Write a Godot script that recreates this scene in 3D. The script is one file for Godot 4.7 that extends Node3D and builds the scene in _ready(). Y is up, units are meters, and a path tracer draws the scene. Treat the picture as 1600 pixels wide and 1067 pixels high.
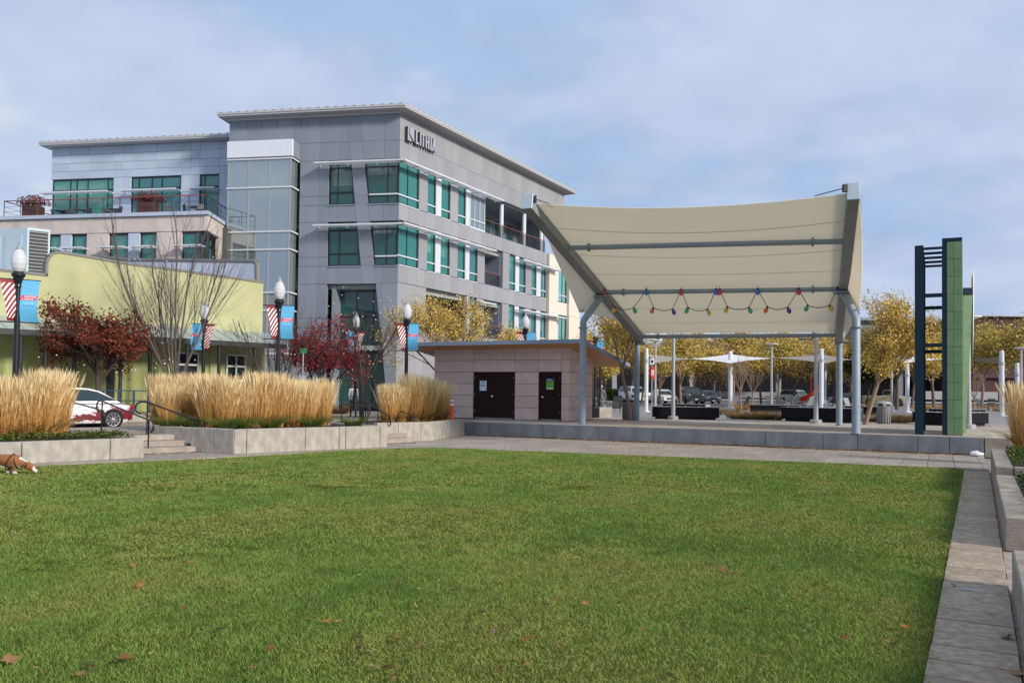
extends Node3D
# A lawn in a city park with an open-air stage, planters, a street and office buildings under a thin cloudy sky.
# Units are metres, y up, the lawn lies at y = 0, the camera looks along -z from eye height.

const F := 1300.0          # focal length in photo pixels (1600 x 1067)
const CY := 578.5          # row of the lens axis
const EYE := 1.68
const STAGE_Y := 0.54
var cam_basis := Basis()
var rng := RandomNumberGenerator.new()
var used := {}
var M := {}                # materials
var T := {}                # textures

func _ready():
	rng.seed = 20241
	setup_camera()
	setup_sky()
	make_materials()
	build_ground()
	build_walls_and_planters()
	build_stage()
	build_shed()
	build_pylon()
	build_office()
	build_shop()
	build_background()
	build_street_things()
	build_plaza_things()
	build_trees()
	build_plants()
	build_dog()
	build_lawn()

func setup_camera():
	var c := Camera3D.new()
	c.name = "camera"
	cam_basis = Basis(Vector3.RIGHT, atan(37.0 / F)) * Basis(Vector3.BACK, 0.0125)
	c.transform = Transform3D(cam_basis, Vector3(0, EYE, 0))
	c.projection = Camera3D.PROJECTION_FRUSTUM
	c.near = 0.1
	c.far = 3000.0
	c.size = 1067.0 / F * c.near
	c.frustum_offset = Vector2(0, (CY - 533.5) / F * c.near)
	c.current = true
	add_child(c)

func setup_sky():
	var we := WorldEnvironment.new()
	we.name = "world_environment"
	var e := Environment.new()
	e.background_mode = Environment.BG_SKY
	e.tonemap_mode = Environment.TONE_MAPPER_LINEAR
	e.tonemap_exposure = 2.0
	e.sdfgi_enabled = true
	e.ssao_enabled = true
	e.ssil_enabled = true
	var sky := Sky.new()
	var sm := PanoramaSkyMaterial.new()
	sm.panorama = ImageTexture.create_from_image(sky_image())
	sm.energy_multiplier = 1.0
	sky.sky_material = sm
	e.sky = sky
	we.environment = e
	add_child(we)
	var sun := DirectionalLight3D.new()
	sun.name = "sun"
	sun.light_energy = 0.66
	sun.light_color = Color(1.0, 0.965, 0.91)
	sun.light_angular_distance = 9.0
	sun.shadow_enabled = true
	var to := Vector3(0.71, 0.43, 0.56).normalized()
	sun.transform = Transform3D(Basis.looking_at(-to, Vector3.UP), Vector3(0, 60, 0))
	add_child(sun)

# thin broken cloud over pale blue, the same in every direction
func sky_image() -> Image:
	var w := 1536
	var h := 768
	var im := Image.create(w, h, false, Image.FORMAT_RGBF)
	var n1 := FastNoiseLite.new()
	n1.seed = 11
	n1.frequency = 1.35
	n1.fractal_octaves = 6
	n1.fractal_gain = 0.55
	var n2 := FastNoiseLite.new()
	n2.seed = 37
	n2.frequency = 2.1
	n2.fractal_octaves = 4
	for y in h:
		var el := PI * (0.5 - (y + 0.5) / h)
		var sy := sin(el)
		var cyy := cos(el)
		for x in w:
			if sy < -0.03:
				im.set_pixel(x, y, Color(0.20, 0.20, 0.19))
				continue
			var az := TAU * (x + 0.5) / w
			var k := 1.0 / (0.22 + maxf(sy, 0.0))
			var px := cos(az) * cyy * k
			var pz := sin(az) * cyy * k
			var a := n1.get_noise_3d(px * 0.75, pz * 0.75, sy * 0.8)
			var b := n2.get_noise_3d(px * 0.9 + 7.0, pz * 0.9, sy)
			var cl := clampf(0.60 + 1.7 * a, 0.0, 1.0)
			cl = cl * cl * (3.0 - 2.0 * cl)
			var wl := clampf((b - 0.12) * 1.7, 0.0, 1.0) * cl
			var d3 := n2.get_noise_3d(px * 1.9 + 21.0, pz * 1.9, sy * 2.0)
			var shade := 1.0 + 0.07 * d3 + 0.06 * a
			# base blue -> cloud lavender grey -> cloud tops
			var r := lerpf(0.225, 0.302, cl) + 0.12 * wl
			var g := lerpf(0.306, 0.350, cl) + 0.10 * wl
			var bl := lerpf(0.448, 0.458, cl) + 0.05 * wl
			im.set_pixel(x, y, Color(r, g, bl) * (shade * 0.885))
	return im

# ---------------------------------------------------------------- helpers

func ray(u: float, v: float) -> Vector3:
	return cam_basis * Vector3((u - 800.0) / F, -(v - CY) / F, -1.0)

func gp(u: float, v: float, h := 0.0) -> Vector3:       # where the sight line through a pixel meets the level y = h
	var d := ray(u, v)
	var t := (h - EYE) / d.y
	return Vector3(d.x * t, h, d.z * t)

func at(u: float, v: float, dist: float) -> Vector3:    # the point on that sight line whose z is -dist
	var d := ray(u, v)
	return Vector3(0, EYE, 0) + d * (dist / -d.z)

class Face:                                             # an upright plane: s along it, y up, out away from it
	var o: Vector3
	var e: Vector3
	var n: Vector3
	func _init(oo: Vector3, ee: Vector3):
		o = Vector3(oo.x, 0, oo.z)
		e = Vector3(ee.x, 0, ee.z).normalized()
		n = Vector3(-e.z, 0, e.x)
		if n.dot(Vector3(0, 0, 1)) < 0.0 and absf(n.z) > 0.05:
			n = -n
	func p(s: float, y: float, out := 0.0) -> Vector3:
		return o + e * s + n * out + Vector3(0, y, 0)
	func basis() -> Basis:
		return Basis(e, Vector3.UP, e.cross(Vector3.UP))

func hit(f: Face, u: float, v: float, out := 0.0) -> Vector2:
	var d := ray(u, v)
	var eye := Vector3(0, EYE, 0)
	var t := (f.o + f.n * out - eye).dot(f.n) / d.dot(f.n)
	var q := eye + d * t
	return Vector2((q - f.o).dot(f.e), q.y)

class MB:                                               # collects triangles for one mesh
	var v := PackedVector3Array()
	var n := PackedVector3Array()
	var c := PackedColorArray()
	var uv := PackedVector2Array()
	var col := Color.WHITE
	var has_uv := false
	func tri(a: Vector3, b: Vector3, d: Vector3):        # counter-clockwise seen from the front
		var nn := (b - a).cross(d - a).normalized()
		v.append(a); v.append(d); v.append(b)
		n.append(nn); n.append(nn); n.append(nn)
		c.append(col); c.append(col); c.append(col)
		if has_uv:
			uv.append(Vector2.ZERO); uv.append(Vector2.ZERO); uv.append(Vector2.ZERO)
	func trin(a: Vector3, b: Vector3, d: Vector3, na: Vector3, nb: Vector3, nd: Vector3):
		v.append(a); v.append(d); v.append(b)
		n.append(na); n.append(nd); n.append(nb)
		c.append(col); c.append(col); c.append(col)
		if has_uv:
			uv.append(Vector2.ZERO); uv.append(Vector2.ZERO); uv.append(Vector2.ZERO)
	func quad(a: Vector3, b: Vector3, d: Vector3, e: Vector3):
		tri(a, b, d)
		tri(a, d, e)
	func quad_uv(a: Vector3, b: Vector3, d: Vector3, e: Vector3):  # a lower left, b lower right, d upper right, e upper left
		has_uv = true
		tri(a, b, d)
		tri(a, d, e)
		var k := uv.size()
		uv[k - 6] = Vector2(0, 1); uv[k - 5] = Vector2(1, 0); uv[k - 4] = Vector2(1, 1)
		uv[k - 3] = Vector2(0, 1); uv[k - 2] = Vector2(0, 0); uv[k - 1] = Vector2(1, 0)
	func box(t: Transform3D, s: Vector3):
		var x := t.basis.x * s.x * 0.5
		var y := t.basis.y * s.y * 0.5
		var z := t.basis.z * s.z * 0.5
		var o := t.origin
		quad(o - x - y + z, o + x - y + z, o + x + y + z, o - x + y + z)
		quad(o + x - y - z, o - x - y - z, o - x + y - z, o + x + y - z)
		quad(o + x - y + z, o + x - y - z, o + x + y - z, o + x + y + z)
		quad(o - x - y - z, o - x - y + z, o - x + y + z, o - x + y - z)
		quad(o - x + y + z, o + x + y + z, o + x + y - z, o - x + y - z)
		quad(o - x - y - z, o + x - y - z, o + x - y + z, o - x - y + z)
	func bbox(t: Transform3D, s: Vector3, b: float):      # a box with chamfered edges
		var x := t.basis.x
		var y := t.basis.y
		var z := t.basis.z
		var h := s * 0.5
		var g := h - Vector3(b, b, b)
		var o := t.origin
		for sx in [-1.0, 1.0]:
			for sy in [-1.0, 1.0]:
				for sz in [-1.0, 1.0]:
					var px: Vector3 = o + x * sx * h.x + y * sy * g.y + z * sz * g.z
					var py: Vector3 = o + x * sx * g.x + y * sy * h.y + z * sz * g.z
					var pz: Vector3 = o + x * sx * g.x + y * sy * g.y + z * sz * h.z
					if sx * sy * sz > 0.0:
						tri(px, py, pz)
					else:
						tri(px, pz, py)
		for s1 in [-1.0, 1.0]:
			for s2 in [-1.0, 1.0]:
				var f1: float = s1 * s2
				_fq(o + x * s1 * h.x + y * s2 * g.y, o + x * s1 * g.x + y * s2 * h.y, z * g.z * f1)
				_fq(o + y * s1 * h.y + z * s2 * g.z, o + y * s1 * g.y + z * s2 * h.z, x * g.x * f1)
				_fq(o + z * s1 * h.z + x * s2 * g.x, o + z * s1 * g.z + x * s2 * h.x, y * g.y * f1)
		for s1 in [-1.0, 1.0]:
			_face(o + x * s1 * h.x, y * g.y * s1, z * g.z)
			_face(o + y * s1 * h.y, z * g.z * s1, x * g.x)
			_face(o + z * s1 * h.z, x * g.x * s1, y * g.y)
	func _fq(a: Vector3, b: Vector3, w: Vector3):
		quad(a - w, b - w, b + w, a + w)
	func _face(o: Vector3, a: Vector3, b: Vector3):
		quad(o - a - b, o + a - b, o + a + b, o - a + b)
	func prism(poly: PackedVector3Array, ext: Vector3, back := true):    # a flat outline pushed along ext
		var m := poly.size()
		var nn := Vector3.ZERO
		for i in m:
			nn += poly[i].cross(poly[(i + 1) % m])
		var up := nn.normalized()
		var ax := (poly[1] - poly[0]).normalized()
		var ay := up.cross(ax)
		var flat := PackedVector2Array()
		for q in poly:
			flat.append(Vector2((q - poly[0]).dot(ax), (q - poly[0]).dot(ay)))
		var ix := Geometry2D.triangulate_polygon(flat)
		var same := up.dot(ext) > 0.0
		for k in range(0, ix.size(), 3):
			var a := poly[ix[k]]
			var b := poly[ix[k + 1]]
			var d := poly[ix[k + 2]]
			var f := (b - a).cross(d - a).dot(ext) > 0.0
			if f:
				tri(a + ext, b + ext, d + ext)
				if back:
					tri(a, d, b)
			else:
				tri(a + ext, d + ext, b + ext)
				if back:
					tri(a, b, d)
		for i in m:
			var a := poly[i]
			var b := poly[(i + 1) % m]
			if same:
				quad(a, b, b + ext, a + ext)
			else:
				quad(b, a, a + ext, b + ext)
	func tube(pts: Array, rads: Array, sides := 8, caps := true):
		var m := pts.size()
		var prev_ring := PackedVector3Array()
		var prev_n := PackedVector3Array()
		var ref := Vector3.ZERO
		for i in m:
			var d: Vector3
			if i == 0:
				d = pts[1] - pts[0]
			elif i == m - 1:
				d = pts[m - 1] - pts[m - 2]
			else:
				d = (pts[i + 1] - pts[i]).normalized() + (pts[i] - pts[i - 1]).normalized()
			d = d.normalized()
			if ref == Vector3.ZERO:
				ref = Vector3.UP if absf(d.y) < 0.9 else Vector3.RIGHT
			var ax := (ref - d * ref.dot(d)).normalized()
			ref = ax
			var ay := d.cross(ax)
			var ring := PackedVector3Array()
			var rn := PackedVector3Array()
			for k in sides:
				var a := TAU * k / sides
				var q := ax * cos(a) + ay * sin(a)
				ring.append(pts[i] + q * rads[i])
				rn.append(q)
			if i > 0:
				for k in sides:
					var k2 := (k + 1) % sides
					trin(prev_ring[k], prev_ring[k2], ring[k2], prev_n[k], prev_n[k2], rn[k2])
					trin(prev_ring[k], ring[k2], ring[k], prev_n[k], rn[k2], rn[k])
			if caps and (i == 0 or i == m - 1):
				for k in range(1, sides - 1):
					if i == 0:
						tri(ring[0], ring[k + 1], ring[k])
					else:
						tri(ring[0], ring[k], ring[k + 1])
			prev_ring = ring
			prev_n = rn
	func lathe(o: Vector3, prof: Array, sides := 16):      # prof: [radius, height] from bottom to top, round the y axis
		for i in range(prof.size() - 1):
			var r0: float = prof[i][0]
			var r1: float = prof[i + 1][0]
			var y0: float = prof[i][1]
			var y1: float = prof[i + 1][1]
			var nn := Vector2(y1 - y0, r0 - r1).normalized()
			for k in sides:
				var a := TAU * k / sides
				var b := TAU * (k + 1) / sides
				var ca := Vector3(cos(a), 0, sin(a))
				var cb := Vector3(cos(b), 0, sin(b))
				var na := ca * nn.x + Vector3(0, nn.y, 0)
				var nb := cb * nn.x + Vector3(0, nn.y, 0)
				var p00 := o + ca * r0 + Vector3(0, y0, 0)
				var p01 := o + cb * r0 + Vector3(0, y0, 0)
				var p10 := o + ca * r1 + Vector3(0, y1, 0)
				var p11 := o + cb * r1 + Vector3(0, y1, 0)
				if r0 > 0.0001:
					trin(p00, p11, p01, na, nb, nb)
				if r1 > 0.0001:
					trin(p00, p10, p11, na, na, nb)
	func mesh() -> ArrayMesh:
		var arr := []
		arr.resize(Mesh.ARRAY_MAX)
		arr[Mesh.ARRAY_VERTEX] = v
		arr[Mesh.ARRAY_NORMAL] = n
		arr[Mesh.ARRAY_COLOR] = c
		if has_uv:
			arr[Mesh.ARRAY_TEX_UV] = uv
		var am := ArrayMesh.new()
		if v.size():
			am.add_surface_from_arrays(Mesh.PRIMITIVE_TRIANGLES, arr)
		return am

func numbered(called: String) -> String:
	var k: int = used.get(called, 0)
	used[called] = k + 1
	return called if k == 0 else "%s_%03d" % [called, k]

func put(called: String, mb, m: Material, parent: Node = null, where := Transform3D()) -> MeshInstance3D:   # one mesh, a part or a thing
	var o := MeshInstance3D.new()
	o.mesh = mb if mb is Mesh else mb.mesh()
	o.material_override = m
	o.transform = where
	if parent == null:
		o.name = numbered(called)
		add_child(o)
	else:
		o.name = called
		parent.add_child(o, true)
	return o

func tag(o: Node, label: String, category: String, group := "", kind := ""):
	if label:
		o.set_meta("label", label)
	if category:
		o.set_meta("category", category)
	if group:
		o.set_meta("group", group)
	if kind:
		o.set_meta("kind", kind)

func struct(called: String, mb, m: Material) -> MeshInstance3D:
	var o := put(called, mb, m)
	o.set_meta("kind", "structure")
	return o

func stuff(called: String, mb, m: Material, label: String, category: String) -> MeshInstance3D:
	var o := put(called, mb, m)
	tag(o, label, category, "", "stuff")
	return o

func thing(called: String, label: String, category: String, where := Transform3D(), group := "") -> Node3D:
	var o := Node3D.new()
	o.name = numbered(called)
	o.transform = where
	add_child(o)
	tag(o, label, category, group)
	return o

func copy(src: Node3D, called: String, label: String, where: Transform3D, group := "") -> Node3D:
	var o: Node3D = src.duplicate()
	o.name = numbered(called)
	o.transform = where
	add_child(o)
	o.set_meta("label", label)
	if group:
		o.set_meta("group", group)
	return o

func xf(p: Vector3, yaw := 0.0) -> Transform3D:
	return Transform3D(Basis(Vector3.UP, yaw), p)

func one_box(s: Vector3, bev := 0.0) -> ArrayMesh:
	var b := MB.new()
	if bev > 0.0:
		b.bbox(Transform3D(), s, bev)
	else:
		b.box(Transform3D(), s)
	return b.mesh()

func bar(a: Vector3, b: Vector3, r: float, sides := 8) -> MB:
	var m := MB.new()
	m.tube([a, b], [r, r], sides)
	return m

# ---------------------------------------------------------------- materials

func noise_tex(seed_: int, freq: float, lo: float, hi: float, oct := 4, type := FastNoiseLite.TYPE_SIMPLEX_SMOOTH, size := 512) -> NoiseTexture2D:
	var n := FastNoiseLite.new()
	n.seed = seed_
	n.noise_type = type
	n.frequency = freq
	n.fractal_octaves = oct
	var t := NoiseTexture2D.new()
	t.width = size
	t.height = size
	t.seamless = true
	t.noise = n
	var g := Gradient.new()
	g.set_color(0, Color(lo, lo, lo))
	g.set_color(1, Color(hi, hi, hi))
	t.color_ramp = g
	return t

func noise_norm(seed_: int, freq: float, strength: float, oct := 4) -> NoiseTexture2D:
	var n := FastNoiseLite.new()
	n.seed = seed_
	n.frequency = freq
	n.fractal_octaves = oct
	var t := NoiseTexture2D.new()
	t.width = 512
	t.height = 512
	t.seamless = true
	t.noise = n
	t.as_normal_map = true
	t.bump_strength = strength
	return t

func mat(called: String, r: float, g: float, b: float, rough := 0.7, metal := 0.0) -> StandardMaterial3D:
	var m := StandardMaterial3D.new()
	m.resource_name = called
	m.albedo_color = Color(r, g, b).linear_to_srgb()
	m.roughness = rough
	m.metallic = metal
	M[called] = m
	return m

func tmat(called: String, r: float, g: float, b: float, rough: float, tex: String, scale: Vector3, norm := "", nscale := 1.0) -> StandardMaterial3D:
	var m := mat(called, r, g, b, rough)
	m.albedo_texture = T[tex]
	m.uv1_triplanar = true
	m.uv1_world_triplanar = true
	m.uv1_scale = scale
	if norm:
		m.normal_enabled = true
		m.normal_texture = T[norm]
		m.normal_scale = nscale
	return m

func vmat(called: String, rough := 0.8, back := 0.0) -> StandardMaterial3D:     # colour from the vertices
	var m := mat(called, 1, 1, 1, rough)
	m.vertex_color_use_as_albedo = true
	if back > 0.0:
		m.backlight_enabled = true
		m.backlight = Color(back, back, back)
	return m

func make_materials():
	T.mottle = noise_tex(3, 0.012, 0.72, 1.0, 6)
	T.stain = noise_tex(5, 0.006, 0.72, 1.0, 7)
	T.soft = noise_tex(8, 0.006, 0.90, 1.0, 3)
	T.grain = noise_tex(9, 0.09, 0.80, 1.0, 3)
	T.n_fine = noise_norm(21, 0.08, 3.0)
	T.n_soft = noise_norm(22, 0.015, 4.0, 3)
	var V := Vector3.ONE
	tmat("concrete", 0.52, 0.48, 0.42, 0.9, "mottle", Vector3(0.8, 0.32, 0.8), "n_fine", 0.4)
	tmat("concrete_dark", 0.225, 0.245, 0.27, 0.85, "stain", Vector3(0.5, 0.28, 0.5), "n_fine", 0.4)
	tmat("concrete_old", 0.40, 0.345, 0.28, 0.92, "stain", V * 0.7, "n_fine", 0.6)
	for k in 4:
		var f: float = [1.0, 0.93, 1.07, 0.87][k]
		tmat("paver%d" % k, 0.47 * f, 0.405 * f, 0.345 * f, 0.92, "mottle", V * (0.6 + 0.1 * k), "n_fine", 0.4)
		tmat("plank%d" % k, 0.50 * f, 0.39 * f, 0.285 * f, 0.9, "mottle", V * (1.1 + 0.2 * k), "n_fine", 0.6)
		tmat("slab%d" % k, 0.62 * f, 0.53 * f, 0.43 * f, 0.9, "mottle", V * (0.45 + 0.08 * k), "n_fine", 0.3)
	tmat("asphalt", 0.10, 0.10, 0.105, 0.9, "grain", V * 1.5, "n_fine", 0.6)
	tmat("far_paving", 0.36, 0.34, 0.31, 0.9, "mottle", V * 0.2)
	tmat("soil", 0.055, 0.045, 0.03, 1.0, "grain", V * 1.3, "n_fine", 1.0)
	tmat("turf", 0.085, 0.115, 0.022, 1.0, "grain", V * 1.1, "n_fine", 1.0)
	mat("black_paint", 0.012, 0.012, 0.014, 0.35)
	mat("joint", 0.02, 0.02, 0.02, 0.9)
	mat("galvanised", 0.33, 0.40, 0.47, 0.45, 0.15)
	tmat("steel_paint", 0.30, 0.37, 0.44, 0.45, "soft", V * 0.5)
	tmat("beam_paint", 0.27, 0.29, 0.31, 0.5, "soft", V * 0.4)
	mat("cap_paint", 0.42, 0.50, 0.56, 0.4)
	mat("membrane", 0.88, 0.845, 0.75, 0.75)
	M.membrane.backlight_enabled = true
	M.membrane.backlight = Color(0.95, 0.93, 0.88)
	mat("seam", 0.66, 0.625, 0.54, 0.8)
	tmat("sail_white", 0.80, 0.80, 0.79, 0.7, "soft", V * 0.3)
	tmat("sail_tan", 0.33, 0.29, 0.24, 0.8, "soft", V * 0.3)
	for k in 3:
		var f: float = [1.0, 0.95, 1.05][k]
		tmat("shed_panel%d" % k, 0.73 * f, 0.56 * f, 0.50 * f, 0.75, "soft", V * 0.6)
		tmat("dark_panel%d" % k, 0.235 * f, 0.265 * f, 0.32 * f, 0.42, "soft", V * 0.05)
		tmat("grey_panel%d" % k, 0.325 * f, 0.325 * f, 0.345 * f, 0.55, "soft", V * 0.05)
		tmat("blue_panel%d" % k, 0.47 * f, 0.54 * f, 0.66 * f, 0.40, "soft", V * 0.05)
		tmat("tan_panel%d" % k, 0.60 * f, 0.53 * f, 0.49 * f, 0.7, "soft", V * 0.2)
		tmat("green_panel%d" % k, 0.155 * f, 0.26 * f, 0.125 * f, 0.55, "soft", V * 0.5)
	mat("white_panel", 0.66, 0.70, 0.76, 0.4)
	mat("cream_panel", 0.66, 0.60, 0.52, 0.7)
	mat("wood_soffit", 0.66, 0.30, 0.10, 0.5)
	mat("roof_metal", 0.22, 0.29, 0.37, 0.4, 0.2)
	mat("soffit_dark", 0.40, 0.40, 0.41, 0.7)
	mat("eave_metal", 0.50, 0.49, 0.48, 0.4, 0.2)
	mat("door_brown", 0.030, 0.016, 0.013, 0.8).metallic_specular = 0.2
	mat("chrome", 0.75, 0.75, 0.75, 0.2, 0.9)
	mat("frame_dark", 0.014, 0.018, 0.020, 0.4)
	mat("shade_white", 0.58, 0.61, 0.65, 0.4)
	mat("interior", 0.075, 0.085, 0.08, 0.9)
	mat("interior_pale", 0.30, 0.32, 0.30, 0.9)
	mat("rail_red", 0.26, 0.075, 0.045, 0.5)
	mat("rail_dark", 0.02, 0.022, 0.025, 0.5)
	for k in 4:
		var q: Array = [[0.035, 0.24, 0.22], [0.03, 0.30, 0.23], [0.05, 0.21, 0.23], [0.015, 0.11, 0.092]][k]
		var g := mat("glass%d" % k, q[0], q[1], q[2], 0.04)
		g.metallic_specular = 0.75
		g.transparency = BaseMaterial3D.TRANSPARENCY_ALPHA
		g.albedo_color.a = [0.70, 0.62, 0.72, 0.6][k]
	var tg := mat("tower_glass", 0.42, 0.475, 0.49, 0.03, 0.7)
	tg.transparency = BaseMaterial3D.TRANSPARENCY_ALPHA
	tg.albedo_color.a = 0.55
	tmat("shop_yellow", 0.50, 0.495, 0.27, 0.85, "soft", V * 0.3)
	tmat("shop_green", 0.46, 0.50, 0.20, 0.8, "soft", V * 0.4)
	mat("shop_white", 0.80, 0.80, 0.84, 0.6)
	mat("awning", 0.42, 0.49, 0.50, 0.35, 0.4)
	mat("coping", 0.17, 0.175, 0.165, 0.6)
	mat("unit_blue", 0.42, 0.52, 0.58, 0.5)
	mat("rail_blue", 0.02, 0.06, 0.13, 0.5)
	mat("pylon_blue", 0.013, 0.028, 0.046, 0.6).metallic_specular = 0.25
	mat("lamp_black", 0.010, 0.011, 0.016, 0.35)
	var gl := mat("globe", 0.72, 0.73, 0.76, 0.12)
	gl.transparency = BaseMaterial3D.TRANSPARENCY_ALPHA
	gl.albedo_color.a = 0.72
	mat("lamp_pole", 0.42, 0.42, 0.43, 0.4, 0.3)
	mat("white_pole", 0.62, 0.64, 0.68, 0.4)
	mat("box_dark", 0.014, 0.014, 0.018, 0.7).metallic_specular = 0.2
	mat("box_edge", 0.33, 0.33, 0.33, 0.5)
	mat("bin_grey", 0.20, 0.20, 0.20, 0.6)
	mat("bin_lid", 0.38, 0.38, 0.39, 0.5)
	mat("chair_dark", 0.05, 0.055, 0.06, 0.6)
	mat("chair_grey", 0.30, 0.31, 0.32, 0.5)
	mat("tyre", 0.015, 0.015, 0.016, 0.9)
	mat("rim", 0.55, 0.55, 0.57, 0.3, 0.7)
	var cg := mat("car_glass", 0.02, 0.035, 0.035, 0.03)
	cg.metallic_specular = 0.8
	for q in [["car_white", 0.72, 0.72, 0.72], ["car_black", 0.012, 0.013, 0.015], ["car_navy", 0.02, 0.025, 0.04], ["car_cream", 0.62, 0.52, 0.34], ["car_silver", 0.35, 0.36, 0.38]]:
		var cp := mat(q[0], q[1], q[2], q[3], 0.3)
		cp.clearcoat_enabled = true
		cp.clearcoat = 1.0
	var ce := vmat("car_paint", 0.3)
	ce.clearcoat_enabled = true
	ce.clearcoat = 1.0
	mat("headlight", 0.7, 0.72, 0.75, 0.1)
	mat("tail_red", 0.35, 0.01, 0.01, 0.2)
	mat("orange", 0.75, 0.10, 0.015, 0.5)
	mat("slide_red", 0.70, 0.055, 0.012, 0.4)
	mat("white_plain", 0.75, 0.75, 0.75, 0.6)
	mat("sign_red", 0.62, 0.02, 0.02, 0.5)
	mat("sign_green", 0.01, 0.22, 0.08, 0.5)
	mat("sign_grey", 0.36, 0.38, 0.38, 0.4, 0.3)
	mat("far_white", 0.30, 0.30, 0.31, 0.7)
	mat("far_dark", 0.24, 0.24, 0.25, 0.8)
	mat("far_brown", 0.058, 0.022, 0.022, 0.8)
	mat("maroon", 0.075, 0.042, 0.042, 0.9)
	mat("cord", 0.012, 0.012, 0.012, 0.7)
	tmat("bark", 0.085, 0.062, 0.050, 0.95, "grain", Vector3(3, 1.2, 3))
	tmat("bark_pale", 0.34, 0.235, 0.17, 0.95, "grain", Vector3(3, 1.2, 3))
	tmat("bark_grey", 0.16, 0.13, 0.12, 0.95, "grain", Vector3(3, 1.2, 3))
	vmat("leaf", 0.7, 0.5)
	vmat("blade", 0.65, 0.45)
	vmat("straw", 0.9, 0.6)
	for k in ["leaf", "blade", "straw"]:
		M[k].metallic_specular = 0.15
	M.turf.metallic_specular = 0.1
	vmat("coat", 0.75)
	vmat("tinted", 0.6)

# ---------------------------------------------------------------- ground, paths, planters, steps

const SO := Vector3(-7.29, 0, -21.92)                 # street frame: a corner of the middle planter
var sw := Vector3(0.695, 0, -0.719)                   # along the street
var sq := Vector3(-0.719, 0, -0.695)                  # across it, away from the lawn
func st(a: float, b: float, y := 0.0) -> Vector3:
	return SO + sw * a + sq * b + Vector3(0, y, 0)

const SA := Vector3(-1.94, 0, -33.42)                 # left front foot of the stage
var se := Vector3(0.889, 0, 0.458)
var sn := Vector3(0.458, 0, -0.889)
func sg(s: float, d: float, y := 0.0) -> Vector3:
	return SA + se * s + sn * d + Vector3(0, y, 0)

const PA := Vector3(2.46, 0, -4.98)                   # a point of the lawn's right edge
var pd := Vector3(0.4895, 0, -0.872)
var pq := Vector3(0.872, 0, 0.4895)
func pg(t: float, o: float, y := 0.0) -> Vector3:
	return PA + pd * t + pq * o + Vector3(0, y, 0)

func lawn_outline() -> PackedVector2Array:
	var r := PackedVector2Array()
	for q in [[2.46 - 0.4895 * 9.0, -4.98 + 0.872 * 9.0], [10.72, -19.72], [10.9, -20.4], [3.45, -23.45], [-2.1, -25.55], [-3.1, -25.4], [-4.43, -24.2], [-7.33, -20.55], [-10.16, -18.0], [-17.0, -11.2], [-17.0, 2.9]]:
		r.append(Vector2(q[0], q[1]))
	return r

func sheet(poly: PackedVector2Array, y: float) -> MB:
	var b := MB.new()
	var ix := Geometry2D.triangulate_polygon(poly)
	for k in range(0, ix.size(), 3):
		var p: Array = []
		for j in 3:
			var q := poly[ix[k + j]]
			p.append(Vector3(q.x, y, q.y))
		if (p[1] - p[0]).cross(p[2] - p[0]).y > 0.0:
			b.tri(p[0], p[1], p[2])
		else:
			b.tri(p[0], p[2], p[1])
	return b

func flat(list: Array) -> PackedVector2Array:
	var r := PackedVector2Array()
	for q in list:
		r.append(Vector2(q.x, q.z))
	return r

# paving stones of a grid that lie inside `inside` and outside `outside`; each one a part
func stones(parent: Node, o: Vector3, ax: Vector3, ay: Vector3, i0: int, i1: int, j0: int, j1: int, sx: float, sy: float, inside: PackedVector2Array, outside: PackedVector2Array, top: float, mats: String, called: String, gap := 0.008):
	for i in range(i0, i1):
		for j in range(j0, j1):
			var c := [o + ax * (i * sx + gap) + ay * (j * sy + gap), o + ax * ((i + 1) * sx - gap) + ay * (j * sy + gap), o + ax * ((i + 1) * sx - gap) + ay * ((j + 1) * sy - gap), o + ax * (i * sx + gap) + ay * ((j + 1) * sy - gap)]
			var t := flat(c)
			if inside.size():
				var r := Geometry2D.intersect_polygons(t, inside)
				if r.is_empty():
					continue
				t = r[0]
			if outside.size():
				var r2 := Geometry2D.clip_polygons(t, outside)
				if r2.is_empty():
					continue
				t = r2[0]
			if t.size() < 3:
				continue
			var poly := PackedVector3Array()
			var area := 0.0
			for k in t.size():
				var q := t[k]
				var q2 := t[(k + 1) % t.size()]
				area += q.x * q2.y - q2.x * q.y
			if absf(area) < 0.02:
				continue
			for q in t:
				poly.append(Vector3(q.x, top - 0.05, q.y))
			var b := MB.new()
			b.prism(poly, Vector3(0, 0.05 + rng.randf_range(-0.0015, 0.0015), 0), false)
			put(called, b, M[mats + str(posmod(i * 7 + j * 13 + rng.randi() % 3, 4))], parent)

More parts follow.
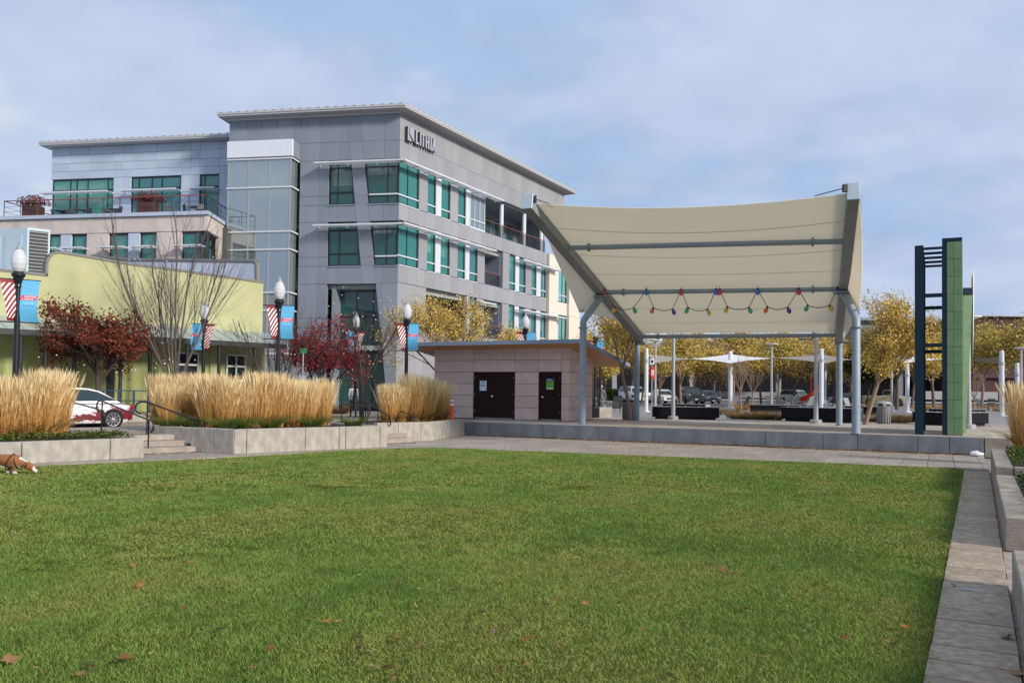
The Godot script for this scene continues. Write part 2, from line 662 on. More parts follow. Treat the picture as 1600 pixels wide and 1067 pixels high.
func build_ground():
	var g := MB.new()
	g.quad(Vector3(-700, -0.08, 60), Vector3(700, -0.08, 60), Vector3(700, -0.08, -1200), Vector3(-700, -0.08, -1200))
	struct("ground", g, M.far_paving)
	struct("lawn", sheet(lawn_outline(), 0.0), M.turf)
	var none := PackedVector2Array()
	var lawn := lawn_outline()
	# paving between lawn and stage
	var rp := flat([Vector3(-2.1, 0, -25.55), Vector3(3.45, 0, -23.45), Vector3(10.9, 0, -20.4), pg(17.15, 0.52), sg(18.2, 0.0), sg(0, 0)])
	var walk := struct("walkway", sheet(rp, -0.03), M.joint)
	stones(walk, SA, se, sn, -2, 31, -8, 0, 0.62, 1.25, rp, lawn, 0.004, "paver", "paving_slab", 0.006)
	# concrete path along the planters
	var lp := flat([Vector3(-17.2, 0, -11.1), Vector3(-10.0, 0, -18.1), Vector3(-4.4, 0, -24.15), Vector3(-3.0, 0, -25.45), Vector3(-2.1, 0, -25.55), Vector3(-1.9, 0, -33.4), st(6.2, 2.2), st(3.0, 2.0), st(-2.2, 2.2), st(-14.5, 1.6)])
	var lw := struct("path", sheet(lp, -0.03), M.joint)
	stones(lw, SO, sw, sq, -12, 9, -4, 3, 1.5, 1.5, lp, lawn, 0.003, "paver", "path_slab", 0.006)
	# narrow border of concrete planks to the right of the lawn
	var border := MB.new()
	border.quad(pg(-10, 0, -0.075), pg(-10, 0.53, -0.075), pg(17.15, 0.53, -0.075), pg(17.15, 0, -0.075))
	var bd := struct("border_path", border, M.joint)
	for k in 68:
		var t0 := -8.6 + k * 0.38
		if t0 + 0.38 > 17.16:
			break
		var b := MB.new()
		b.bbox(Transform3D(Basis(pq, Vector3.UP, -pd), pg(t0 + 0.19, 0.262 + rng.randf_range(-0.004, 0.004), -0.027 + rng.randf_range(-0.002, 0.002))), Vector3(0.515, 0.07, 0.352), 0.006)
		put("plank", b, M["plank%d" % (rng.randi() % 4)], bd)
	# bare concrete beside the border where the right walls leave a gap
	var gap := MB.new()
	gap.quad(pg(-10, 0.53, -0.035), pg(-10, 9, -0.035), pg(17.2, 9, -0.035), pg(17.2, 0.53, -0.035))
	struct("side_path", gap, M.paver2)
	# sidewalk, road and far sidewalk
	var s1 := sheet(flat([st(-16, 2.5), st(6.1, 2.5), st(6.2, 4.7), st(11.8, 6.1), st(30, 6.1), st(30, 7.6), st(-16, 7.6)]), 0.45)
	s1.quad(st(-16, 7.6, 0.25), st(-16, 7.6, 0.45), st(30, 7.6, 0.45), st(30, 7.6, 0.25))
	struct("sidewalk", s1, M.paver0)
	struct("road", sheet(flat([st(-30, 7.55), st(40, 7.55), st(40, 12.4), st(-30, 12.4)]), 0.25), M.asphalt)
	var s2 := sheet(flat([st(-30, 12.4), st(45, 12.4), st(45, 40), st(-30, 40)]), 0.38)
	s2.quad(st(-30, 12.4, 0.2), st(45, 12.4, 0.2), st(45, 12.4, 0.38), st(-30, 12.4, 0.38))
	struct("far_sidewalk", s2, M.paver3)
	# the raised plaza behind the stage front, then rising gently
	var pl := sheet(flat([sg(0, 0.3), sg(18.2, 0.3), sg(60, 0.3), Vector3(300, 0, -5), Vector3(300, 0, -45), Vector3(-4.2, 0, -45), Vector3(-4.2, 0, -36)]), 0.515)
	pl.quad(Vector3(-4.2, 0.515, -45), Vector3(300, 0.515, -45), Vector3(300, 0.9, -85), Vector3(-4.2, 0.9, -85))
	pl.quad(Vector3(-300, 0.9, -85), Vector3(500, 0.9, -85), Vector3(500, 0.9, -900), Vector3(-300, 0.9, -900))
	var plaza := struct("plaza", pl, M.far_paving)
	stones(plaza, SA, se, sn, -1, 28, 0, 5, 1.23, 2.4, flat([sg(0.0, 0.16), sg(30, 0.16), sg(30, 11.9), sg(-1.2, 11.9), sg(-1.2, 1.6), sg(0.0, 1.2)]), none, STAGE_Y, "slab", "floor_slab", 0.008)
	stones(plaza, sg(0, 12), se, sn, 8, 36, 0, 3, 1.0, 2.0, none, none, STAGE_Y - 0.004, "paver", "paving_slab", 0.012)

func wall_run(parent: Node, a: Vector3, b: Vector3, cuts: Array, y0: float, y1: float, thick: float, inward: Vector3, m: Material, called: String, bev := 0.012):
	var d := (b - a)
	d.y = 0.0
	var l := d.length()
	d = d / l
	var c := cuts.duplicate()
	c.push_front(0.0)
	c.append(l)
	for k in c.size() - 1:
		var s0: float = c[k]
		var s1: float = c[k + 1]
		var mid := a + d * (s0 + s1) * 0.5 + inward * thick * 0.5
		mid.y = (y0 + y1) * 0.5
		var mb := MB.new()
		mb.bbox(Transform3D(Basis(d, Vector3.UP, d.cross(Vector3.UP)), mid), Vector3(s1 - s0 - 0.014, y1 - y0, thick), bev)
		put(called, mb, m, parent)

func steps(label: String, a0: float, a1: float, b0: float):
	var t := thing("concrete_steps", label, "steps")
	for k in 3:
		var mb := MB.new()
		var d := 0.42 if k < 2 else 0.8
		mb.bbox(Transform3D(Basis(sw, Vector3.UP, -sq), st((a0 + a1) * 0.5, b0 + 0.4 * k + d * 0.5, 0.075 + 0.15 * k)), Vector3(a1 - a0, 0.15, d), 0.012)
		put("step", mb, M["paver%d" % k], t)
	return t

func soil(parent: Node, pts: Array, y: float):
	put("soil", sheet(flat(pts), y), M.soil, parent)

func vent(parent: Node, p: Vector3, along: Vector3, outw: Vector3):
	var f := MB.new()
	f.bbox(Transform3D(Basis(along, Vector3.UP, outw), p + outw * 0.008), Vector3(0.24, 0.16, 0.03), 0.005)
	var o := put("step_light", f, M.sign_grey, parent)
	var s := MB.new()
	s.box(Transform3D(Basis(along, Vector3.UP, outw), p + outw * 0.026), Vector3(0.17, 0.05, 0.006))
	put("slot", s, M.joint, o)

func build_walls_and_planters():
	# left planter
	var L0 := Vector3(-15.0, 0, -13.2)
	var L1 := Vector3(-9.0, 0, -20.44)
	var dl := (L1 - L0).normalized()
	var il := Vector3(dl.z, 0, -dl.x)
	var t := thing("concrete_planter", "low concrete planter with ground cover and tall straw grass behind the brown dog", "planter")
	wall_run(t, L0, L1, [2.6, 4.9, 6.65, 8.58], 0.0, 0.49, 0.28, il, M.concrete, "wall_panel")
	wall_run(t, L1 + il * 0.28, L1 + il * 2.4, [], 0.0, 0.49, 0.25, -dl, M.concrete, "wall_panel")
	soil(t, [L0 + il * 0.27, L1 + il * 0.27 - dl * 0.2, L1 + il * 2.4 - dl * 0.2, L0 + il * 3.4], 0.45)
	# middle planter
	var C0 := Vector3(-7.29, 0, -21.92)
	var C1 := Vector3(-3.79, 0, -25.54)
	var C3 := Vector3(-9.98, 0, -23.3)
	var dm := (C1 - C0).normalized()
	var im := Vector3(dm.z, 0, -dm.x)
	t = thing("concrete_planter", "long concrete planter full of straw grass between two flights of steps", "planter")
	wall_run(t, C0, C1, [0.36, 2.15, 3.28, 3.5, 4.75], 0.0, 0.655, 0.26, im, M.concrete, "wall_panel")
	var d3 := (C3 - C0).normalized()
	var i3 := Vector3(-d3.z, 0, d3.x)
	wall_run(t, C0 + d3 * 0.02, C3, [0.75], 0.0, 0.655, 0.26, -i3 if i3.dot(dm) < 0.0 else i3, M.concrete, "wall_panel")
	wall_run(t, C1 + im * 0.27, C1 + im * 2.7, [], 0.0, 0.655, 0.26, -dm, M.concrete, "wall_panel")
	vent(t, C0 + d3 * 1.65 + Vector3(0, 0.2, 0) - (-i3 if i3.dot(dm) < 0.0 else i3) * 0.0, d3, i3 if i3.dot(dm) < 0.0 else -i3)
	soil(t, [C0 + im * 0.2, C1 + im * 0.2 - dm * 0.2, C1 + im * 2.7 - dm * 0.2, C3 + dm * 0.2], 0.60)
	# right planter beside the shed
	var R0 := Vector3(-4.45, 0, -27.65)
	var R1 := Vector3(-2.75, 0, -29.45)
	var R2 := Vector3(-1.86, 0, -33.3)
	var dr := (R1 - R0).normalized()
	var ir := Vector3(dr.z, 0, -dr.x)
	t = thing("concrete_planter", "concrete planter of straw grass against the end of the stage wall", "planter")
	wall_run(t, R0, R1, [0.9, 1.9], 0.0, 0.66, 0.24, ir, M.concrete, "wall_panel")
	var dr2 := (R2 - R1).normalized()
	wall_run(t, R1 + dr2 * 0.01, R2, [2.0], 0.0, 0.66, 0.24, Vector3(dr2.z, 0, -dr2.x), M.concrete, "wall_panel")
	vent(t, R0 + dr * 0.75 + Vector3(0, 0.26, 0), dr, -ir)
	soil(t, [R0 + ir * 0.2, R1 + ir * 0.2 - dr * 0.1, R2 - Vector3(0.2, 0, 0), Vector3(-3.4, 0, -34.6), Vector3(-6.4, 0, -29.8)], 0.60)
	steps("concrete steps between the dog's planter and the long planter", -2.25, -0.15, 1.35)
	steps("concrete steps between the long planter and the planter beside the stage", 5.25, 7.3, 1.45)
	# stage front
	t = thing("stage_wall", "long blue grey concrete retaining wall along the front of the stage", "wall")
	var f := Face.new(SA, se)
	var cuts: Array = []
	for u in [764.0, 849.0, 935.0, 1020.0, 1108.0, 1196.0, 1286.0, 1340.0, 1434.6, 1484.0]:
		cuts.append(hit(f, u, 680.0 + (u - 723.0) * 0.035).x)
	wall_run(t, sg(0, 0), sg(18.2, 0), cuts, 0.0, STAGE_Y - 0.003, 0.30, sn, M.concrete_dark, "wall_panel", 0.01)
	t = thing("plaza_wall", "weathered concrete edge of the plaza behind the right planters", "wall")
	wall_run(t, sg(18.22, 0.02), sg(34.0, 0.02), [3.0, 6.0, 9.0, 12.0], -0.05, STAGE_Y - 0.003, 0.30, sn, M.concrete_old, "wall_panel", 0.01)
	# terraced planters on the right
	var defs := [[17.75, 11.62, 0.50, "far right stepped concrete planter at the end of the stage wall"], [11.55, 5.45, 0.36, "middle right concrete planter of dark ivy beside the border path"], [3.15, -6.0, 0.35, "near right plain concrete wall block beside the border path"]]
	for q in defs:
		t = thing("concrete_planter", q[3], "planter")
		var a := pg(q[0], 0.55)
		var b := pg(q[1], 0.55)
		wall_run(t, a, b, [1.9, 3.9] if q[2] > 0.35 else [2.4, 5.4], -0.03, q[2], 0.28, pq, M.concrete_old, "wall_panel", 0.015)
		wall_run(t, b + pq * 0.285, b + pq * 5.0, [2.0], -0.03, q[2] - 0.002, 0.26, pd, M.concrete_old, "wall_panel", 0.015)
		wall_run(t, a + pq * 0.285, a + pq * 5.0, [2.0], -0.03, q[2] - 0.004, 0.26, -pd, M.concrete_old, "wall_panel", 0.015)
		soil(t, [a + pq * 0.27 - pd * 0.2, b + pq * 0.27 + pd * 0.2, b + pq * 5.0 + pd * 0.2, a + pq * 5.0 - pd * 0.2], q[2] - (0.05 if q[2] > 0.355 else 0.003))
	build_rails()

func hook_rail(label: String, lo: Vector3, hi: Vector3, h: float):   # a stair rail: post at each end, sloping handrail, curled ends
	var t := thing("handrail", label, "handrail", Transform3D())
	var d := hi - lo
	d.y = 0.0
	d = d.normalized()
	var pl := lo + Vector3(0, h, 0)
	var ph := hi + Vector3(0, h, 0)
	put("post", bar(lo, pl - Vector3(0, 0.02, 0), 0.021), M.black_paint, t)
	put("post", bar(hi, ph - Vector3(0, 0.02, 0), 0.021), M.black_paint, t)
	var pts: Array = []
	var r := 0.16
	for k in 8:                                         # lower curl
		var a := -PI * 0.5 + PI * k / 7.0
		pts.append(pl - d * (0.10 + r * cos(a)) - Vector3(0, r, 0) + Vector3(0, r * sin(a), 0) + d * 0.0)
	pts[7] = pl - d * 0.10
	pts.append(pl)
	pts.append(ph)
	pts.append(ph + d * 0.18 + Vector3(0, 0.012, 0))
	for k in 8:                                         # upper curl
		var a := PI * 0.5 - PI * (k + 1) / 8.0
		pts.append(ph + d * (0.18 + r * cos(a)) - Vector3(0, r, 0) + Vector3(0, r * sin(a), 0))
	var rads: Array = []
	for k in pts.size():
		rads.append(0.023)
	var mb := MB.new()
	mb.tube(pts, rads, 8)
	put("handrail_bar", mb, M.black_paint, t)
	for q in [lo, hi]:
		var bp := MB.new()
		bp.lathe(q, [[0.0, 0.012], [0.055, 0.012], [0.055, 0.0]], 12)
		put("base_plate", bp, M.black_paint, t)

func build_rails():
	hook_rail("black stair rail running down beside the planter wall behind the dog", gp(230.5, 709.0, 0.0), gp(157.6, 675.5, 0.45), 0.88)
	hook_rail("black stair rail against the left end of the long grass planter", gp(300.0, 705.5, 0.0), gp(228.5, 678.5, 0.45), 0.88)
	hook_rail("black stair rail half hidden by the straw grass beside the white car", gp(157.0, 688.0, 0.30), gp(78.0, 657.0, 0.62), 0.80)
	hook_rail("black stair rail beside the right end of the long grass planter", gp(607.0, 691.0, 0.0), gp(570.5, 663.0, 0.45), 0.88)
	hook_rail("black stair rail against the grass planter next to the stage", gp(642.0, 687.8, 0.0), gp(590.0, 661.0, 0.45), 0.88)
	hook_rail("short black stair rail at the back of the long planter near the bare tree", gp(574.0, 668.0, 0.45), gp(533.0, 661.5, 0.45), 0.75)
	hook_rail("black rail at the top of the right planters beside the tall grass", pg(13.6, 1.9, 0.48), pg(16.6, 3.4, 0.48), 0.30)

# ---------------------------------------------------------------- stage canopy, shed, pylon

func beam(parent: Node, called: String, a: Vector3, b: Vector3, w: float, h: float, m: Material):
	var d := (b - a).normalized()
	var side := d.cross(Vector3.UP).normalized()
	var up := side.cross(d)
	var mb := MB.new()
	mb.bbox(Transform3D(Basis(side, up, -d), (a + b) * 0.5), Vector3(w, h, a.distance_to(b)), 0.012)
	return put(called, mb, m, parent)

func build_stage():
	var t := thing("stage_canopy", "big beige membrane canopy on grey steel columns over the stage", "canopy")
	var FL := gp(910, 663, STAGE_Y)
	var FR := gp(1338.5, 677.5, STAGE_Y)
	var RL := gp(995, 657, STAGE_Y)
	var RR := gp(1312, 665, STAGE_Y)
	var TL := at(824, 315, 25.0)
	var TR := at(1334, 299, 21.5)
	var EL := at(1003, 529, -RL.z)
	var ER := at(1311, 528, -RR.z)
	var bl := TL.lerp(EL, 0.545)
	var br := TR.lerp(ER, 0.525)
	for q in [[FL, bl, 4.55], [FR, br, 4.25]]:
		var foot: Vector3 = q[0]
		var bend := Vector3(foot.x, q[2], foot.z)
		var top: Vector3 = q[1] - Vector3(0, 0.28, 0)
		var mb := MB.new()
		var mid := bend.lerp(top, 0.12) * 0.9 + bend * 0.1
		mb.tube([foot, bend - Vector3(0, 0.08, 0), bend.lerp(top, 0.05), top], [0.13, 0.13, 0.13, 0.13], 16)
		var c := put("column", mb, M.steel_paint, t)
		var fl := MB.new()
		fl.lathe(bend - Vector3(0, 0.3, 0), [[0.13, 0.0], [0.19, 0.0], [0.19, 0.05], [0.13, 0.05]], 18)
		put("collar", fl, M.beam_paint, c)
		var pl := MB.new()
		pl.bbox(Transform3D(Basis(), top + Vector3(0, 0.02, 0)), Vector3(0.55, 0.05, 0.55), 0.005)
		put("head_plate", pl, M.beam_paint, c)
		var fp := MB.new()
		fp.lathe(foot, [[0.0, 0.02], [0.2, 0.02], [0.2, 0.0]], 16)
		put("foot_plate", fp, M.beam_paint, c)
	for q in [[RL, EL], [RR, ER]]:
		var foot: Vector3 = q[0]
		var c := put("column", bar(foot, Vector3(foot.x, q[1].y - 0.1, foot.z), 0.125, 16), M.steel_paint, t)
		var pl := MB.new()
		pl.bbox(Transform3D(Basis(), Vector3(foot.x, q[1].y - 0.12, foot.z)), Vector3(0.5, 0.05, 0.5), 0.005)
		put("head_plate", pl, M.beam_paint, c)
		var fp := MB.new()
		fp.lathe(foot, [[0.0, 0.02], [0.2, 0.02], [0.2, 0.0]], 16)
		put("foot_plate", fp, M.beam_paint, c)
	for q in [[TL, EL, 0.34], [TR, ER, 0.30]]:
		var a: Vector3 = q[0]
		var b: Vector3 = q[1] + (q[1] - q[0]).normalized() * 0.3
		var bm: Node = beam(t, "beam", a, b, q[2], 0.46, M.beam_paint)
		beam(bm, "end_cap", a - (b - a).normalized() * 0.03, a + (b - a).normalized() * 0.012, q[2] + 0.02, 0.48, M.cap_paint)
	# cross pipes with clamp rings
	for k in [0.235, 0.545, 0.955]:
		var a := TL.lerp(EL, k) - Vector3(0, 0.10, 0)
		var b := TR.lerp(ER, k - 0.01) - Vector3(0, 0.10, 0)
		var dd := (b - a).normalized()
		a += dd * 0.15
		b -= dd * 0.15
		var pp := put("cross_pipe", bar(a, b, 0.085, 12), M.steel_paint, t)
		for e in [a + dd * 0.75, b - dd * 0.85]:
			put("clamp_ring", bar(e - dd * 0.03, e + dd * 0.03, 0.14, 14), M.beam_paint, pp)
	# the membrane between the beams, a thin skin with two faces
	var nu := 24
	var nv := 26
	var grid: Array = []
	for j in nv + 1:
		var row: Array = []
		for i in nu + 1:
			row.append(canopy_point(TL, EL, TR, ER, float(i) / nu, float(j) / nv))
		grid.append(row)
	var sk := put("membrane", skin(grid, 0.012), M.membrane, t)
	for v in [0.13, 0.30, 0.44, 0.565, 0.73, 0.87]:
		var s := MB.new()
		for i in 40:
			var a := canopy_point(TL, EL, TR, ER, i / 40.0, v)
			var b := canopy_point(TL, EL, TR, ER, (i + 1) / 40.0, v)
			var a2 := canopy_point(TL, EL, TR, ER, i / 40.0, v + 0.0035)
			var b2 := canopy_point(TL, EL, TR, ER, (i + 1) / 40.0, v + 0.0035)
			var dn := Vector3(0, -0.035, 0)
			s.quad(a + dn, a2 + dn, b2 + dn, b + dn)
		put("seam", s, M.seam, sk)
	# wings that hang from the beams outside
	var ol := [[831, 322, 25.3], [846, 352, 27.0], [863, 392, 28.8], [882, 434, 30.4], [905, 487, 32.3], [924, 491, 33.4], [952, 497, 35.0], [976, 509, 36.7], [994, 522, 37.8]]
	var orr := [[1345, 302, 21.7], [1348, 350, 23.2], [1348.5, 400, 24.9], [1347, 450, 26.6], [1343, 490, 28.0], [1337, 500, 29.3], [1330, 512, 31.0], [1322, 524, 32.8], [1316, 530, 34.2]]
	var ts := [0.015, 0.11, 0.23, 0.37, 0.55, 0.65, 0.78, 0.90, 0.985]
	for side in 2:
		var o: Array = ol if side == 0 else orr
		var gr: Array = []
		for j in 33:
			var f := j / 32.0 * 8.0
			var k := mini(int(f), 7)
			var w := f - k
			var tt: float = lerpf(ts[k], ts[k + 1], w)
			var inn := (TL.lerp(EL, tt) if side == 0 else TR.lerp(ER, tt)) + Vector3(0, 0.05, 0)
			var p0: Array = o[k]
			var p1: Array = o[k + 1]
			var pa: Array = o[maxi(k - 1, 0)]
			var pb: Array = o[mini(k + 2, 8)]
			var q: Array = [0, 0, 0]
			for z in 3:
				q[z] = lerpf(p0[z], p1[z], w) if k == 3 or k == 4 else cubic_interpolate(p0[z], p1[z], pa[z], pb[z], w)
			var out := at(q[0], q[1], q[2])
			var row: Array = []
			for i in 9:
				var x := i / 8.0
				row.append(inn.lerp(out, x) + Vector3(0, -0.10 * x * (1.0 - x), 0))
			gr.append(row)
		put("side_membrane", skin(gr, 0.012), M.membrane, t)
		var kp := at(o[4][0], o[4][1], o[4][2])
		var foot := FL if side == 0 else FR
		put("tie", bar(kp, Vector3(foot.x, kp.y + 0.05, foot.z), 0.03, 6), M.steel_paint, t)
	# turnbuckles at the upper corners
	for q in [[TL, 1.0], [TR, -1.0]]:
		var p: Vector3 = q[0]
		var x := MB.new()
		x.bbox(Transform3D(Basis(), p + Vector3(0.22 * q[1], 0.08, 0)), Vector3(0.12, 0.2, 0.1), 0.01)
		put("bracket", x, M.rail_dark, t)
		put("cable", bar(p + Vector3(0.25 * q[1], 0.08, 0), p + Vector3(0.9 * q[1], -0.06, -0.3), 0.014, 5), M.rail_dark, t)
	build_bulbs(TL, EL, TR, ER)

func canopy_point(TL: Vector3, EL: Vector3, TR: Vector3, ER: Vector3, i: float, j: float) -> Vector3:
	var hump := 4.0 * i * (1.0 - i)
	var tt := lerpf(0.02 + 0.035 * hump, 0.965 - 0.01 * hump, j)
	var a := TL.lerp(EL, tt)
	var b := TR.lerp(ER, tt)
	var p := a.lerp(b, i)
	var sag := lerpf(0.06, 0.02, j) * hump + 0.05 * sin(j * PI * 3.0) * hump
	return p + Vector3(0, 0.10 - sag, 0)

func skin(grid: Array, thick: float) -> MB:              # a smooth sheet of quads with a lower and an upper face
	var mb := MB.new()
	var nj := grid.size()
	var ni: int = grid[0].size()
	var nrm: Array = []
	for j in nj:
		var row: Array = []
		for i in ni:
			var du: Vector3 = grid[j][mini(i + 1, ni - 1)] - grid[j][maxi(i - 1, 0)]
			var dv: Vector3 = grid[mini(j + 1, nj - 1)][i] - grid[maxi(j - 1, 0)][i]
			var nn := du.cross(dv).normalized()
			row.append(nn)
		nrm.append(row)
	for j in nj - 1:
		for i in ni - 1:
			var a: Vector3 = grid[j][i]
			var b: Vector3 = grid[j][i + 1]
			var c: Vector3 = grid[j + 1][i + 1]
			var d: Vector3 = grid[j + 1][i]
			var na: Vector3 = nrm[j][i]
			var nb: Vector3 = nrm[j][i + 1]
			var nc: Vector3 = nrm[j + 1][i + 1]
			var nd: Vector3 = nrm[j + 1][i]
			mb.trin(a, b, c, na, nb, nc)
			mb.trin(a, c, d, na, nc, nd)
			mb.trin(a - na * thick, c - nc * thick, b - nb * thick, -na, -nc, -nb)
			mb.trin(a - na * thick, d - nd * thick, c - nc * thick, -na, -nd, -nc)
	return mb

func build_bulbs(TL: Vector3, EL: Vector3, TR: Vector3, ER: Vector3):
	var cols := {"r": Color(0.62, 0.01, 0.02), "y": Color(0.72, 0.42, 0.02), "g": Color(0.02, 0.42, 0.16), "b": Color(0.01, 0.16, 0.62), "o": Color(0.75, 0.14, 0.01), "p": Color(0.06, 0.015, 0.28)}
	for k in cols:
		var m := mat("bulb_" + k, cols[k].r, cols[k].g, cols[k].b, 0.2)
		m.clearcoat_enabled = true
	var seqs := [
		[["r", 944.7, 456.5], ["y", 961.2, 483.5, -1], ["g", 990.2, 484.5, 1], ["b", 1010.3, 455.5], ["o", 1021.4, 484.5, -1], ["p", 1051.0, 486.5, 1], ["r", 1064.7, 455.5], ["g", 1075.6, 484.0, -1], ["y", 1105.6, 487.0, 1], ["b", 1119.2, 455.0]],
		[["r", 1124.8, 455.0], ["y", 1137.3, 483.0, -1], ["g", 1170.5, 484.0, 1], ["b", 1184.6, 454.5], ["o", 1199.7, 483.0, -1], ["p", 1230.9, 484.0, 1], ["r", 1248.5, 454.5], ["g", 1263.0, 480.5, -1], ["y", 1296.5, 480.5, 1], ["b", 1309.4, 453.5]]]
	var pa := TL.lerp(EL, 0.545)
	var pb := TR.lerp(ER, 0.535)
	var f := Face.new(pa, pb - pa)
	var names := ["string of big coloured bulbs on the left half of the canopy pipe", "string of big coloured bulbs on the right half of the canopy pipe"]
	for si in 2:
		var t := thing("bulb_string", names[si], "string lights", Transform3D(), "strings of coloured bulbs under the canopy")
		var prev := Vector3.ZERO
		var prev_low := false
		for q in seqs[si]:
			var h := hit(f, q[1], q[2] - 4.0, 0.12)
			var top := f.p(h.x, h.y, 0.12)
			var low: bool = q.size() > 3
			var tilt := 0.0 if not low else 0.42 * float(q[3])
			var dirv := (Vector3.DOWN + f.e * tilt).normalized()
			var mb := MB.new()
			var pts: Array = []
			var rr: Array = []
			for k in 9:
				var x := k / 8.0
				pts.append(top + dirv * (0.05 + 0.2 * x))
				rr.append(maxf(0.004, 0.078 * sqrt(maxf(0.0, 1.0 - pow(2.0 * x - 0.85, 2.0) / 1.32)) if x > 0.0 else 0.04))
			mb.tube(pts, rr, 12)
			var b := put("bulb", mb, M["bulb_" + q[0]], t)
			put("socket", bar(top - dirv * 0.005, top + dirv * 0.075, 0.042, 8), M.cord, b)
			if not low:
				put("hook", bar(top, top + Vector3(0, 0.10, 0) + f.n * -0.05, 0.010, 5), M.cord, t)
			if prev != Vector3.ZERO:
				var cp: Array = []
				var cr: Array = []
				for k in 9:
					var x := k / 8.0
					cp.append(prev.lerp(top, x) - Vector3(0, (0.10 if low and prev_low else 0.03) * 4.0 * x * (1.0 - x), 0))
					cr.append(0.013)
				var cm := MB.new()
				cm.tube(cp, cr, 5)
				put("cord", cm, M.cord, t)
			prev = top
			prev_low = low

func build_shed():
	var t := thing("stage_shed", "small panelled shed with sloping roof and brown doors on the stage", "shed")
	var corner := gp(889.0, 658.3, STAGE_Y)
	var f := Face.new(corner, -se)
	var top := 3.70
	var rows: Array = []
	for k in 7:
		rows.append(STAGE_Y + 0.01 + (top - STAGE_Y) * k / 6.0)
	var cols: Array = []
	for u in [889.0, 877.2, 841.8, 804.4, 739.8, 678.0]:
		cols.append(hit(f, u, 600.0).x)
	cols[0] = 0.0
	var L: float = cols[5]
	var sface := Face.new(corner, sn)
	sface.n = se
	var sl0: float = hit(sface, 925.5, 620.0).x
	var core := MB.new()
	core.prism(PackedVector3Array([f.p(0.04, STAGE_Y, -0.06), f.p(L - 0.04, STAGE_Y, -0.06), f.p(L - 0.04, STAGE_Y, -sl0 + 0.04), f.p(0.04, STAGE_Y, -sl0 + 0.04)]), Vector3(0, 3.25, 0))
	put("wall_core", core, M.joint, t)
	var up := Vector3.UP
	for ci in 5:
		for ri in 6:
			if (ci == 3 or ci == 1) and ri < 4:
				continue
			panel(t, f, cols[ci], cols[ci + 1], rows[ri], rows[ri + 1], 0.05, M["shed_panel%d" % ((ci + ri * 2) % 3)], 0.012)
	var sf := Face.new(corner, sn)
	sf.n = se
	var sl := hit(sf, 925.5, 620.0).x
	var scol := [0.0, 0.95, 2.3, sl]
	for ci in 3:
		for ri in 6:
			panel(t, sf, scol[ci], scol[ci + 1], rows[ri], rows[ri + 1], 0.05, M["shed_panel%d" % ((ci + ri) % 3)], 0.012)
	# doors
	var dd := [[cols[3], cols[4], true], [cols[1], cols[2], false]]
	for q in dd:
		var a: float = q[0] + 0.02
		var b: float = q[1] - 0.02
		var fr := MB.new()
		for e in [[a, a + 0.05], [b - 0.05, b]]:
			fr.prism(fpoly(f, e[0], e[1], rows[0], rows[4] - 0.01, -0.04), f.n * 0.06)
		fr.prism(fpoly(f, a + 0.051, b - 0.051, rows[4] - 0.06, rows[4] - 0.01, -0.04), f.n * 0.06)
		put("door_frame", fr, M.door_brown, t)
		var leaves := [[a + 0.055, b - 0.055]] if not q[2] else [[a + 0.055, (a + b) * 0.5 - 0.004], [(a + b) * 0.5 + 0.004, b - 0.055]]
		for k in leaves.size():
			var l: Array = leaves[k]
			var mb := MB.new()
			mb.prism(fpoly(f, l[0], l[1], rows[0] + 0.05, rows[4] - 0.065, -0.03), f.n * 0.03)
			var dr := put("door", mb, M.door_brown, t)
			if q[2] and k == 0:
				pass
			else:
				var hx: float = l[0] + 0.09 if q[2] else l[1] - 0.10
				var kn := MB.new()
				kn.lathe(Vector3.ZERO, [[0.045, 0.0], [0.045, 0.012], [0.018, 0.015], [0.018, 0.05]], 12)
				var hb := Basis(f.e, f.n, -Vector3.UP)
				put("handle", kn, M.chrome, dr, Transform3D(hb, f.p(hx, STAGE_Y + 1.02, 0.0)))
				put("lever", bar(f.p(hx, STAGE_Y + 1.02, 0.05), f.p(hx - 0.12, STAGE_Y + 1.0, 0.05), 0.014, 6), M.chrome, dr)
			for hh in [0.3, 1.05, 1.8]:
				var hs: float = l[1] if (q[2] and k == 1) else l[0]
				if not q[2]:
					hs = l[0]
				put("hinge", bar(f.p(hs, STAGE_Y + hh, 0.005), f.p(hs, STAGE_Y + hh + 0.11, 0.005), 0.012, 6), M.sign_grey, dr)
			var sw_ := MB.new()
			sw_.prism(fpoly(f, l[0] + 0.01, l[1] - 0.01, rows[0] + 0.01, rows[0] + 0.05, -0.02), f.n * 0.028)
			put("sill", sw_, M.sign_grey, dr)
	# roof
	var rp := [f.p(-1.0, 3.90, 1.0), f.p(L + 1.05, 3.90, 1.0), f.p(L + 1.05, 3.11, -4.9), f.p(-1.0, 3.11, -4.9)]
	var r := MB.new()
	r.prism(PackedVector3Array(rp), Vector3(0, 0.055, 0))
	put("roof", r, M.roof_metal, t)
	var so := MB.new()
	var rs := [f.p(-0.97, 3.815, 0.97), f.p(L + 1.02, 3.815, 0.97), f.p(L + 1.02, 3.03, -4.87), f.p(-0.97, 3.03, -4.87)]
	so.prism(PackedVector3Array(rs), Vector3(0, 0.07, 0))
	put("soffit", so, M.wood_soffit, t)
	for e in [[rp[0], rp[1], f.n], [rp[3], rp[0], -f.e], [rp[1], rp[2], f.e]]:
		var a: Vector3 = e[0]
		var b: Vector3 = e[1]
		var fa := MB.new()
		fa.prism(PackedVector3Array([a + Vector3(0, 0.08, 0), b + Vector3(0, 0.08, 0), b + Vector3(0, -0.085, 0), a + Vector3(0, -0.085, 0)]), e[2] * 0.03)
		put("fascia", fa, M.roof_metal, t)
	# frieze between wall and soffit
	# notices on the doors
	var h := hit(f, 749.9, 594.8)
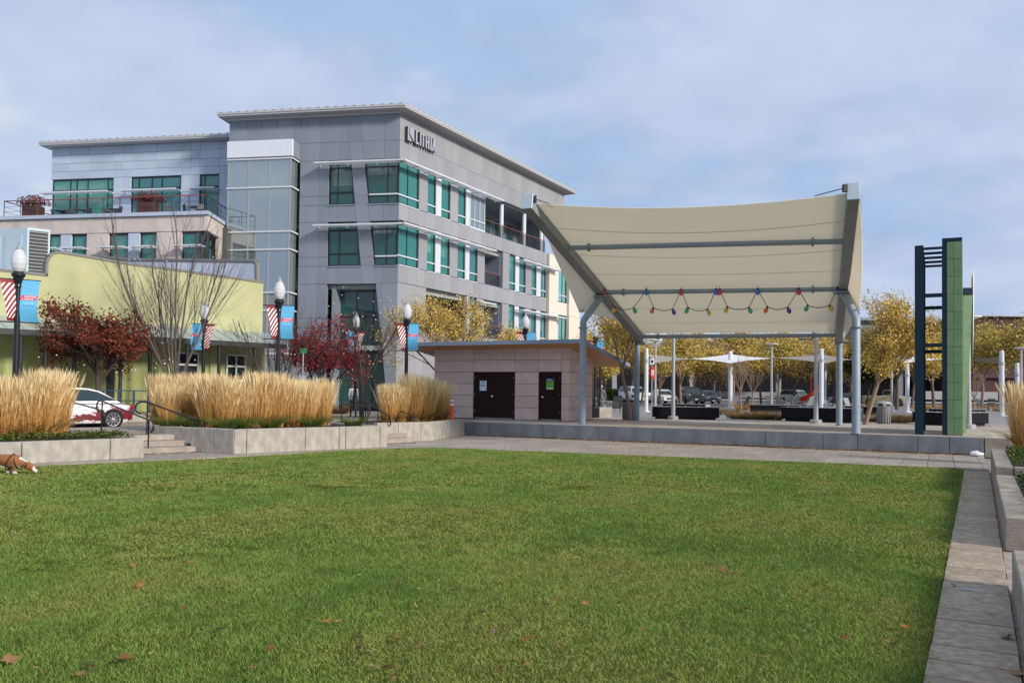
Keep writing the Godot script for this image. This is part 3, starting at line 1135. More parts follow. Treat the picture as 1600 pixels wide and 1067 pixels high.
	var h2 := hit(f, 760.2, 611.0)
	notice("white_notice", "white paper notice with blue print on the double brown door", f, h2.x, h.x, h2.y, h.y, notice_image(0))
	h = hit(f, 854.0, 591.5)
	h2 = hit(f, 865.3, 608.5)
	notice("green_notice", "green paper notice with blue header on the single brown door", f, h2.x, h.x, h2.y, h.y, notice_image(1))

func fpoly(f: Face, s0: float, s1: float, y0: float, y1: float, out: float) -> PackedVector3Array:
	return PackedVector3Array([f.p(s0, y0, out), f.p(s1, y0, out), f.p(s1, y1, out), f.p(s0, y1, out)])

func panel(parent: Node, f: Face, s0: float, s1: float, y0: float, y1: float, thick: float, m: Material, gap := 0.014, out := 0.0, called := "panel"):
	var a := minf(s0, s1) + gap * 0.5
	var b := maxf(s0, s1) - gap * 0.5
	var mb := MB.new()
	mb.bbox(Transform3D(f.basis(), f.p((a + b) * 0.5, (y0 + y1) * 0.5, out - thick * 0.5)), Vector3(b - a, y1 - y0 - gap, thick), minf(0.008, thick * 0.3))
	return put(called, mb, m, parent)

func print_mat(im: Image) -> StandardMaterial3D:
	var m := StandardMaterial3D.new()
	m.albedo_texture = ImageTexture.create_from_image(im)
	m.roughness = 0.6
	return m

func notice(called: String, label: String, f: Face, s0: float, s1: float, y0: float, y1: float, im: Image):
	var mb := MB.new()
	# the face's s axis may run to the left as seen from the front
	var lft := f.p(s1, 0, 0)
	var left_s := s1 if (lft - f.p(s0, 0, 0)).dot(f.n.cross(Vector3.UP)) > 0.0 else s0
	var right_s := s0 if left_s == s1 else s1
	mb.quad_uv(f.p(left_s, y0, 0.012), f.p(right_s, y0, 0.012), f.p(right_s, y1, 0.012), f.p(left_s, y1, 0.012))
	mb.quad_uv(f.p(right_s, y0, 0.008), f.p(left_s, y0, 0.008), f.p(left_s, y1, 0.008), f.p(right_s, y1, 0.008))
	var o := put(called, mb, print_mat(im))
	tag(o, label, "notice")

func rect(im: Image, x: float, y: float, w: float, h: float, c: Color):
	im.fill_rect(Rect2i(int(x), int(y), int(w), int(h)), c)

func notice_image(k: int) -> Image:
	var im := Image.create(128, 192, false, Image.FORMAT_RGB8)
	if k == 0:
		im.fill(Color(0.88, 0.90, 0.94))
		for x in 5:
			rect(im, 26 + x * 16, 14, 11, 16, Color(0.10, 0.13, 0.25))
		rect(im, 20, 46, 88, 10, Color(0.35, 0.55, 0.8))
		rect(im, 18, 66, 24, 34, Color(0.25, 0.5, 0.75))
		rect(im, 48, 72, 58, 6, Color(0.3, 0.4, 0.6))
		rect(im, 48, 84, 58, 6, Color(0.3, 0.4, 0.6))
		rect(im, 30, 96, 80, 10, Color(0.2, 0.5, 0.7))
		rect(im, 12, 134, 22, 8, Color(0.2, 0.3, 0.5))
		rect(im, 96, 134, 22, 8, Color(0.2, 0.3, 0.5))
		rect(im, 0, 180, 128, 12, Color(0.25, 0.42, 0.7))
	else:
		im.fill(Color(0.42, 0.70, 0.25))
		rect(im, 0, 0, 128, 36, Color(0.12, 0.35, 0.62))
		rect(im, 14, 12, 70, 12, Color(0.75, 0.85, 0.95))
		rect(im, 16, 48, 96, 10, Color(0.10, 0.35, 0.12))
		rect(im, 54, 72, 16, 12, Color(0.06, 0.10, 0.06))
		for y in 4:
			rect(im, 18, 96 + y * 14, 92, 4, Color(0.34, 0.60, 0.20))
		rect(im, 8, 164, 112, 22, Color(0.86, 0.9, 0.9))
		rect(im, 20, 172, 86, 5, Color(0.3, 0.4, 0.5))
	return im

func build_pylon():
	var t := thing("stage_pylon", "tall green panelled fin with dark blue posts and ladder rungs at the stage end", "sculpture")
	var g0 := gp(1473.5, 680.0, STAGE_Y)
	var f := Face.new(g0, se)
	var top := 6.83
	var w: float = hit(f, 1480.3, 600.0).x
	var w2: float = hit(f, 1505.5, 600.0).x
	var depth := 4.4
	# blue edge post of the fin
	var mb := MB.new()
	mb.prism(PackedVector3Array([f.p(0, STAGE_Y, 0.01), f.p(w, STAGE_Y, 0.01), f.p(w, STAGE_Y, -depth), f.p(0, STAGE_Y, -depth)]), Vector3(0, top - STAGE_Y, 0))
	put("post", mb, M.pylon_blue, t)
	var hd := MB.new()
	hd.prism(PackedVector3Array([f.p(w + 0.002, top - 0.12, -0.02), f.p(w2 - 0.01, top - 0.12, -0.02), f.p(w2 - 0.01, top - 0.12, -depth), f.p(w + 0.002, top - 0.12, -depth)]), Vector3(0, 0.12, 0))
	put("head_beam", hd, M.pylon_blue, t)
	# fin core and green panels
	var core := MB.new()
	core.prism(PackedVector3Array([f.p(w + 0.002, STAGE_Y, -0.04), f.p(w2 - 0.04, STAGE_Y, -0.04), f.p(w2 - 0.04, STAGE_Y, -depth), f.p(w + 0.002, STAGE_Y, -depth)]), Vector3(0, top - 0.125 - STAGE_Y, 0))
	put("fin_core", core, M.joint, t)
	var nr := 11
	for r in nr:
		var y0 := STAGE_Y + (top - 0.13 - STAGE_Y) * r / nr
		var y1 := STAGE_Y + (top - 0.13 - STAGE_Y) * (r + 1) / nr
		var mid := lerpf(w, w2, 0.42)
		panel(t, f, w + 0.004, mid, y0, y1, 0.04, M["green_panel%d" % (r % 3)], 0.006)
		panel(t, f, mid, w2, y0, y1, 0.04, M["green_panel%d" % ((r + 1) % 3)], 0.006)
		var sf := Face.new(f.p(w2, 0, 0), sn)
		sf.n = se
		for c in 3:
			panel(t, sf, 0.0 + c * depth / 3.0, (c + 1) * depth / 3.0, y0, y1, 0.04, M["green_panel%d" % ((r + c) % 3)], 0.006, 0.002)
	# the tapering buttress behind
	var bp := PackedVector3Array()
	for q in [[1505.8, 460.0], [1520.5, 460.0], [1518.0, 520.0], [1509.5, 679.0], [1505.8, 679.0]]:
		bp.append(at(q[0], q[1], 28.3))
	var bb := MB.new()
	bb.prism(bp, Vector3(0.9, 0, -1.75))
	put("buttress", bb, M.green_panel0, t)
	var cap := PackedVector3Array()
	for q in [[1505.8, 449.5], [1520.8, 449.5], [1520.8, 459.5], [1505.8, 459.5]]:
		cap.append(at(q[0], q[1], 28.25))
	var cb := MB.new()
	cb.prism(cap, Vector3(0.9, 0, -1.75))
	put("buttress_cap", cb, M.pylon_blue, t)
	var wp := PackedVector3Array()
	for q in [[1521.4, 424.0], [1523.4, 424.0], [1523.0, 490.0], [1521.0, 562.0]]:
		wp.append(at(q[0], q[1], 28.6))
	var wb := MB.new()
	wb.prism(wp, Vector3(0.9, 0, -1.75))
	put("white_screen", wb, M.white_plain, t)
	# left frame: two posts joined by a beam on top
	var b0 := gp(1430.3, 679.0, STAGE_Y)
	var fl := Face.new(b0, se)
	var bw: float = hit(fl, 1444.0, 640.0).x
	var ltop := 6.60
	for dpt in [0.0, depth - 0.3]:
		var pb := MB.new()
		pb.prism(PackedVector3Array([fl.p(0, STAGE_Y, -dpt), fl.p(bw, STAGE_Y, -dpt), fl.p(bw, STAGE_Y, -dpt - 0.3), fl.p(0, STAGE_Y, -dpt - 0.3)]), Vector3(0, ltop - STAGE_Y - 0.002, 0))
		put("post", pb, M.pylon_blue, t)
	var tb := MB.new()
	tb.prism(PackedVector3Array([fl.p(0.0, ltop, 0.0), fl.p(bw, ltop, 0.0), fl.p(bw, ltop, -depth), fl.p(0.0, ltop, -depth)]), Vector3(0, 0.02, 0))
	put("top_beam", tb, M.pylon_blue, t)
	var bw2: float = (f.p(0, 0, 0) - fl.p(bw, 0, 0)).dot(se)
	for k in 5:
		rung(t, fl, bw, bw2, ltop - 0.11, 0.075, 0.12 + k * (depth - 0.4) / 4.0)
	for y in [4.95, 3.35]:
		for dpt in [0.12, depth - 0.2]:
			rung(t, fl, bw, bw2, y, 0.12, dpt)

func rung(t: Node, fl: Face, bw: float, len_: float, y: float, h: float, dpt: float):
	var mb := MB.new()
	mb.prism(PackedVector3Array([fl.p(bw + 0.002, y, -dpt), fl.p(bw + len_ - 0.002, y, -dpt), fl.p(bw + len_ - 0.002, y, -dpt - 0.1), fl.p(bw + 0.002, y, -dpt - 0.1)]), Vector3(0, h, 0))
	put("rung", mb, M.pylon_blue, t)

# ---------------------------------------------------------------- office building, terrace wing, shop

func poly_panel(parent: Node, f: Face, pts: Array, thick: float, m: Material, called := "panel", out := 0.0):   # pts: Vector2(s, y), any convex outline
	var c := Vector2.ZERO
	for q in pts:
		c += q
	c /= pts.size()
	var poly := PackedVector3Array()
	for q in pts:
		var d: Vector2 = (c - q).normalized() * 0.010
		poly.append(f.p(q.x + d.x, q.y + d.y, out - thick))
	var mb := MB.new()
	mb.prism(poly, f.n * thick)
	return put(called, mb, m, parent)

# a window: glass sheet set back, dark frame round it, mullions; pts go round the opening
func window_poly(parent: Node, f: Face, pts: Array, mullions: Array, transoms: Array, glass: Material, fm: Material, back := 0.14, bar_m: Material = null, out := 0.0):
	var w := MB.new()
	var n := pts.size()
	var c := Vector2.ZERO
	for q in pts:
		c += q
	c /= n
	var inner: Array = []
	for q in pts:
		var d: Vector2 = c - q
		inner.append(q + Vector2(signf(d.x) * 0.07, signf(d.y) * 0.07))
	for i in n:
		var a: Vector2 = pts[i]
		var b: Vector2 = pts[(i + 1) % n]
		var ai: Vector2 = inner[i]
		var bi: Vector2 = inner[(i + 1) % n]
		w.prism(PackedVector3Array([f.p(a.x, a.y, out - back - 0.05), f.p(b.x, b.y, out - back - 0.05), f.p(bi.x, bi.y, out - back - 0.05), f.p(ai.x, ai.y, out - back - 0.05)]), f.n * 0.10)
	var o := put("window", w, fm, parent)
	var g := MB.new()
	var gp_ := PackedVector3Array()
	for q in inner:
		gp_.append(f.p(q.x, q.y, out - back))
	var ix := [0, 1, 2, 0, 2, 3]
	for k in range(0, 6, 3):
		var a := gp_[ix[k]]
		var b := gp_[ix[k + 1]]
		var d := gp_[ix[k + 2]]
		if (b - a).cross(d - a).dot(f.n) > 0.0:
			g.tri(a, b, d)
		else:
			g.tri(a, d, b)
	put("pane", g, glass, o)
	if glass != M.tower_glass and glass != M.car_glass and back < 1.0 and rng.randf() < 0.55:      # roller blind behind the glass
		var bl := MB.new()
		var drop := rng.randf_range(0.2, 0.55)
		var q0: Vector2 = inner[0]
		var q1: Vector2 = inner[1]
		var q2: Vector2 = q1.lerp(inner[2], drop)
		var q3: Vector2 = q0.lerp(inner[3], drop)
		bl.prism(PackedVector3Array([f.p(q0.x, q0.y, out - back - 0.25), f.p(q1.x, q1.y, out - back - 0.25), f.p(q2.x, q2.y, out - back - 0.25), f.p(q3.x, q3.y, out - back - 0.25)]), f.n * 0.02)
		put("blind", bl, M.white_plain, o)
	for q in mullions:                                   # [s at bottom, s at top]
		var y0: float = minf(pts[2].y, pts[0].y)
		var y1: float = maxf(pts[2].y, pts[0].y)
		put("mullion", _stick(f, q[0], q[1], y0 + 0.06, y1 - 0.06, 0.055, out - back + 0.003), fm, o)
	var smin := 1e9
	var smax := -1e9
	for q in pts:
		smin = minf(smin, q.x)
		smax = maxf(smax, q.x)
	for y in transoms:
		var mb := MB.new()
		var ya: float = y
		var tfrac: float = (ya - pts[3].y) / (pts[0].y - pts[3].y) if absf(pts[0].y - pts[3].y) > 0.01 else 0.0
		var s0 := lerpf(pts[3].x, pts[0].x, tfrac)
		var s1 := lerpf(pts[2].x, pts[1].x, tfrac)
		mb.prism(fpoly(f, s0, s1, ya - 0.045, ya + 0.045, out - back + 0.012), f.n * 0.07)
		put("transom", mb, bar_m if bar_m else fm, o)
	return o

func _stick(f: Face, s0: float, s1: float, y0: float, y1: float, w: float, out: float) -> MB:
	var mb := MB.new()
	mb.prism(PackedVector3Array([f.p(s0 - w * 0.5, y0, out - 0.03), f.p(s0 + w * 0.5, y0, out - 0.03), f.p(s1 + w * 0.5, y1, out - 0.03), f.p(s1 - w * 0.5, y1, out - 0.03)]), f.n * 0.07)
	return mb

func win(parent: Node, f: Face, s0: float, s1: float, y0: float, y1: float, mulls: Array, trans: Array, glass: String, back := 0.14, bm: Material = null, out := 0.0):
	var ml: Array = []
	for s in mulls:
		ml.append([s, s])
	return window_poly(parent, f, [Vector2(s0, y1), Vector2(s1, y1), Vector2(s1, y0), Vector2(s0, y0)], ml, trans, M[glass], M.frame_dark, back, bm, out)

func sunshade(parent: Node, f: Face, s0: float, s1: float, y: float, reach := 0.85):
	var mb := MB.new()
	mb.prism(fpoly(f, s0, s1, y - 0.05, y + 0.05, reach), f.n * 0.05)
	var o := put("sunshade", mb, M.shade_white, parent)
	for k in 3:
		var r := reach * (0.3 + 0.22 * k)
		var sl := MB.new()
		sl.prism(PackedVector3Array([f.p(s0 + 0.05, y - 0.01, r - 0.07), f.p(s1 - 0.05, y - 0.01, r - 0.07), f.p(s1 - 0.05, y - 0.01, r + 0.07), f.p(s0 + 0.05, y - 0.01, r + 0.07)]), Vector3(0, 0.02, 0))
		put("slat", sl, M.shade_white, o)
	var n := maxi(2, int(absf(s1 - s0) / 1.6))
	for k in n + 1:
		var s := lerpf(s0 + 0.1 * signf(s1 - s0), s1 - 0.1 * signf(s1 - s0), float(k) / n)
		var br := MB.new()
		br.prism(fpoly(f, s - 0.02, s + 0.02, y - 0.05, y + 0.03, 0.0), f.n * reach)
		put("bracket", br, M.shade_white, o)

func railing(parent: Node, a: Vector3, b: Vector3, h: float, n: int, top_m: Material, wires := 3, balusters := false):
	var d := (b - a).normalized()
	var o := put("railing", bar(a + Vector3(0, h, 0), b + Vector3(0, h, 0), 0.035, 6), top_m, parent)
	for k in n + 1:
		var p := a.lerp(b, float(k) / n)
		put("post", bar(p, p + Vector3(0, h - 0.03, 0), 0.028, 6), M.rail_dark, o)
	for k in wires:
		var y := h * (k + 1) / (wires + 1.2)
		put("wire", bar(a + Vector3(0, y, 0), b + Vector3(0, y, 0), 0.011, 4), M.rail_dark, o)
	if balusters:
		var m := MB.new()
		var cnt := int(a.distance_to(b) / 0.14)
		for k in cnt:
			var p := a.lerp(b, (k + 0.5) / cnt)
			m.box(Transform3D(Basis(d, Vector3.UP, d.cross(Vector3.UP)), p + Vector3(0, h * 0.48, 0)), Vector3(0.025, h * 0.86, 0.02))
		put("balusters", m, M.rail_dark, o).set_meta("kind", "stuff")

func eave(parent: Node, pts: Array, y0: float, y1: float):       # overhanging roof edge: dark soffit sheet, pale edge
	var poly := PackedVector3Array()
	for q in pts:
		poly.append(Vector3(q.x, y0, q.z))
	var mb := MB.new()
	mb.prism(poly, Vector3(0, (y1 - y0) * 0.45, 0))
	put("soffit", mb, M.soffit_dark, parent)
	var p2 := PackedVector3Array()
	var c := Vector3.ZERO
	for q in poly:
		c += q
	c /= poly.size()
	for q in poly:
		p2.append(Vector3(q.x, y0 + (y1 - y0) * 0.45 + 0.002, q.z) + (q - c).normalized() * 0.05)
	var m2 := MB.new()
	m2.prism(p2, Vector3(0, (y1 - y0) * 0.55, 0))
	var ed := put("roof", m2, M.eave_metal, parent)
	var m3 := MB.new()
	for i in 2:
		var a := p2[i]
		var b := p2[i + 1]
		var n := int(a.distance_to(b) / 0.62)
		var d := (b - a).normalized()
		for k in n:
			m3.box(Transform3D(Basis(d, Vector3.UP, d.cross(Vector3.UP)), a.lerp(b, (k + 0.5) / n) + Vector3(0, (y1 - y0) * 0.55 + 0.02, 0)), Vector3(0.22, 0.04, 0.05))
	put("snow_guard", m3, M.soffit_dark, ed).set_meta("kind", "stuff")

func sA(y: float) -> float:
	return 3.46 - (17.5 - y) * 0.1145
func sB(y: float) -> float:
	return 2.54 - (17.5 - y) * 0.1175

func build_office():
	var t := thing("office_building", "grey panelled four storey office block with slanted corner windows and green glass", "building")
	var C := at(623.5, 300, 55.8)
	var f := Face.new(C, Vector3(-0.985, 0, -0.172))
	var g := Face.new(C, Vector3(0.492, 0, -0.870))
	# solid body well behind the faces, floor plates between the storeys
	var inn := func(sl: float, sr: float, d: float) -> PackedVector3Array:
		var k := f.o - f.n * d - g.n * d * 0.5
		return PackedVector3Array([k, k + f.e * sl, k + f.e * sl + g.e * sr, k + g.e * sr])
	var core := MB.new()
	core.prism(inn.call(11.5, 24.0, 4.2), Vector3(0, 20.5, 0))
	put("core", core, M.interior, t)
	for y in [4.55, 8.72, 12.95, 17.45]:
		var fl := MB.new()
		var k := f.o - f.n * 0.3 - g.n * 0.3
		fl.prism(PackedVector3Array([k + Vector3(0, y, 0), k + f.e * 12.2 + Vector3(0, y, 0), k + f.e * 12.2 + g.e * 25.0 + Vector3(0, y, 0), k + g.e * 25.0 + Vector3(0, y, 0)]), Vector3(0, 0.30, 0))
		put("floor_plate", fl, M.interior_pale, t)
	# ---- left face
	var cols := [12.5, 11.81, 11.21, 10.06, 8.91, 7.76, 7.15, 6.61, 5.77, 5.05, 4.45]
	var bands := [20.58, 18.79, 17.53, 15.07, 14.46, 13.28, 10.87, 10.26, 9.03, 6.68, 6.03, 3.4, 0.4]
	var th := 0.28
	for bi in bands.size() - 1:
		var y1: float = bands[bi]
		var y0: float = bands[bi + 1]
		var wrow: bool = (y1 <= 17.54 and y0 >= 14.4) or (y1 <= 13.3 and y0 >= 10.2)
		var portal: bool = y1 <= 9.04
		for ci in cols.size() - 1:
			var s0: float = cols[ci]
			var s1: float = cols[ci + 1]
			if y1 < 18.7 and s0 < 12.0 and s1 > 7.1 and y0 > 3.0 and s1 < 11.3 and s0 > 7.2 and s0 <= 11.9:
				if s0 <= 11.82:
					continue
			if s1 < 5.0 and (wrow or portal):
				continue
			panel(t, f, s0, s1, y0, y1, th, M["dark_panel%d" % ((ci * 5 + bi * 3) % 3)], 0.016)
		var ks := [[4.45, 4.45], [sA(y0), sA(y1)], [sB(y0), sB(y1)], [1.09, 1.09], [0.0, 0.0]]
		for k in 4:
			var a: Array = ks[k]
			var b: Array = ks[k + 1]
			if (wrow and k != 1) or (portal and (k == 0)):
				continue
			if portal and k == 2 and b[0] > a[0]:
				continue
			if portal and k == 3:
				a = [sB(y0) if sB(y0) < 1.09 else 1.09, sB(y1) if sB(y1) < 1.09 else 1.09]
			if portal and k == 1:
				continue
			if portal and k == 2:
				if sB(y0) <= 1.1 or sB(y1) <= 1.1:
					continue
			poly_panel(t, f, [Vector2(a[0], y0), Vector2(b[0], y0), Vector2(b[1], y1), Vector2(a[1], y1)], th, M["dark_panel%d" % ((k + bi) % 3)])
	for q in [[17.5, 14.48, [5.05, 5.0]], [13.24, 10.26, [4.96, 4.88]]]:
		var y1: float = q[0]
		var y0: float = q[1]
		var m1 := lerpf(sA(y1), 5.0, 0.62)
		window_poly(t, f, [Vector2(5.03, y1), Vector2(sA(y1) + 0.02, y1), Vector2(sA(y0) + 0.02, y0), Vector2(4.98, y0)], [[m1, m1]], [y0 + 0.85, y1 - 0.5], M.glass3, M.frame_dark)
		window_poly(t, f, [Vector2(sB(y1) - 0.02, y1), Vector2(0.06, y1), Vector2(0.06, y0), Vector2(sB(y0) - 0.02, y0)], [[0.85, 0.85]], [y1 - 0.5], M.glass3, M.frame_dark)
		var tr := MB.new()
		tr.prism(fpoly(f, sB(y0) - 0.05, 0.1, y0 + 0.58, y0 + 0.68, -0.08), f.n * 0.08)
		put("transom", tr, M.shade_white, t)
		for e in [[5.03, sA(y0)], [sB(y0) - 0.02, 0.02]]:
			var sl := MB.new()
			sl.prism(fpoly(f, e[1], e[0], y0 - 0.10, y0 - 0.01, -0.02), f.n * 0.07)
			put("sill", sl, M.dark_panel1, t)
		sunshade(t, f, -0.55, 5.75, y1 - 0.34, 0.9)
	# entrance portal
	var pw: Node = window_poly(t, f, [Vector2(4.75, 8.98), Vector2(sB(8.98) + 0.02, 8.98), Vector2(sB(0.5) + 0.02, 0.5), Vector2(4.6, 0.5)], [[3.3, 3.3], [2.1, 2.1]], [6.9, 4.4, 3.6], M.glass3, M.frame_dark, 1.2)
	var rv := MB.new()
	rv.prism(PackedVector3Array([f.p(4.78, 0.4, -0.29), f.p(4.5, 0.4, -0.29), f.p(4.5, 0.4, -1.3), f.p(4.78, 0.4, -1.3)]), Vector3(0, 8.58, 0))
	put("reveal", rv, M.dark_panel0, t)
	# glass stair tower
	var tw := thing_part(t, "stair_tower")
	var tf := Face.new(f.p(0, 0, 1.05), f.e)
	var tx := [11.9, 10.38, 8.86, 7.36]
	var ty := [17.5, 15.53, 12.5, 11.28, 8.35, 7.15, 4.2, 0.5]
	for xi in 3:
		for yi in ty.size() - 1:
			var pn := MB.new()
			pn.prism(fpoly(tf, tx[xi + 1] + 0.012, tx[xi] - 0.012, ty[yi + 1] + 0.05, ty[yi] - 0.05, -0.02), f.n * 0.02)
			put("pane", pn, M.tower_glass, tw)
	for yi in ty.size() - 1:
		var sf := Face.new(f.p(7.36, 0, 0), f.n)
		var pn := MB.new()
		var a := f.p(7.36, ty[yi + 1] + 0.05, 0.02)
		var b := f.p(7.36, ty[yi + 1] + 0.05, 1.02)
		var hh := Vector3(0, ty[yi] - ty[yi + 1] - 0.1, 0)
		pn.prism(PackedVector3Array([a, b, b + hh, a + hh]), -f.e * 0.02)
		put("pane", pn, M.tower_glass, tw)
		var pn2 := MB.new()
		a = f.p(11.9, ty[yi + 1] + 0.05, 0.02)
		b = f.p(11.9, ty[yi + 1] + 0.05, 1.02)
		pn2.prism(PackedVector3Array([a, b, b + hh, a + hh]), f.e * 0.02)
		put("pane", pn2, M.tower_glass, tw)
	for x in tx:
		put("mullion", _stick(tf, x, x, 0.5, 17.5, 0.10, 0.0), M.sign_grey, tw)
	for y in [15.53, 12.5, 11.28, 8.35, 7.15, 4.2, 17.5]:
		var mb := MB.new()
		mb.prism(PackedVector3Array([tf.p(12.0, y - 0.05, 0.0), tf.p(7.26, y - 0.05, 0.0), tf.p(7.26, y - 0.05, 0.1), tf.p(12.0, y - 0.05, 0.1)]), Vector3(0, 0.1, 0))
		mb.prism(PackedVector3Array([f.p(7.26, y - 0.05, 0.0), f.p(7.20, y - 0.05, 0.0), f.p(7.20, y - 0.05, 1.1), f.p(7.26, y - 0.05, 1.1)]), Vector3(0, 0.1, 0))
		put("transom", mb, M.shade_white, tw)
	for k in 5:
		panel(tw, tf, [12.0, 11.6, 10.35, 9.6, 8.85, 7.65][k], [12.0, 11.6, 10.35, 9.6, 8.85, 7.65][k + 1], 17.62, 18.78, 0.2, M["white_panel"], 0.016, 0.12)
	panel(tw, tf, 7.65, 7.2, 17.62, 18.78, 0.2, M.white_panel, 0.016, 0.12)
	var lid := MB.new()
	lid.prism(PackedVector3Array([f.p(12.0, 17.64, 0.0), f.p(7.2, 17.64, 0.0), f.p(7.2, 17.64, 0.96), f.p(12.0, 17.64, 0.96)]), Vector3(0, 1.12, 0))
	put("tower_roof", lid, M.dark_panel2, tw)
	# stair inside the tower: back wall, landings, flights
	var bw := MB.new()
	bw.prism(fpoly(f, 12.2, 7.1, 0.4, 18.6, -3.2), f.n * 0.1)
	put("stair_wall", bw, M.interior_pale, tw)
	for y in [4.6, 8.8, 13.0]:
		var ld := MB.new()
		ld.prism(PackedVector3Array([f.p(12.0, y, -3.0), f.p(7.4, y, -3.0), f.p(7.4, y, -1.4), f.p(12.0, y, -1.4)]), Vector3(0, 0.25, 0))
		put("landing", ld, M.shade_white, tw)
		var fl := MB.new()
		fl.prism(PackedVector3Array([f.p(11.5, y - 2.0, -1.3), f.p(8.0, y + 0.1, -1.3), f.p(8.0, y + 0.35, -1.3), f.p(11.5, y - 1.75, -1.3)]), f.n * 1.0)
		put("flight", fl, M.shade_white, tw)
	# ---- right face
	var END := 21.95
	var jt: Array = [0.0]
	while jt[-1] < END - 1.2:
		jt.append(jt[-1] + [1.15, 1.02, 1.12, 0.98][jt.size() % 4])
	jt.append(END)
	for bd in [[20.58, 18.80], [18.80, 17.53], [14.45, 13.36], [10.32, 9.12], [6.05, 4.9], [4.9, 2.6], [2.6, 0.4]]:
		for k in jt.size() - 1:
			panel(t, g, jt[k], jt[k + 1], bd[1], bd[0], th, M["grey_panel%d" % ((k * 2 + int(bd[0])) % 3)], 0.012)
	var storeys := [
		[14.47, 17.51, [[0.02, 2.3, 1.1, 0], [3.33, 4.37, 0, 0], [5.05, 6.22, 0, 0], [7.27, 8.36, 0, 0], [8.9, 11.1, 9.9, 3]], [[11.1, 21.95]]],
		[10.34, 13.34, [[0.02, 2.34, 1.1, 0], [3.35, 4.38, 0, 0], [5.05, 6.24, 0, 0], [7.29, 8.37, 0, 0], [8.96, 10.13, 0, 0], [15.15, 16.2, 0, 1], [16.85, 18.0, 0, 1], [19.1, 20.02, 0, 1], [20.8, 21.87, 0, 1]], [[11.2, 14.08]]],
		[6.07, 9.10, [[9.0, 10.1, 0, 0], [15.13, 16.15, 0, 1], [16.85, 18.0, 0, 1], [19.04, 20.05, 0, 1], [20.8, 21.9, 0, 1]], [[3.3, 8.66], [11.1, 14.04]]]]
	for si in 3:
		var sd: Array = storeys[si]
		var y0: float = sd[0]
		var y1: float = sd[1]
		var op: Array = []
		for w in sd[2]:
			op.append([w[0], w[1]])
			var gm := "glass%d" % [0, 1, 2][int(w[0] * 3.0) % 3]
			var mulls := [w[2]] if w[2] > 0.0 else []
			if w[3] == 3:
				window_poly(t, g, [Vector2(w[0], y1), Vector2(w[1], y1), Vector2(w[1], y0), Vector2(w[0], y0)], [[9.6, 9.6], [10.35, 10.35]], [y0 + 0.62, y1 - 0.5], M.tower_glass, M.shade_white, 0.02, M.shade_white)
			else:
				win(t, g, w[0], w[1], y0, y1, mulls, [y0 + 0.62], gm, 0.14, M.shade_white)
			var sl := MB.new()
			sl.prism(fpoly(g, w[0], w[1], y0 - 0.07, y0 - 0.005, -0.02), g.n * 0.06)
			put("sill", sl, M.shade_white, t)
		for w in sd[3]:
			op.append(w)
		op.sort_custom(func(a, b): return a[0] < b[0])
		var cur := 0.0
		for w in op + [[END, END]]:
			if w[0] - cur > 0.12:
				var wide: float = w[0] - cur
				panel(t, g, cur, w[0], y0, y1, th, M.shade_white if wide < 0.85 else M["grey_panel%d" % (int(cur * 3.0) % 3)], 0.012)
			cur = w[1]
		for w in sd[3]:
			loggia(t, g, w[0], w[1], y0, y1, si)
	for q in [[-0.6, 12.6, 17.16], [-0.6, 11.55, 12.95], [16.0, 23.1, 12.95], [9.2, 11.6, 8.72], [16.0, 24.4, 8.72]]:
		sunshade(t, g, q[0], q[1], q[2], 0.85)
	# far bay, paler
	for q in [[22.0, 23.6, 0.25], [26.2, 28.6, 0.25]]:
		for y in [[0.4, 6.0], [6.0, 9.1], [9.1, 13.3], [13.3, 14.4]]:
			panel(t, g, q[0], q[1], y[0], y[1], 0.5, M.cream_panel, 0.015, q[2])
	for y in [[0.4, 6.05], [9.1, 10.3], [13.3, 14.4]]:
		panel(t, g, 23.62, 26.18, y[0], y[1], 0.3, M.cream_panel, 0.015)
	for y in [[6.07, 9.1], [10.32, 13.3]]:
		panel(t, g, 23.62, 24.45, y[0], y[1], 0.25, M.shade_white, 0.012)
		win(t, g, 24.5, 26.15, y[0], y[1], [25.3], [y[0] + 0.62], "glass1", 0.1, M.shade_white)
	for k in 3:
		panel(t, g, END + k * 1.15, END + (k + 1) * 1.15, 17.53, 20.58, th, M["grey_panel%d" % (k % 3)], 0.012)
	# trim and roof
	var tr := MB.new()
	tr.prism(fpoly(f, -0.03, 12.5, 20.59, 20.68, -0.2), f.n * 0.26)
	put("trim", tr, M.shade_white, t)
	var tr2 := MB.new()
	tr2.prism(fpoly(g, 0.0, 25.4, 20.59, 20.68, -0.2), g.n * 0.26)
	put("trim", tr2, M.eave_metal, t)
	eave(t, [f.p(13.0, 0, 0.75), f.p(0, 0, 0) + f.n * 0.62 + g.n * 0.62, g.p(26.3, 0, 0.8), g.p(26.3, 0, -12.0), f.p(13.0, 0, -12.0)], 20.69, 20.95)
	build_sign(g)
	build_terrace(f)

func thing_part(parent: Node, called: String) -> Node3D:
	var o := Node3D.new()
	o.name = called
	parent.add_child(o, true)
	return o

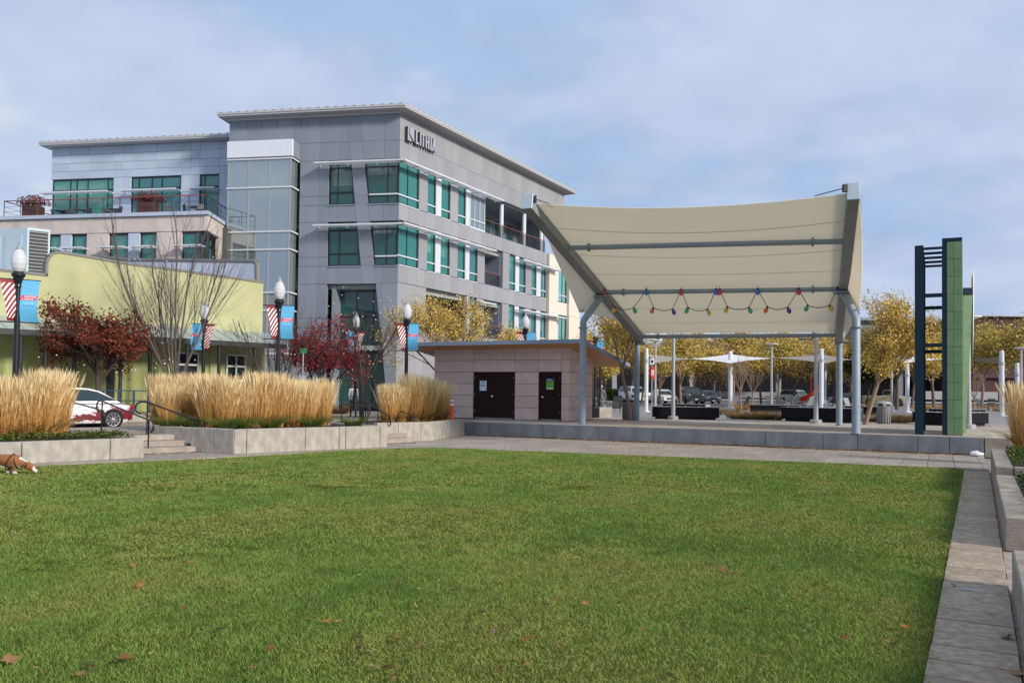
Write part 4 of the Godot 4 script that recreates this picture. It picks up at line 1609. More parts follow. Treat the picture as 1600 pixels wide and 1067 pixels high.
func loggia(t: Node, g: Face, s0: float, s1: float, y0: float, y1: float, si: int):
	var o := thing_part(t, "loggia")
	var big := s1 - s0 > 8.0
	var mr := s1 - s0 > 4.0 and not big
	var dep := 3.2 if big else 1.8
	var m: Material = M.maroon if mr else M.dark_panel0
	var mb := MB.new()
	mb.prism(fpoly(g, s0, s1, y0, y1, -dep), g.n * 0.1)
	put("back_wall", mb, m, o)
	for s in [s0 - 0.06, s1 - 0.06]:
		var sd := MB.new()
		sd.prism(PackedVector3Array([g.p(s, y0, -0.3), g.p(s + 0.12, y0, -0.3), g.p(s + 0.12, y0, -dep), g.p(s, y0, -dep)]), Vector3(0, y1 - y0, 0))
		put("side_wall", sd, m, o)
	for y in [y0 - 0.05, y1 - 0.12]:
		var fl := MB.new()
		fl.prism(PackedVector3Array([g.p(s0, y, -0.29), g.p(s1, y, -0.29), g.p(s1, y, -dep), g.p(s0, y, -dep)]), Vector3(0, 0.15, 0))
		put("slab", fl, M.dark_panel1, o)
	if mr:
		for k in 2:
			var lm := MB.new()
			lm.bbox(Transform3D(g.basis(), g.p(s0 + 1.0 + k * 3.0, y1 - 0.9, -dep + 0.18)), Vector3(0.2, 0.5, 0.1), 0.01)
			put("wall_fixture", lm, M.sign_grey, o)
		return
	railing(o, g.p(s0 + 0.1, y0 + 0.02, -0.2), g.p(s1 - 0.1, y0 + 0.02, -0.2), 1.06, int((s1 - s0) / 1.4), M.rail_red, 0, true)
	if big:
		for u in [783.5, 819.0, 846.0]:
			var h := hit(g, u, 320.0, -0.5)
			put("column", bar(g.p(h.x, y0, -0.5), g.p(h.x, y1 - 0.12, -0.5), 0.19, 14), M.shade_white, o)
		for k in 5:
			var d := MB.new()
			d.prism(fpoly(g, s0 + 0.8 + k * 2.0, s0 + 1.9 + k * 2.0, y0 + 0.1, y0 + 2.4, -dep + 0.1), g.n * 0.06)
			put("door", d, M.glass3, o)
	else:
		var lm := MB.new()
		lm.bbox(Transform3D(g.basis(), g.p(s1 - 0.7, y1 - 0.85, -dep + 0.18)), Vector3(0.18, 0.45, 0.12), 0.01)
		put("wall_lamp", lm, M.white_plain, o)

func build_sign(g: Face):
	var a := hit(g, 632.0, 200.0)
	var z := hit(g, 676.5, 230.0)
	var t := thing("wall_sign", "raised pale metal LITHIA lettering with folded logo high on the grey facade", "sign")
	var face := mat("sign_face", 0.34, 0.34, 0.39, 0.4)
	var side := mat("sign_side", 0.045, 0.045, 0.05, 0.5)
	var y0 := hit(g, 634.0, 220.5).y
	var y1 := hit(g, 634.0, 198.8).y
	var h := y1 - y0
	var w := (z.x - a.x)
	var adv := w * 0.70 / 5.2
	var x := a.x + w * 0.27
	# logo: an upright bar, a folded foot and a diagonal
	for q in [[[0.0, 0.0], [0.045, 0.0], [0.045, 1.0], [0.0, 1.0]], [[0.05, 0.0], [0.15, 0.0], [0.05, 0.42]], [[0.065, 0.52], [0.065, 1.0], [0.215, 1.0], [0.215, 0.02]], ]:
		var poly := PackedVector3Array()
		for e in q:
			poly.append(g.p(a.x + e[0] * w, y0 + e[1] * h, 0.02))
		var mb := MB.new()
		mb.prism(poly, g.n * 0.26)
		var lp := put("logo_piece", mb, side, t)
		var fp := MB.new()
		var up2 := PackedVector3Array()
		for e in poly:
			up2.append(e + g.n * 0.262)
		fp.prism(up2, g.n * 0.01)
		put("face", fp, face, lp)
	var letters := "LITHIA"
	var widths := [0.95, 0.55, 1.05, 1.2, 0.5, 1.25]
	for k in 6:
		var mb := MB.new()
		var fm := MB.new()
		var lw: float = adv * widths[k] * 0.86
		var st_ := 0.17
		var strokes: Array = []
		var r := st_ / lw
		match letters[k]:
			"L":
				strokes = [[0, 0, r, 1], [r, 0, 1, 0.16]]
			"I":
				strokes = [[0.2, 0, 0.2 + r, 1]]
			"T":
				strokes = [[0.5 - r * 0.5, 0, 0.5 + r * 0.5, 0.84], [0, 0.84, 1, 1]]
			"H":
				strokes = [[0, 0, r, 1], [1 - r, 0, 1, 1], [r, 0.43, 1 - r, 0.59]]
		for s in strokes:
			mb.prism(fpoly(g, x + s[0] * lw, x + s[2] * lw, y0 + s[1] * h, y0 + s[3] * h, 0.02), g.n * 0.26)
			fm.prism(fpoly(g, x + s[0] * lw, x + s[2] * lw, y0 + s[1] * h, y0 + s[3] * h, 0.282), g.n * 0.01)
		if letters[k] == "A":
			for e in [[0.0, 0.5 - r * 0.5], [1.0 - r, 0.5 - r * 0.5]]:
				var poly := PackedVector3Array([g.p(x + e[0] * lw, y0, 0.02), g.p(x + (e[0] + r) * lw, y0, 0.02), g.p(x + (e[1] + r) * lw, y0 + h, 0.02), g.p(x + e[1] * lw, y0 + h, 0.02)])
				mb.prism(poly, g.n * (0.26 if e[0] == 0.0 else 0.256))
				var p3 := PackedVector3Array()
				for e3 in poly:
					p3.append(e3 + g.n * (0.262 if e[0] == 0.0 else 0.264))
				fm.prism(p3, g.n * 0.01)
			mb.prism(fpoly(g, x + 0.28 * lw, x + 0.72 * lw, y0 + 0.26 * h, y0 + 0.40 * h, 0.02), g.n * 0.212)
		put("face", fm, face, put("letter", mb, side, t))
		x += adv * widths[k]

func build_terrace(f: Face):
	var t := thing("terrace_wing", "lower wing with roof terrace, pale blue panels and green glazing", "building")
	var up := Face.new(at(355, 300, 60.0), f.e)
	var lo := Face.new(at(324, 330, 53.5), f.e)
	var RD := Vector3(-0.03, 0, -1.0)
	# upper storey
	var body := MB.new()
	body.prism(PackedVector3Array([up.p(-1.0, 0.4, -4.0), up.p(14.0, 0.4, -4.0), up.p(14.0, 0.4, -9.0), up.p(-1.0, 0.4, -9.0)]), Vector3(0, 19.3, 0))
	put("core", body, M.interior, t)
	for q in [[14.3, -0.3], [-1.0, -0.3]]:
		var sw_ := MB.new()
		sw_.prism(PackedVector3Array([up.p(q[0], 13.2, -0.29), up.p(q[0] + 0.1, 13.2, -0.29), up.p(q[0] + 0.1, 13.2, -9.0), up.p(q[0], 13.2, -9.0)]), Vector3(0, 6.6, 0))
		put("side_wall", sw_, M.blue_panel1, t)
	var X := func(x: float) -> float:
		return hit(up, x / 4.444, 250.0).x
	var cols: Array = []
	for x in [350.0, 482.0, 618.0, 788.0, 850.0, 910.0, 1085.0, 1258.0, 1322.0, 1385.0, 1522.0]:
		cols.append(X.call(x))
	cols.append(-1.0)
	cols[0] = 14.45
	var rows := [19.83, 19.25, 18.6, 18.0, 17.43, 16.2, 15.0, 13.3]
	var holes := [[X.call(360.0), X.call(788.0)], [X.call(908.0), X.call(1258.0)], [X.call(1385.0), X.call(1522.0)]]
	for ri in 7:
		for ci in cols.size() - 1:
			var mid: float = (cols[ci] + cols[ci + 1]) * 0.5
			var skip := false
			if ri >= 4:
				for h in holes:
					if mid < h[0] and mid > h[1]:
						skip = true
			if not skip:
				panel(t, up, cols[ci], cols[ci + 1], rows[ri + 1], rows[ri], 0.28, M["blue_panel%d" % ((ci + ri * 2) % 3)], 0.016)
	var mull := [[485.0, 530.0, 605.0, 745.0], [962.0, 1052.0, 1122.0], [1418.0]]
	for k in 3:
		var ml: Array = []
		for x in mull[k]:
			ml.append(X.call(x))
		win(t, up, holes[k][0] - 0.02, holes[k][1] + 0.02, 13.35, 17.41, ml, [16.55], "glass%d" % [1, 2, 0][k], 0.14)
		sunshade(t, up, holes[k][0] + 0.4, holes[k][1] - 0.1, 16.25, 0.8)
	eave(t, [up.p(14.95, 0, 0.75), up.p(-1.2, 0, 0.75), up.p(-1.2, 0, -9.0), up.p(14.95, 0, -9.0)], 19.85, 20.12)
	# lower storeys
	var lb := MB.new()
	lb.prism(PackedVector3Array([lo.p(0.3, 0.4, -3.0), lo.p(26.0, 0.4, -3.0), lo.p(26.0, 0.4, -8.0), lo.p(0.3, 0.4, -8.0)]), Vector3(0, 12.4, 0))
	put("core", lb, M.interior, t)
	var sl := MB.new()
	sl.prism(PackedVector3Array([lo.p(-0.12, 13.02, 0.15), lo.p(26.0, 13.02, 0.15), lo.p(26.0, 13.02, -12.0), lo.p(-0.12, 13.02, 0.15) + RD * 12.0]), Vector3(0, 0.24, 0))
	put("terrace_slab", sl, M.blue_panel0, t)
	var ret := Face.new(lo.p(0, 0, 0), RD)
	ret.n = Vector3(1, 0, -0.03).normalized()
	var Y := func(x: float) -> float:
		return hit(lo, x / 4.444, 355.0).x
	var bx: Array = []
	for x in [1440.0, 1390.0, 1220.0, 1090.0, 960.0, 840.0, 720.0, 660.0, 600.0, 482.0, 366.0, 253.0, 190.0, 130.0, 85.0, 0.0]:
		bx.append(Y.call(x))
	bx[0] = 0.0
	bx.append(bx[-1] + 1.4)
	bx.append(bx[-1] + 1.4)
	for k in bx.size() - 1:
		panel(t, lo, bx[k], bx[k + 1], 11.98, 13.0, 0.25, M["tan_panel%d" % (k % 3)], 0.014)
		panel(t, lo, bx[k], bx[k + 1], 7.9, 8.9, 0.25, M["tan_panel%d" % ((k + 1) % 3)], 0.014)
		panel(t, lo, bx[k], bx[k + 1], 0.4, 7.9, 0.25, M["tan_panel%d" % ((k + 2) % 3)], 0.014)
	for k in 4:
		panel(t, ret, k * 1.3, (k + 1) * 1.3, 11.98, 13.0, 0.25, M["tan_panel%d" % (k % 3)], 0.014)
		panel(t, ret, k * 1.3, (k + 1) * 1.3, 0.4, 8.9, 0.25, M["tan_panel%d" % (k % 3)], 0.014)
	win(t, ret, 0.1, 2.4, 8.92, 11.96, [1.2], [11.3], "glass2", 0.5)
	panel(t, ret, 2.42, 5.2, 8.92, 11.96, 0.25, M.tan_panel1, 0.014)
	# storey of paired windows: [zoom x from, to, kind]
	for q in [[1440.0, 1415.0, "p"], [1415.0, 1258.0, "w"], [1258.0, 1085.0, "t"], [1085.0, 965.0, "w"], [965.0, 885.0, "b"], [885.0, 750.0, "w"], [750.0, 600.0, "t"], [600.0, 490.0, "w"], [490.0, 415.0, "b"], [415.0, 330.0, "w"], [330.0, 180.0, "t"], [180.0, 70.0, "w"], [70.0, 0.0, "b"], [0.0, -110.0, "w"], [-110.0, -260.0, "t"]]:
		var s0: float = Y.call(q[0])
		var s1: float = Y.call(q[1])
		match q[2]:
			"w":
				win(t, lo, s0, s1, 8.95, 11.95, [], [11.0], "glass%d" % (int(q[0] / 90.0) % 3), 0.22, M.shade_white)
				sunshade(t, lo, s0 - 0.2, s1 + 0.35, 10.95, 0.6)
			"t":
				panel(t, lo, s0, s1, 8.92, 10.4, 0.25, M.tan_panel0, 0.014)
				panel(t, lo, s0, s1, 10.4, 11.96, 0.25, M.tan_panel2, 0.014)
			"b":
				panel(t, lo, s0, s1, 8.92, 11.96, 0.2, M.blue_panel2, 0.014, -0.05)
			"p":
				panel(t, lo, s0, s1, 8.92, 11.96, 0.25, M.frame_dark, 0.014)
	# terrace railing
	railing(t, lo.p(0.1, 13.26, 0.0), lo.p(15.0, 13.26, 0.0), 1.06, 12, M.rail_red, 2)
	railing(t, lo.p(0.1, 13.26, 0.0), lo.p(0.1, 13.26, 0.0) + RD * 4.3, 1.06, 3, M.rail_dark, 2)
	railing(t, lo.p(15.0, 13.26, 0.0), lo.p(15.0, 13.26, -5.5), 1.06, 3, M.rail_dark, 2)
	# terrace furniture: tables and chairs behind the rail
	var ch := terrace_chair()
	var k := 0
	for s in [1.35, 2.5, 4.4, 7.6, 8.4, 9.9, 11.0, 11.9, 12.7]:
		var p := lo.p(s, 13.26, -1.5 - 0.3 * (k % 3))
		if k == 0:
			ch.transform = xf(p, 0.6)
		else:
			copy(ch, "terrace_chair", "dark metal chair on the roof terrace behind the railing", xf(p, 0.6 + k * 1.7), "chairs on the roof terrace")
		k += 1
	for s in [1.95, 8.0, 10.4, 12.2]:
		var tb := thing("terrace_table", "small dark round table on the roof terrace behind the railing", "table", xf(lo.p(s, 13.26, -1.9)), "tables on the roof terrace")
		var d := MB.new()
		d.lathe(Vector3.ZERO, [[0.0, 0.70], [0.42, 0.70], [0.42, 0.73], [0.0, 0.73]], 14)
		put("table_top", d, M.chair_dark, tb)
		put("leg", bar(Vector3.ZERO, Vector3(0, 0.7, 0), 0.035, 6), M.chair_dark, tb)
		var bs := MB.new()
		bs.lathe(Vector3.ZERO, [[0.0, 0.03], [0.25, 0.02], [0.25, 0.0]], 10)
		put("base", bs, M.chair_dark, tb)
	terrace_pot("red leaved shrub in a brown box planter at the terrace corner", lo.p(13.6, 13.26, -1.0), 0.85)
	terrace_pot("red leaved shrub in a brown box planter along the terrace rail", lo.p(4.9, 13.26, -1.0), 0.8)

func terrace_chair() -> Node3D:
	var c := thing("terrace_chair", "dark metal chair on the roof terrace behind the railing", "chair", Transform3D(), "chairs on the roof terrace")
	var s := MB.new()
	s.bbox(Transform3D(Basis(), Vector3(0, 0.44, 0)), Vector3(0.5, 0.04, 0.48), 0.01)
	put("seat", s, M.chair_dark, c)
	var b := MB.new()
	b.bbox(Transform3D(Basis(Vector3.RIGHT, -0.15), Vector3(0, 0.68, -0.25)), Vector3(0.5, 0.42, 0.03), 0.01)
	put("backrest", b, M.chair_dark, c)
	for x in [-0.22, 0.22]:
		for z in [-0.21, 0.21]:
			put("leg", bar(Vector3(x, 0, z), Vector3(x, 0.43, z), 0.016, 5), M.chair_dark, c)
		put("armrest", bar(Vector3(x, 0.64, -0.22), Vector3(x, 0.62, 0.2), 0.018, 5), M.chair_dark, c)
	return c

func terrace_pot(label: String, p: Vector3, r: float):
	var t := thing("terrace_shrub", label, "shrub", xf(p))
	var b := MB.new()
	b.bbox(Transform3D(Basis(), Vector3(0, 0.45, 0)), Vector3(1.1, 0.9, 0.9), 0.03)
	put("box", b, mat("pot_brown", 0.07, 0.025, 0.02, 0.6), t)
	var l := MB.new()
	for k in 900:
		var d := Vector3(rng.randfn(), absf(rng.randfn()) * 0.8, rng.randfn()).normalized() * r * pow(rng.randf(), 0.45)
		l.col = Color(0.10, 0.02, 0.025).lerp(Color(0.17, 0.05, 0.05), rng.randf())
		leaf(l, Vector3(0, 1.0, 0) + d * Vector3(1.35, 0.85, 1.0), 0.07)
	put("crown", l, M.leaf, t)

func leaf(l: MB, p: Vector3, s: float):
	var a := Vector3(rng.randfn(), rng.randfn(), rng.randfn()).normalized()
	var b := a.cross(Vector3(rng.randfn(), rng.randfn(), rng.randfn())).normalized()
	var sc := s * rng.randf_range(0.6, 1.25)
	l.quad(p - a * sc, p + b * sc * 0.55, p + a * sc, p - b * sc * 0.55)

func build_shop():
	var t := thing("shop_building", "single storey yellow shop with curved parapet, metal awning and dark posts", "building")
	var P := Vector3(-16.0, 0, -35.5)
	var f := Face.new(P, Vector3(0.698, 0, -0.716))
	var e: float = hit(f, 411.0, 500.0).x
	var aw: float = hit(f, 215.0, 507.0).y
	var pts := PackedVector3Array()
	for q in [[411.0, 442.5], [361.6, 435.4], [280.0, 424.0], [200.0, 413.8], [120.0, 400.0], [92.0, 395.5], [84.0, 397.0], [78.0, 402.0], [74.5, 411.0], [73.5, 431.5], [0.0, 423.5], [-40.0, 419.5]]:
		var h := hit(f, q[0], q[1])
		pts.append(f.p(h.x, h.y, -0.3))
	var top := pts.duplicate()
	var bt := pts.duplicate()
	bt.append(Vector3(pts[11].x, aw - 0.3, pts[11].z))
	bt.append(Vector3(pts[0].x, aw - 0.3, pts[0].z))
	var mb := MB.new()
	mb.prism(bt, f.n * 0.3)
	put("parapet_wall", mb, M.shop_yellow, t)
	# coping along the top line
	for k in top.size() - 1:
		var a := top[k]
		var b := top[k + 1]
		var cm := MB.new()
		var d := (b - a).normalized()
		var upn := d.cross(f.n).normalized()
		if upn.y < 0.0 or (absf(upn.y) < 0.05 and upn.dot(f.e) > 0.0):
			upn = -upn
		if absf(upn.y) < 0.4 and upn.dot(f.e) > 0.0:
			upn = -upn
		cm.prism(PackedVector3Array([a - f.n * 0.06, b - f.n * 0.06, b - f.n * 0.06 + upn * 0.10, a - f.n * 0.06 + upn * 0.10]), f.n * 0.40)
		put("coping", cm, M.coping, t)
	# right side wall with rounded front corner; its inner face shows above the roof
	var E := f.p(e - 0.28, 0, -0.32)
	var g := Face.new(E, sq)
	g.n = -sw
	var wp := PackedVector3Array()
	for q in [[411.3, 441.0], [410.5, 428.0], [408.5, 421.0], [404.0, 414.5], [398.5, 411.0], [393.0, 409.3], [319.5, 408.5], [200.0, 407.0], [112.0, 398.0]]:
		var h := hit(g, q[0], q[1])
		wp.append(g.p(maxf(h.x, 0.02 + 0.02 * wp.size()), h.y, 0.0))
	var back := wp[8]
	var wl := wp.duplicate()
	wl.append(Vector3(back.x, 0.4, back.z))
	wl.append(Vector3(wp[0].x, 0.4, wp[0].z))
	var wm := MB.new()
	wm.prism(wl, sw * 0.25)
	put("side_wall", wm, M.shop_white, t)
	for k in 8:
		var a := wp[k]
		var b := wp[k + 1]
		var cm := MB.new()
		cm.tube([a + sw * 0.12, b + sw * 0.12], [0.15, 0.15], 8)
		put("coping", cm, M.coping, t)
	# roof deck
	var y_roof := 5.9
	var rd := MB.new()
	rd.prism(PackedVector3Array([f.p(e - 0.05, y_roof, -0.31), f.p(-9.0, y_roof, -0.31), f.p(-9.0, y_roof, -12.0), f.p(e - 0.05, y_roof, -12.0)]), Vector3(0, -0.3, 0))
	put("roof", rd, M.shop_white, t)
	# wall under the awning
	var lw := MB.new()
	lw.prism(fpoly(f, -9.0, e, 0.3, aw - 0.31, -0.3), f.n * 0.25)
	put("lower_wall", lw, M.shop_green, t)
	# metal awning
	var h0 := hit(f, 0.0, 516.5, 1.8).y
	var ap := PackedVector3Array([f.p(-9.0, aw - 0.05, 0.0), f.p(e + 0.2, aw - 0.05, 0.0), f.p(e + 0.2, h0 + 0.05, 1.8), f.p(-9.0, h0 + 0.05, 1.8)])
	var am := MB.new()
	am.prism(ap, Vector3(0, 0.06, 0))
	var ao := put("awning", am, M.awning, t)
	for k in 26:
		var s := -9.0 + k * (e + 9.0) / 25.0
		var rb := MB.new()
		rb.tube([f.p(s, aw + 0.02, 0.0), f.p(s, h0 + 0.12, 1.8)], [0.02, 0.02], 4)
		put("rib", rb, M.awning, ao)
	var fa := MB.new()
	fa.prism(fpoly(f, -9.0, e + 0.2, h0 - 0.12, h0 + 0.10, 1.8), f.n * 0.04)
	put("fascia", fa, M.rail_dark, ao)
	for u in [-10.0, 30.5, 69.5, 115.0, 187.5, 233.0, 291.0, 341.0, 397.0]:
		var s: float = hit(f, u, 580.0, 1.7).x
		put("post", bar(f.p(s, 0.3, 1.7), f.p(s, h0 - 0.05, 1.7), 0.075, 8), M.rail_dark, t)
	# doorway, white framed windows, pilasters
	var dr := MB.new()
	dr.prism(fpoly(f, hit(f, 166.0, 590.0).x, hit(f, 179.0, 590.0).x, 0.5, h0 - 0.35, -0.05), f.n * 0.03)
	put("door", dr, M.frame_dark, t)
	for q in [[274.0, 309.0], [352.0, 383.0]]:
		var s0: float = hit(f, q[0], 580.0).x
		var s1: float = hit(f, q[1], 580.0).x
		var w: Node = window_poly(t, f, [Vector2(s0, 3.35), Vector2(s1, 3.35), Vector2(s1, 0.9), Vector2(s0, 0.9)], [[(s0 + s1) * 0.5, (s0 + s1) * 0.5]], [1.5, 2.15, 2.8], M.car_glass, M.white_plain, -0.02)
	for u in [405.0, 335.0]:
		var s: float = hit(f, u, 580.0).x
		var pm := MB.new()
		pm.prism(fpoly(f, s - 0.25, s + 0.25, 0.3, h0, -0.04), f.n * 0.08)
		put("pilaster", pm, M.shop_yellow, t)
	# platform and ramp rail in front
	var pf := thing("ramp_platform", "low concrete ramp platform in front of the yellow shop", "platform")
	var pp := MB.new()
	pp.prism(PackedVector3Array([f.p(-9.0, 0.3, 0.0), f.p(e, 0.3, 0.0), f.p(e, 0.3, 2.3), f.p(-9.0, 0.3, 2.3)]), Vector3(0, 0.42, 0))
	put("platform", pp, M.concrete, pf)
	var rl := thing("ramp_railing", "dark blue metal railing on the ramp in front of the yellow shop", "railing")
	var r0: float = hit(f, 160.0, 610.0, 2.2).x
	var r1: float = hit(f, 232.0, 610.0, 2.2).x
	for y in [1.62, 1.22]:
		put("bar", bar(f.p(r0, y, 2.2), f.p(r1, y, 2.2), 0.022, 6), M.rail_blue, rl)
	for k in 4:
		var s := lerpf(r0, r1, k / 3.0)
		put("post", bar(f.p(s, 0.72, 2.2), f.p(s, 1.62, 2.2), 0.045, 6), M.rail_blue, rl)
	# rooftop air handler
	var u := thing("air_handler", "pale blue rooftop air conditioning unit with dark louvres on the yellow shop", "machine")
	var a0 := at(9.0, 405.0, 37.0)
	var uf := Face.new(at(41.5, 380.0, 37.0), Vector3(0.80, 0, -0.60))
	var ul := Face.new(at(41.5, 380.0, 37.0), Vector3(-0.90, 0, -0.30))
	var uw: float = hit(uf, 77.0, 385.0).x
	var ytop: float = hit(uf, 41.5, 355.0).y
	var ybot: float = 6.0
	var um := MB.new()
	um.prism(PackedVector3Array([uf.p(0, ybot, 0), uf.p(uw, ybot, 0), uf.p(uw, ybot, 0) + ul.e * 4.0, ul.p(4.0, ybot, 0)]), Vector3(0, ytop - ybot, 0))
	put("cabinet", um, M.unit_blue, u)
	var bk := MB.new()
	bk.prism(fpoly(uf, 0.08, uw - 0.08, ybot + 0.45, ytop - 0.12, 0.003), uf.n * 0.01)
	put("grille", bk, M.rail_dark, u)
	for k in 15:
		var y := lerpf(ybot + 0.5, ytop - 0.18, k / 14.0)
		var lv := MB.new()
		lv.prism(PackedVector3Array([uf.p(0.08, y, 0.014), uf.p(uw - 0.08, y, 0.014), uf.p(uw - 0.08, y - 0.03, 0.07), uf.p(0.08, y - 0.03, 0.07)]), Vector3(0, 0.018, 0))
		put("louvre", lv, M.chair_grey, u)
	for k in 2:
		var dm := MB.new()
		dm.prism(fpoly(ul, 0.3 + k * 1.3, 1.3 + k * 1.3, ybot + 0.5, ytop - 0.3, 0.0), ul.n * 0.03)
		put("access_panel", dm, M.unit_blue, u)

# ---------------------------------------------------------------- street furniture, cars, people

func pole_plane(p: Vector3) -> Basis:                    # x to the right of the camera's sight line, z towards the camera
	var z := Vector3(-p.x, 0, -p.z).normalized()
	return Basis(Vector3.UP.cross(z), Vector3.UP, z)

func banner_image(stripes: bool) -> Image:
	var w := 128
	var h := 320
	var im := Image.create(w, h, false, Image.FORMAT_RGB8)
	if stripes:
		for y in h:
			for x in w:
				var c := Color(0.90, 0.88, 0.88) if posmod(x * 0.9 + y, 46.0) < 20.0 else Color(0.52, 0.07, 0.13)
				if y < 26 or y > h - 22:
					c = Color(0.52, 0.06, 0.10)
				im.set_pixel(x, y, c)
		return im
	im.fill(Color(0.33, 0.66, 0.84))
	for x in w:                                          # garlands of dots
		for k in 2:
			var yy := int(44 + k * 20 + 14.0 * (1.0 - pow((x - 64.0) / 64.0, 2.0)))
			var yb := int(258 + k * 16 + 12.0 * (1.0 - pow((x - 64.0) / 64.0, 2.0)))
			im.set_pixel(x, yy, Color(0.75, 0.85, 0.92))
			im.set_pixel(x, yb, Color(0.75, 0.85, 0.92))
			if x % 22 == 6:
				rect(im, x, yy + 2, 5, 6, Color(0.18, 0.12, 0.30))
				rect(im, x, yb + 2, 5, 6, Color(0.18, 0.12, 0.30))
	rect(im, 6, 118, 122, 18, Color(0.78, 0.16, 0.30))
	rect(im, 0, 138, 116, 18, Color(0.78, 0.16, 0.30))
	word(im, "WINTER", 32, 121, 12, 12, Color(0.95, 0.95, 0.97))
	word(im, "LIGHTS", 14, 141, 12, 12, Color(0.95, 0.95, 0.97))
	word(im, "FESTIVAL", 26, 170, 8, 16, Color(0.62, 0.82, 0.94))
	rect(im, 24, 196, 80, 3, Color(0.45, 0.30, 0.55))
	return im

const GLYPH := {"W": [17, 17, 17, 21, 21, 27, 17], "I": [14, 4, 4, 4, 4, 4, 14], "N": [17, 25, 21, 19, 17, 17, 17], "T": [31, 4, 4, 4, 4, 4, 4], "E": [31, 16, 16, 30, 16, 16, 31], "R": [30, 17, 17, 30, 20, 18, 17], "L": [16, 16, 16, 16, 16, 16, 31], "G": [14, 17, 16, 23, 17, 17, 14], "H": [17, 17, 17, 31, 17, 17, 17], "S": [15, 16, 16, 14, 1, 1, 30], "F": [31, 16, 16, 30, 16, 16, 16], "V": [17, 17, 17, 17, 17, 10, 4], "A": [14, 17, 17, 31, 17, 17, 17], "O": [14, 17, 17, 17, 17, 17, 14], "P": [30, 17, 17, 30, 16, 16, 16]}

func word(im: Image, text: String, x0: int, y0: int, cw: int, ch: int, c: Color):
	for k in text.length():
		var g: Array = GLYPH[text[k]]
		for r in 7:
			for b in 5:
				if (int(g[r]) >> (4 - b)) & 1:
					rect(im, x0 + k * (cw + 2) + b * cw / 5.0, y0 + r * ch / 7.0, ceilf(cw / 5.0), ceilf(ch / 7.0), c)

func cloth(a: Vector3, b: Vector3, c: Vector3, d: Vector3, bow: Vector3) -> MB:     # hanging fabric: a, b lower corners, c, d upper right and left, bowed by the wind
	var mb := MB.new()
	mb.has_uv = true
	var n := 10
	for j in n:
		for i in 4:
			var q: Array = []
			for e in [[i, j], [i + 1, j], [i + 1, j + 1], [i, j + 1]]:
				var x: float = e[0] / 4.0
				var y: float = e[1] / float(n)
				q.append(a.lerp(b, x).lerp(d.lerp(c, x), y) + bow * (sin(y * PI) * 0.8 + 0.3 * sin(y * TAU)) * (0.6 + 0.4 * x))
			mb.tri(q[0], q[1], q[2])
			mb.tri(q[0], q[2], q[3])
			var k := mb.uv.size()
			var u0 := i / 4.0
			var u1 := (i + 1) / 4.0
			var v0 := 1.0 - j / float(n)
			var v1 := 1.0 - (j + 1) / float(n)
			mb.uv[k - 6] = Vector2(u0, v0); mb.uv[k - 5] = Vector2(u1, v1); mb.uv[k - 4] = Vector2(u1, v0)
			mb.uv[k - 3] = Vector2(u0, v0); mb.uv[k - 2] = Vector2(u0, v1); mb.uv[k - 1] = Vector2(u1, v1)
	return mb

func street_lamp(label: String, p: Vector3, flip := false, banners := true):
	var B := pole_plane(p)
	var t := thing("street_lamp", label, "street lamp", Transform3D(B, p), "globe street lamps with banners")
	var mb := MB.new()
	mb.lathe(Vector3.ZERO, [[0.24, 0.0], [0.24, 0.08], [0.19, 0.12], [0.17, 0.45], [0.13, 0.55], [0.11, 0.75], [0.078, 0.85], [0.062, 3.55], [0.06, 3.72]], 16)
	put("post", mb, M.lamp_black, t)
	var cp := MB.new()
	cp.lathe(Vector3.ZERO, [[0.06, 3.70], [0.085, 3.74], [0.075, 3.80], [0.12, 3.97], [0.16, 4.02], [0.16, 4.06], [0.13, 4.09], [0.13, 4.12]], 16)
	put("collar", cp, M.lamp_black, t)
	var gl := MB.new()
	gl.lathe(Vector3.ZERO, [[0.11, 4.12], [0.155, 4.20], [0.182, 4.33], [0.178, 4.45], [0.145, 4.57], [0.10, 4.65], [0.075, 4.69]], 20)
	put("globe", gl, M.globe, t)
	var fn := MB.new()
	fn.lathe(Vector3.ZERO, [[0.085, 4.685], [0.085, 4.71], [0.05, 4.76], [0.02, 4.82], [0.025, 4.84], [0.0, 4.90]], 12)
	put("finial", fn, M.sign_grey, t)
	put("lamp_core", bar(Vector3(0, 4.12, 0), Vector3(0, 4.45, 0), 0.045, 8), M.white_plain, t)
	if not banners:
		return
	var sx := -1.0 if flip else 1.0
	for y in [3.92, 2.84]:
		put("arm", bar(Vector3(-0.5, y, 0), Vector3(0.5, y, 0), 0.016, 6), M.lamp_black, t)
	# blue sheet, and the striped sheet turned away so that it looks like a wedge
	put("blue_banner", cloth(Vector3(0.07 * sx if sx > 0 else -0.47, 2.86, 0.02), Vector3(0.47 if sx > 0 else -0.07, 2.86, 0.02), Vector3(0.47 if sx > 0 else -0.07, 3.91, 0.02), Vector3(0.07 if sx > 0 else -0.47, 3.91, 0.02), Vector3(-0.05, 0, 0.10)), M.banner_blue, t)
	var tw := cloth(Vector3(-0.07, 2.86, 0.0) if sx < 0 else Vector3(-0.22, 2.86, 0.18), Vector3(0.22, 2.86, 0.18) if sx < 0 else Vector3(-0.07, 2.86, 0.0), Vector3(0.40, 3.91, 0.02) if sx < 0 else Vector3(-0.07, 3.91, 0.0), Vector3(0.07, 3.91, 0.0) if sx < 0 else Vector3(-0.40, 3.91, 0.02), Vector3(0.04 * sx, 0, 0.06))
	put("striped_banner", tw, M.banner_stripe, t)

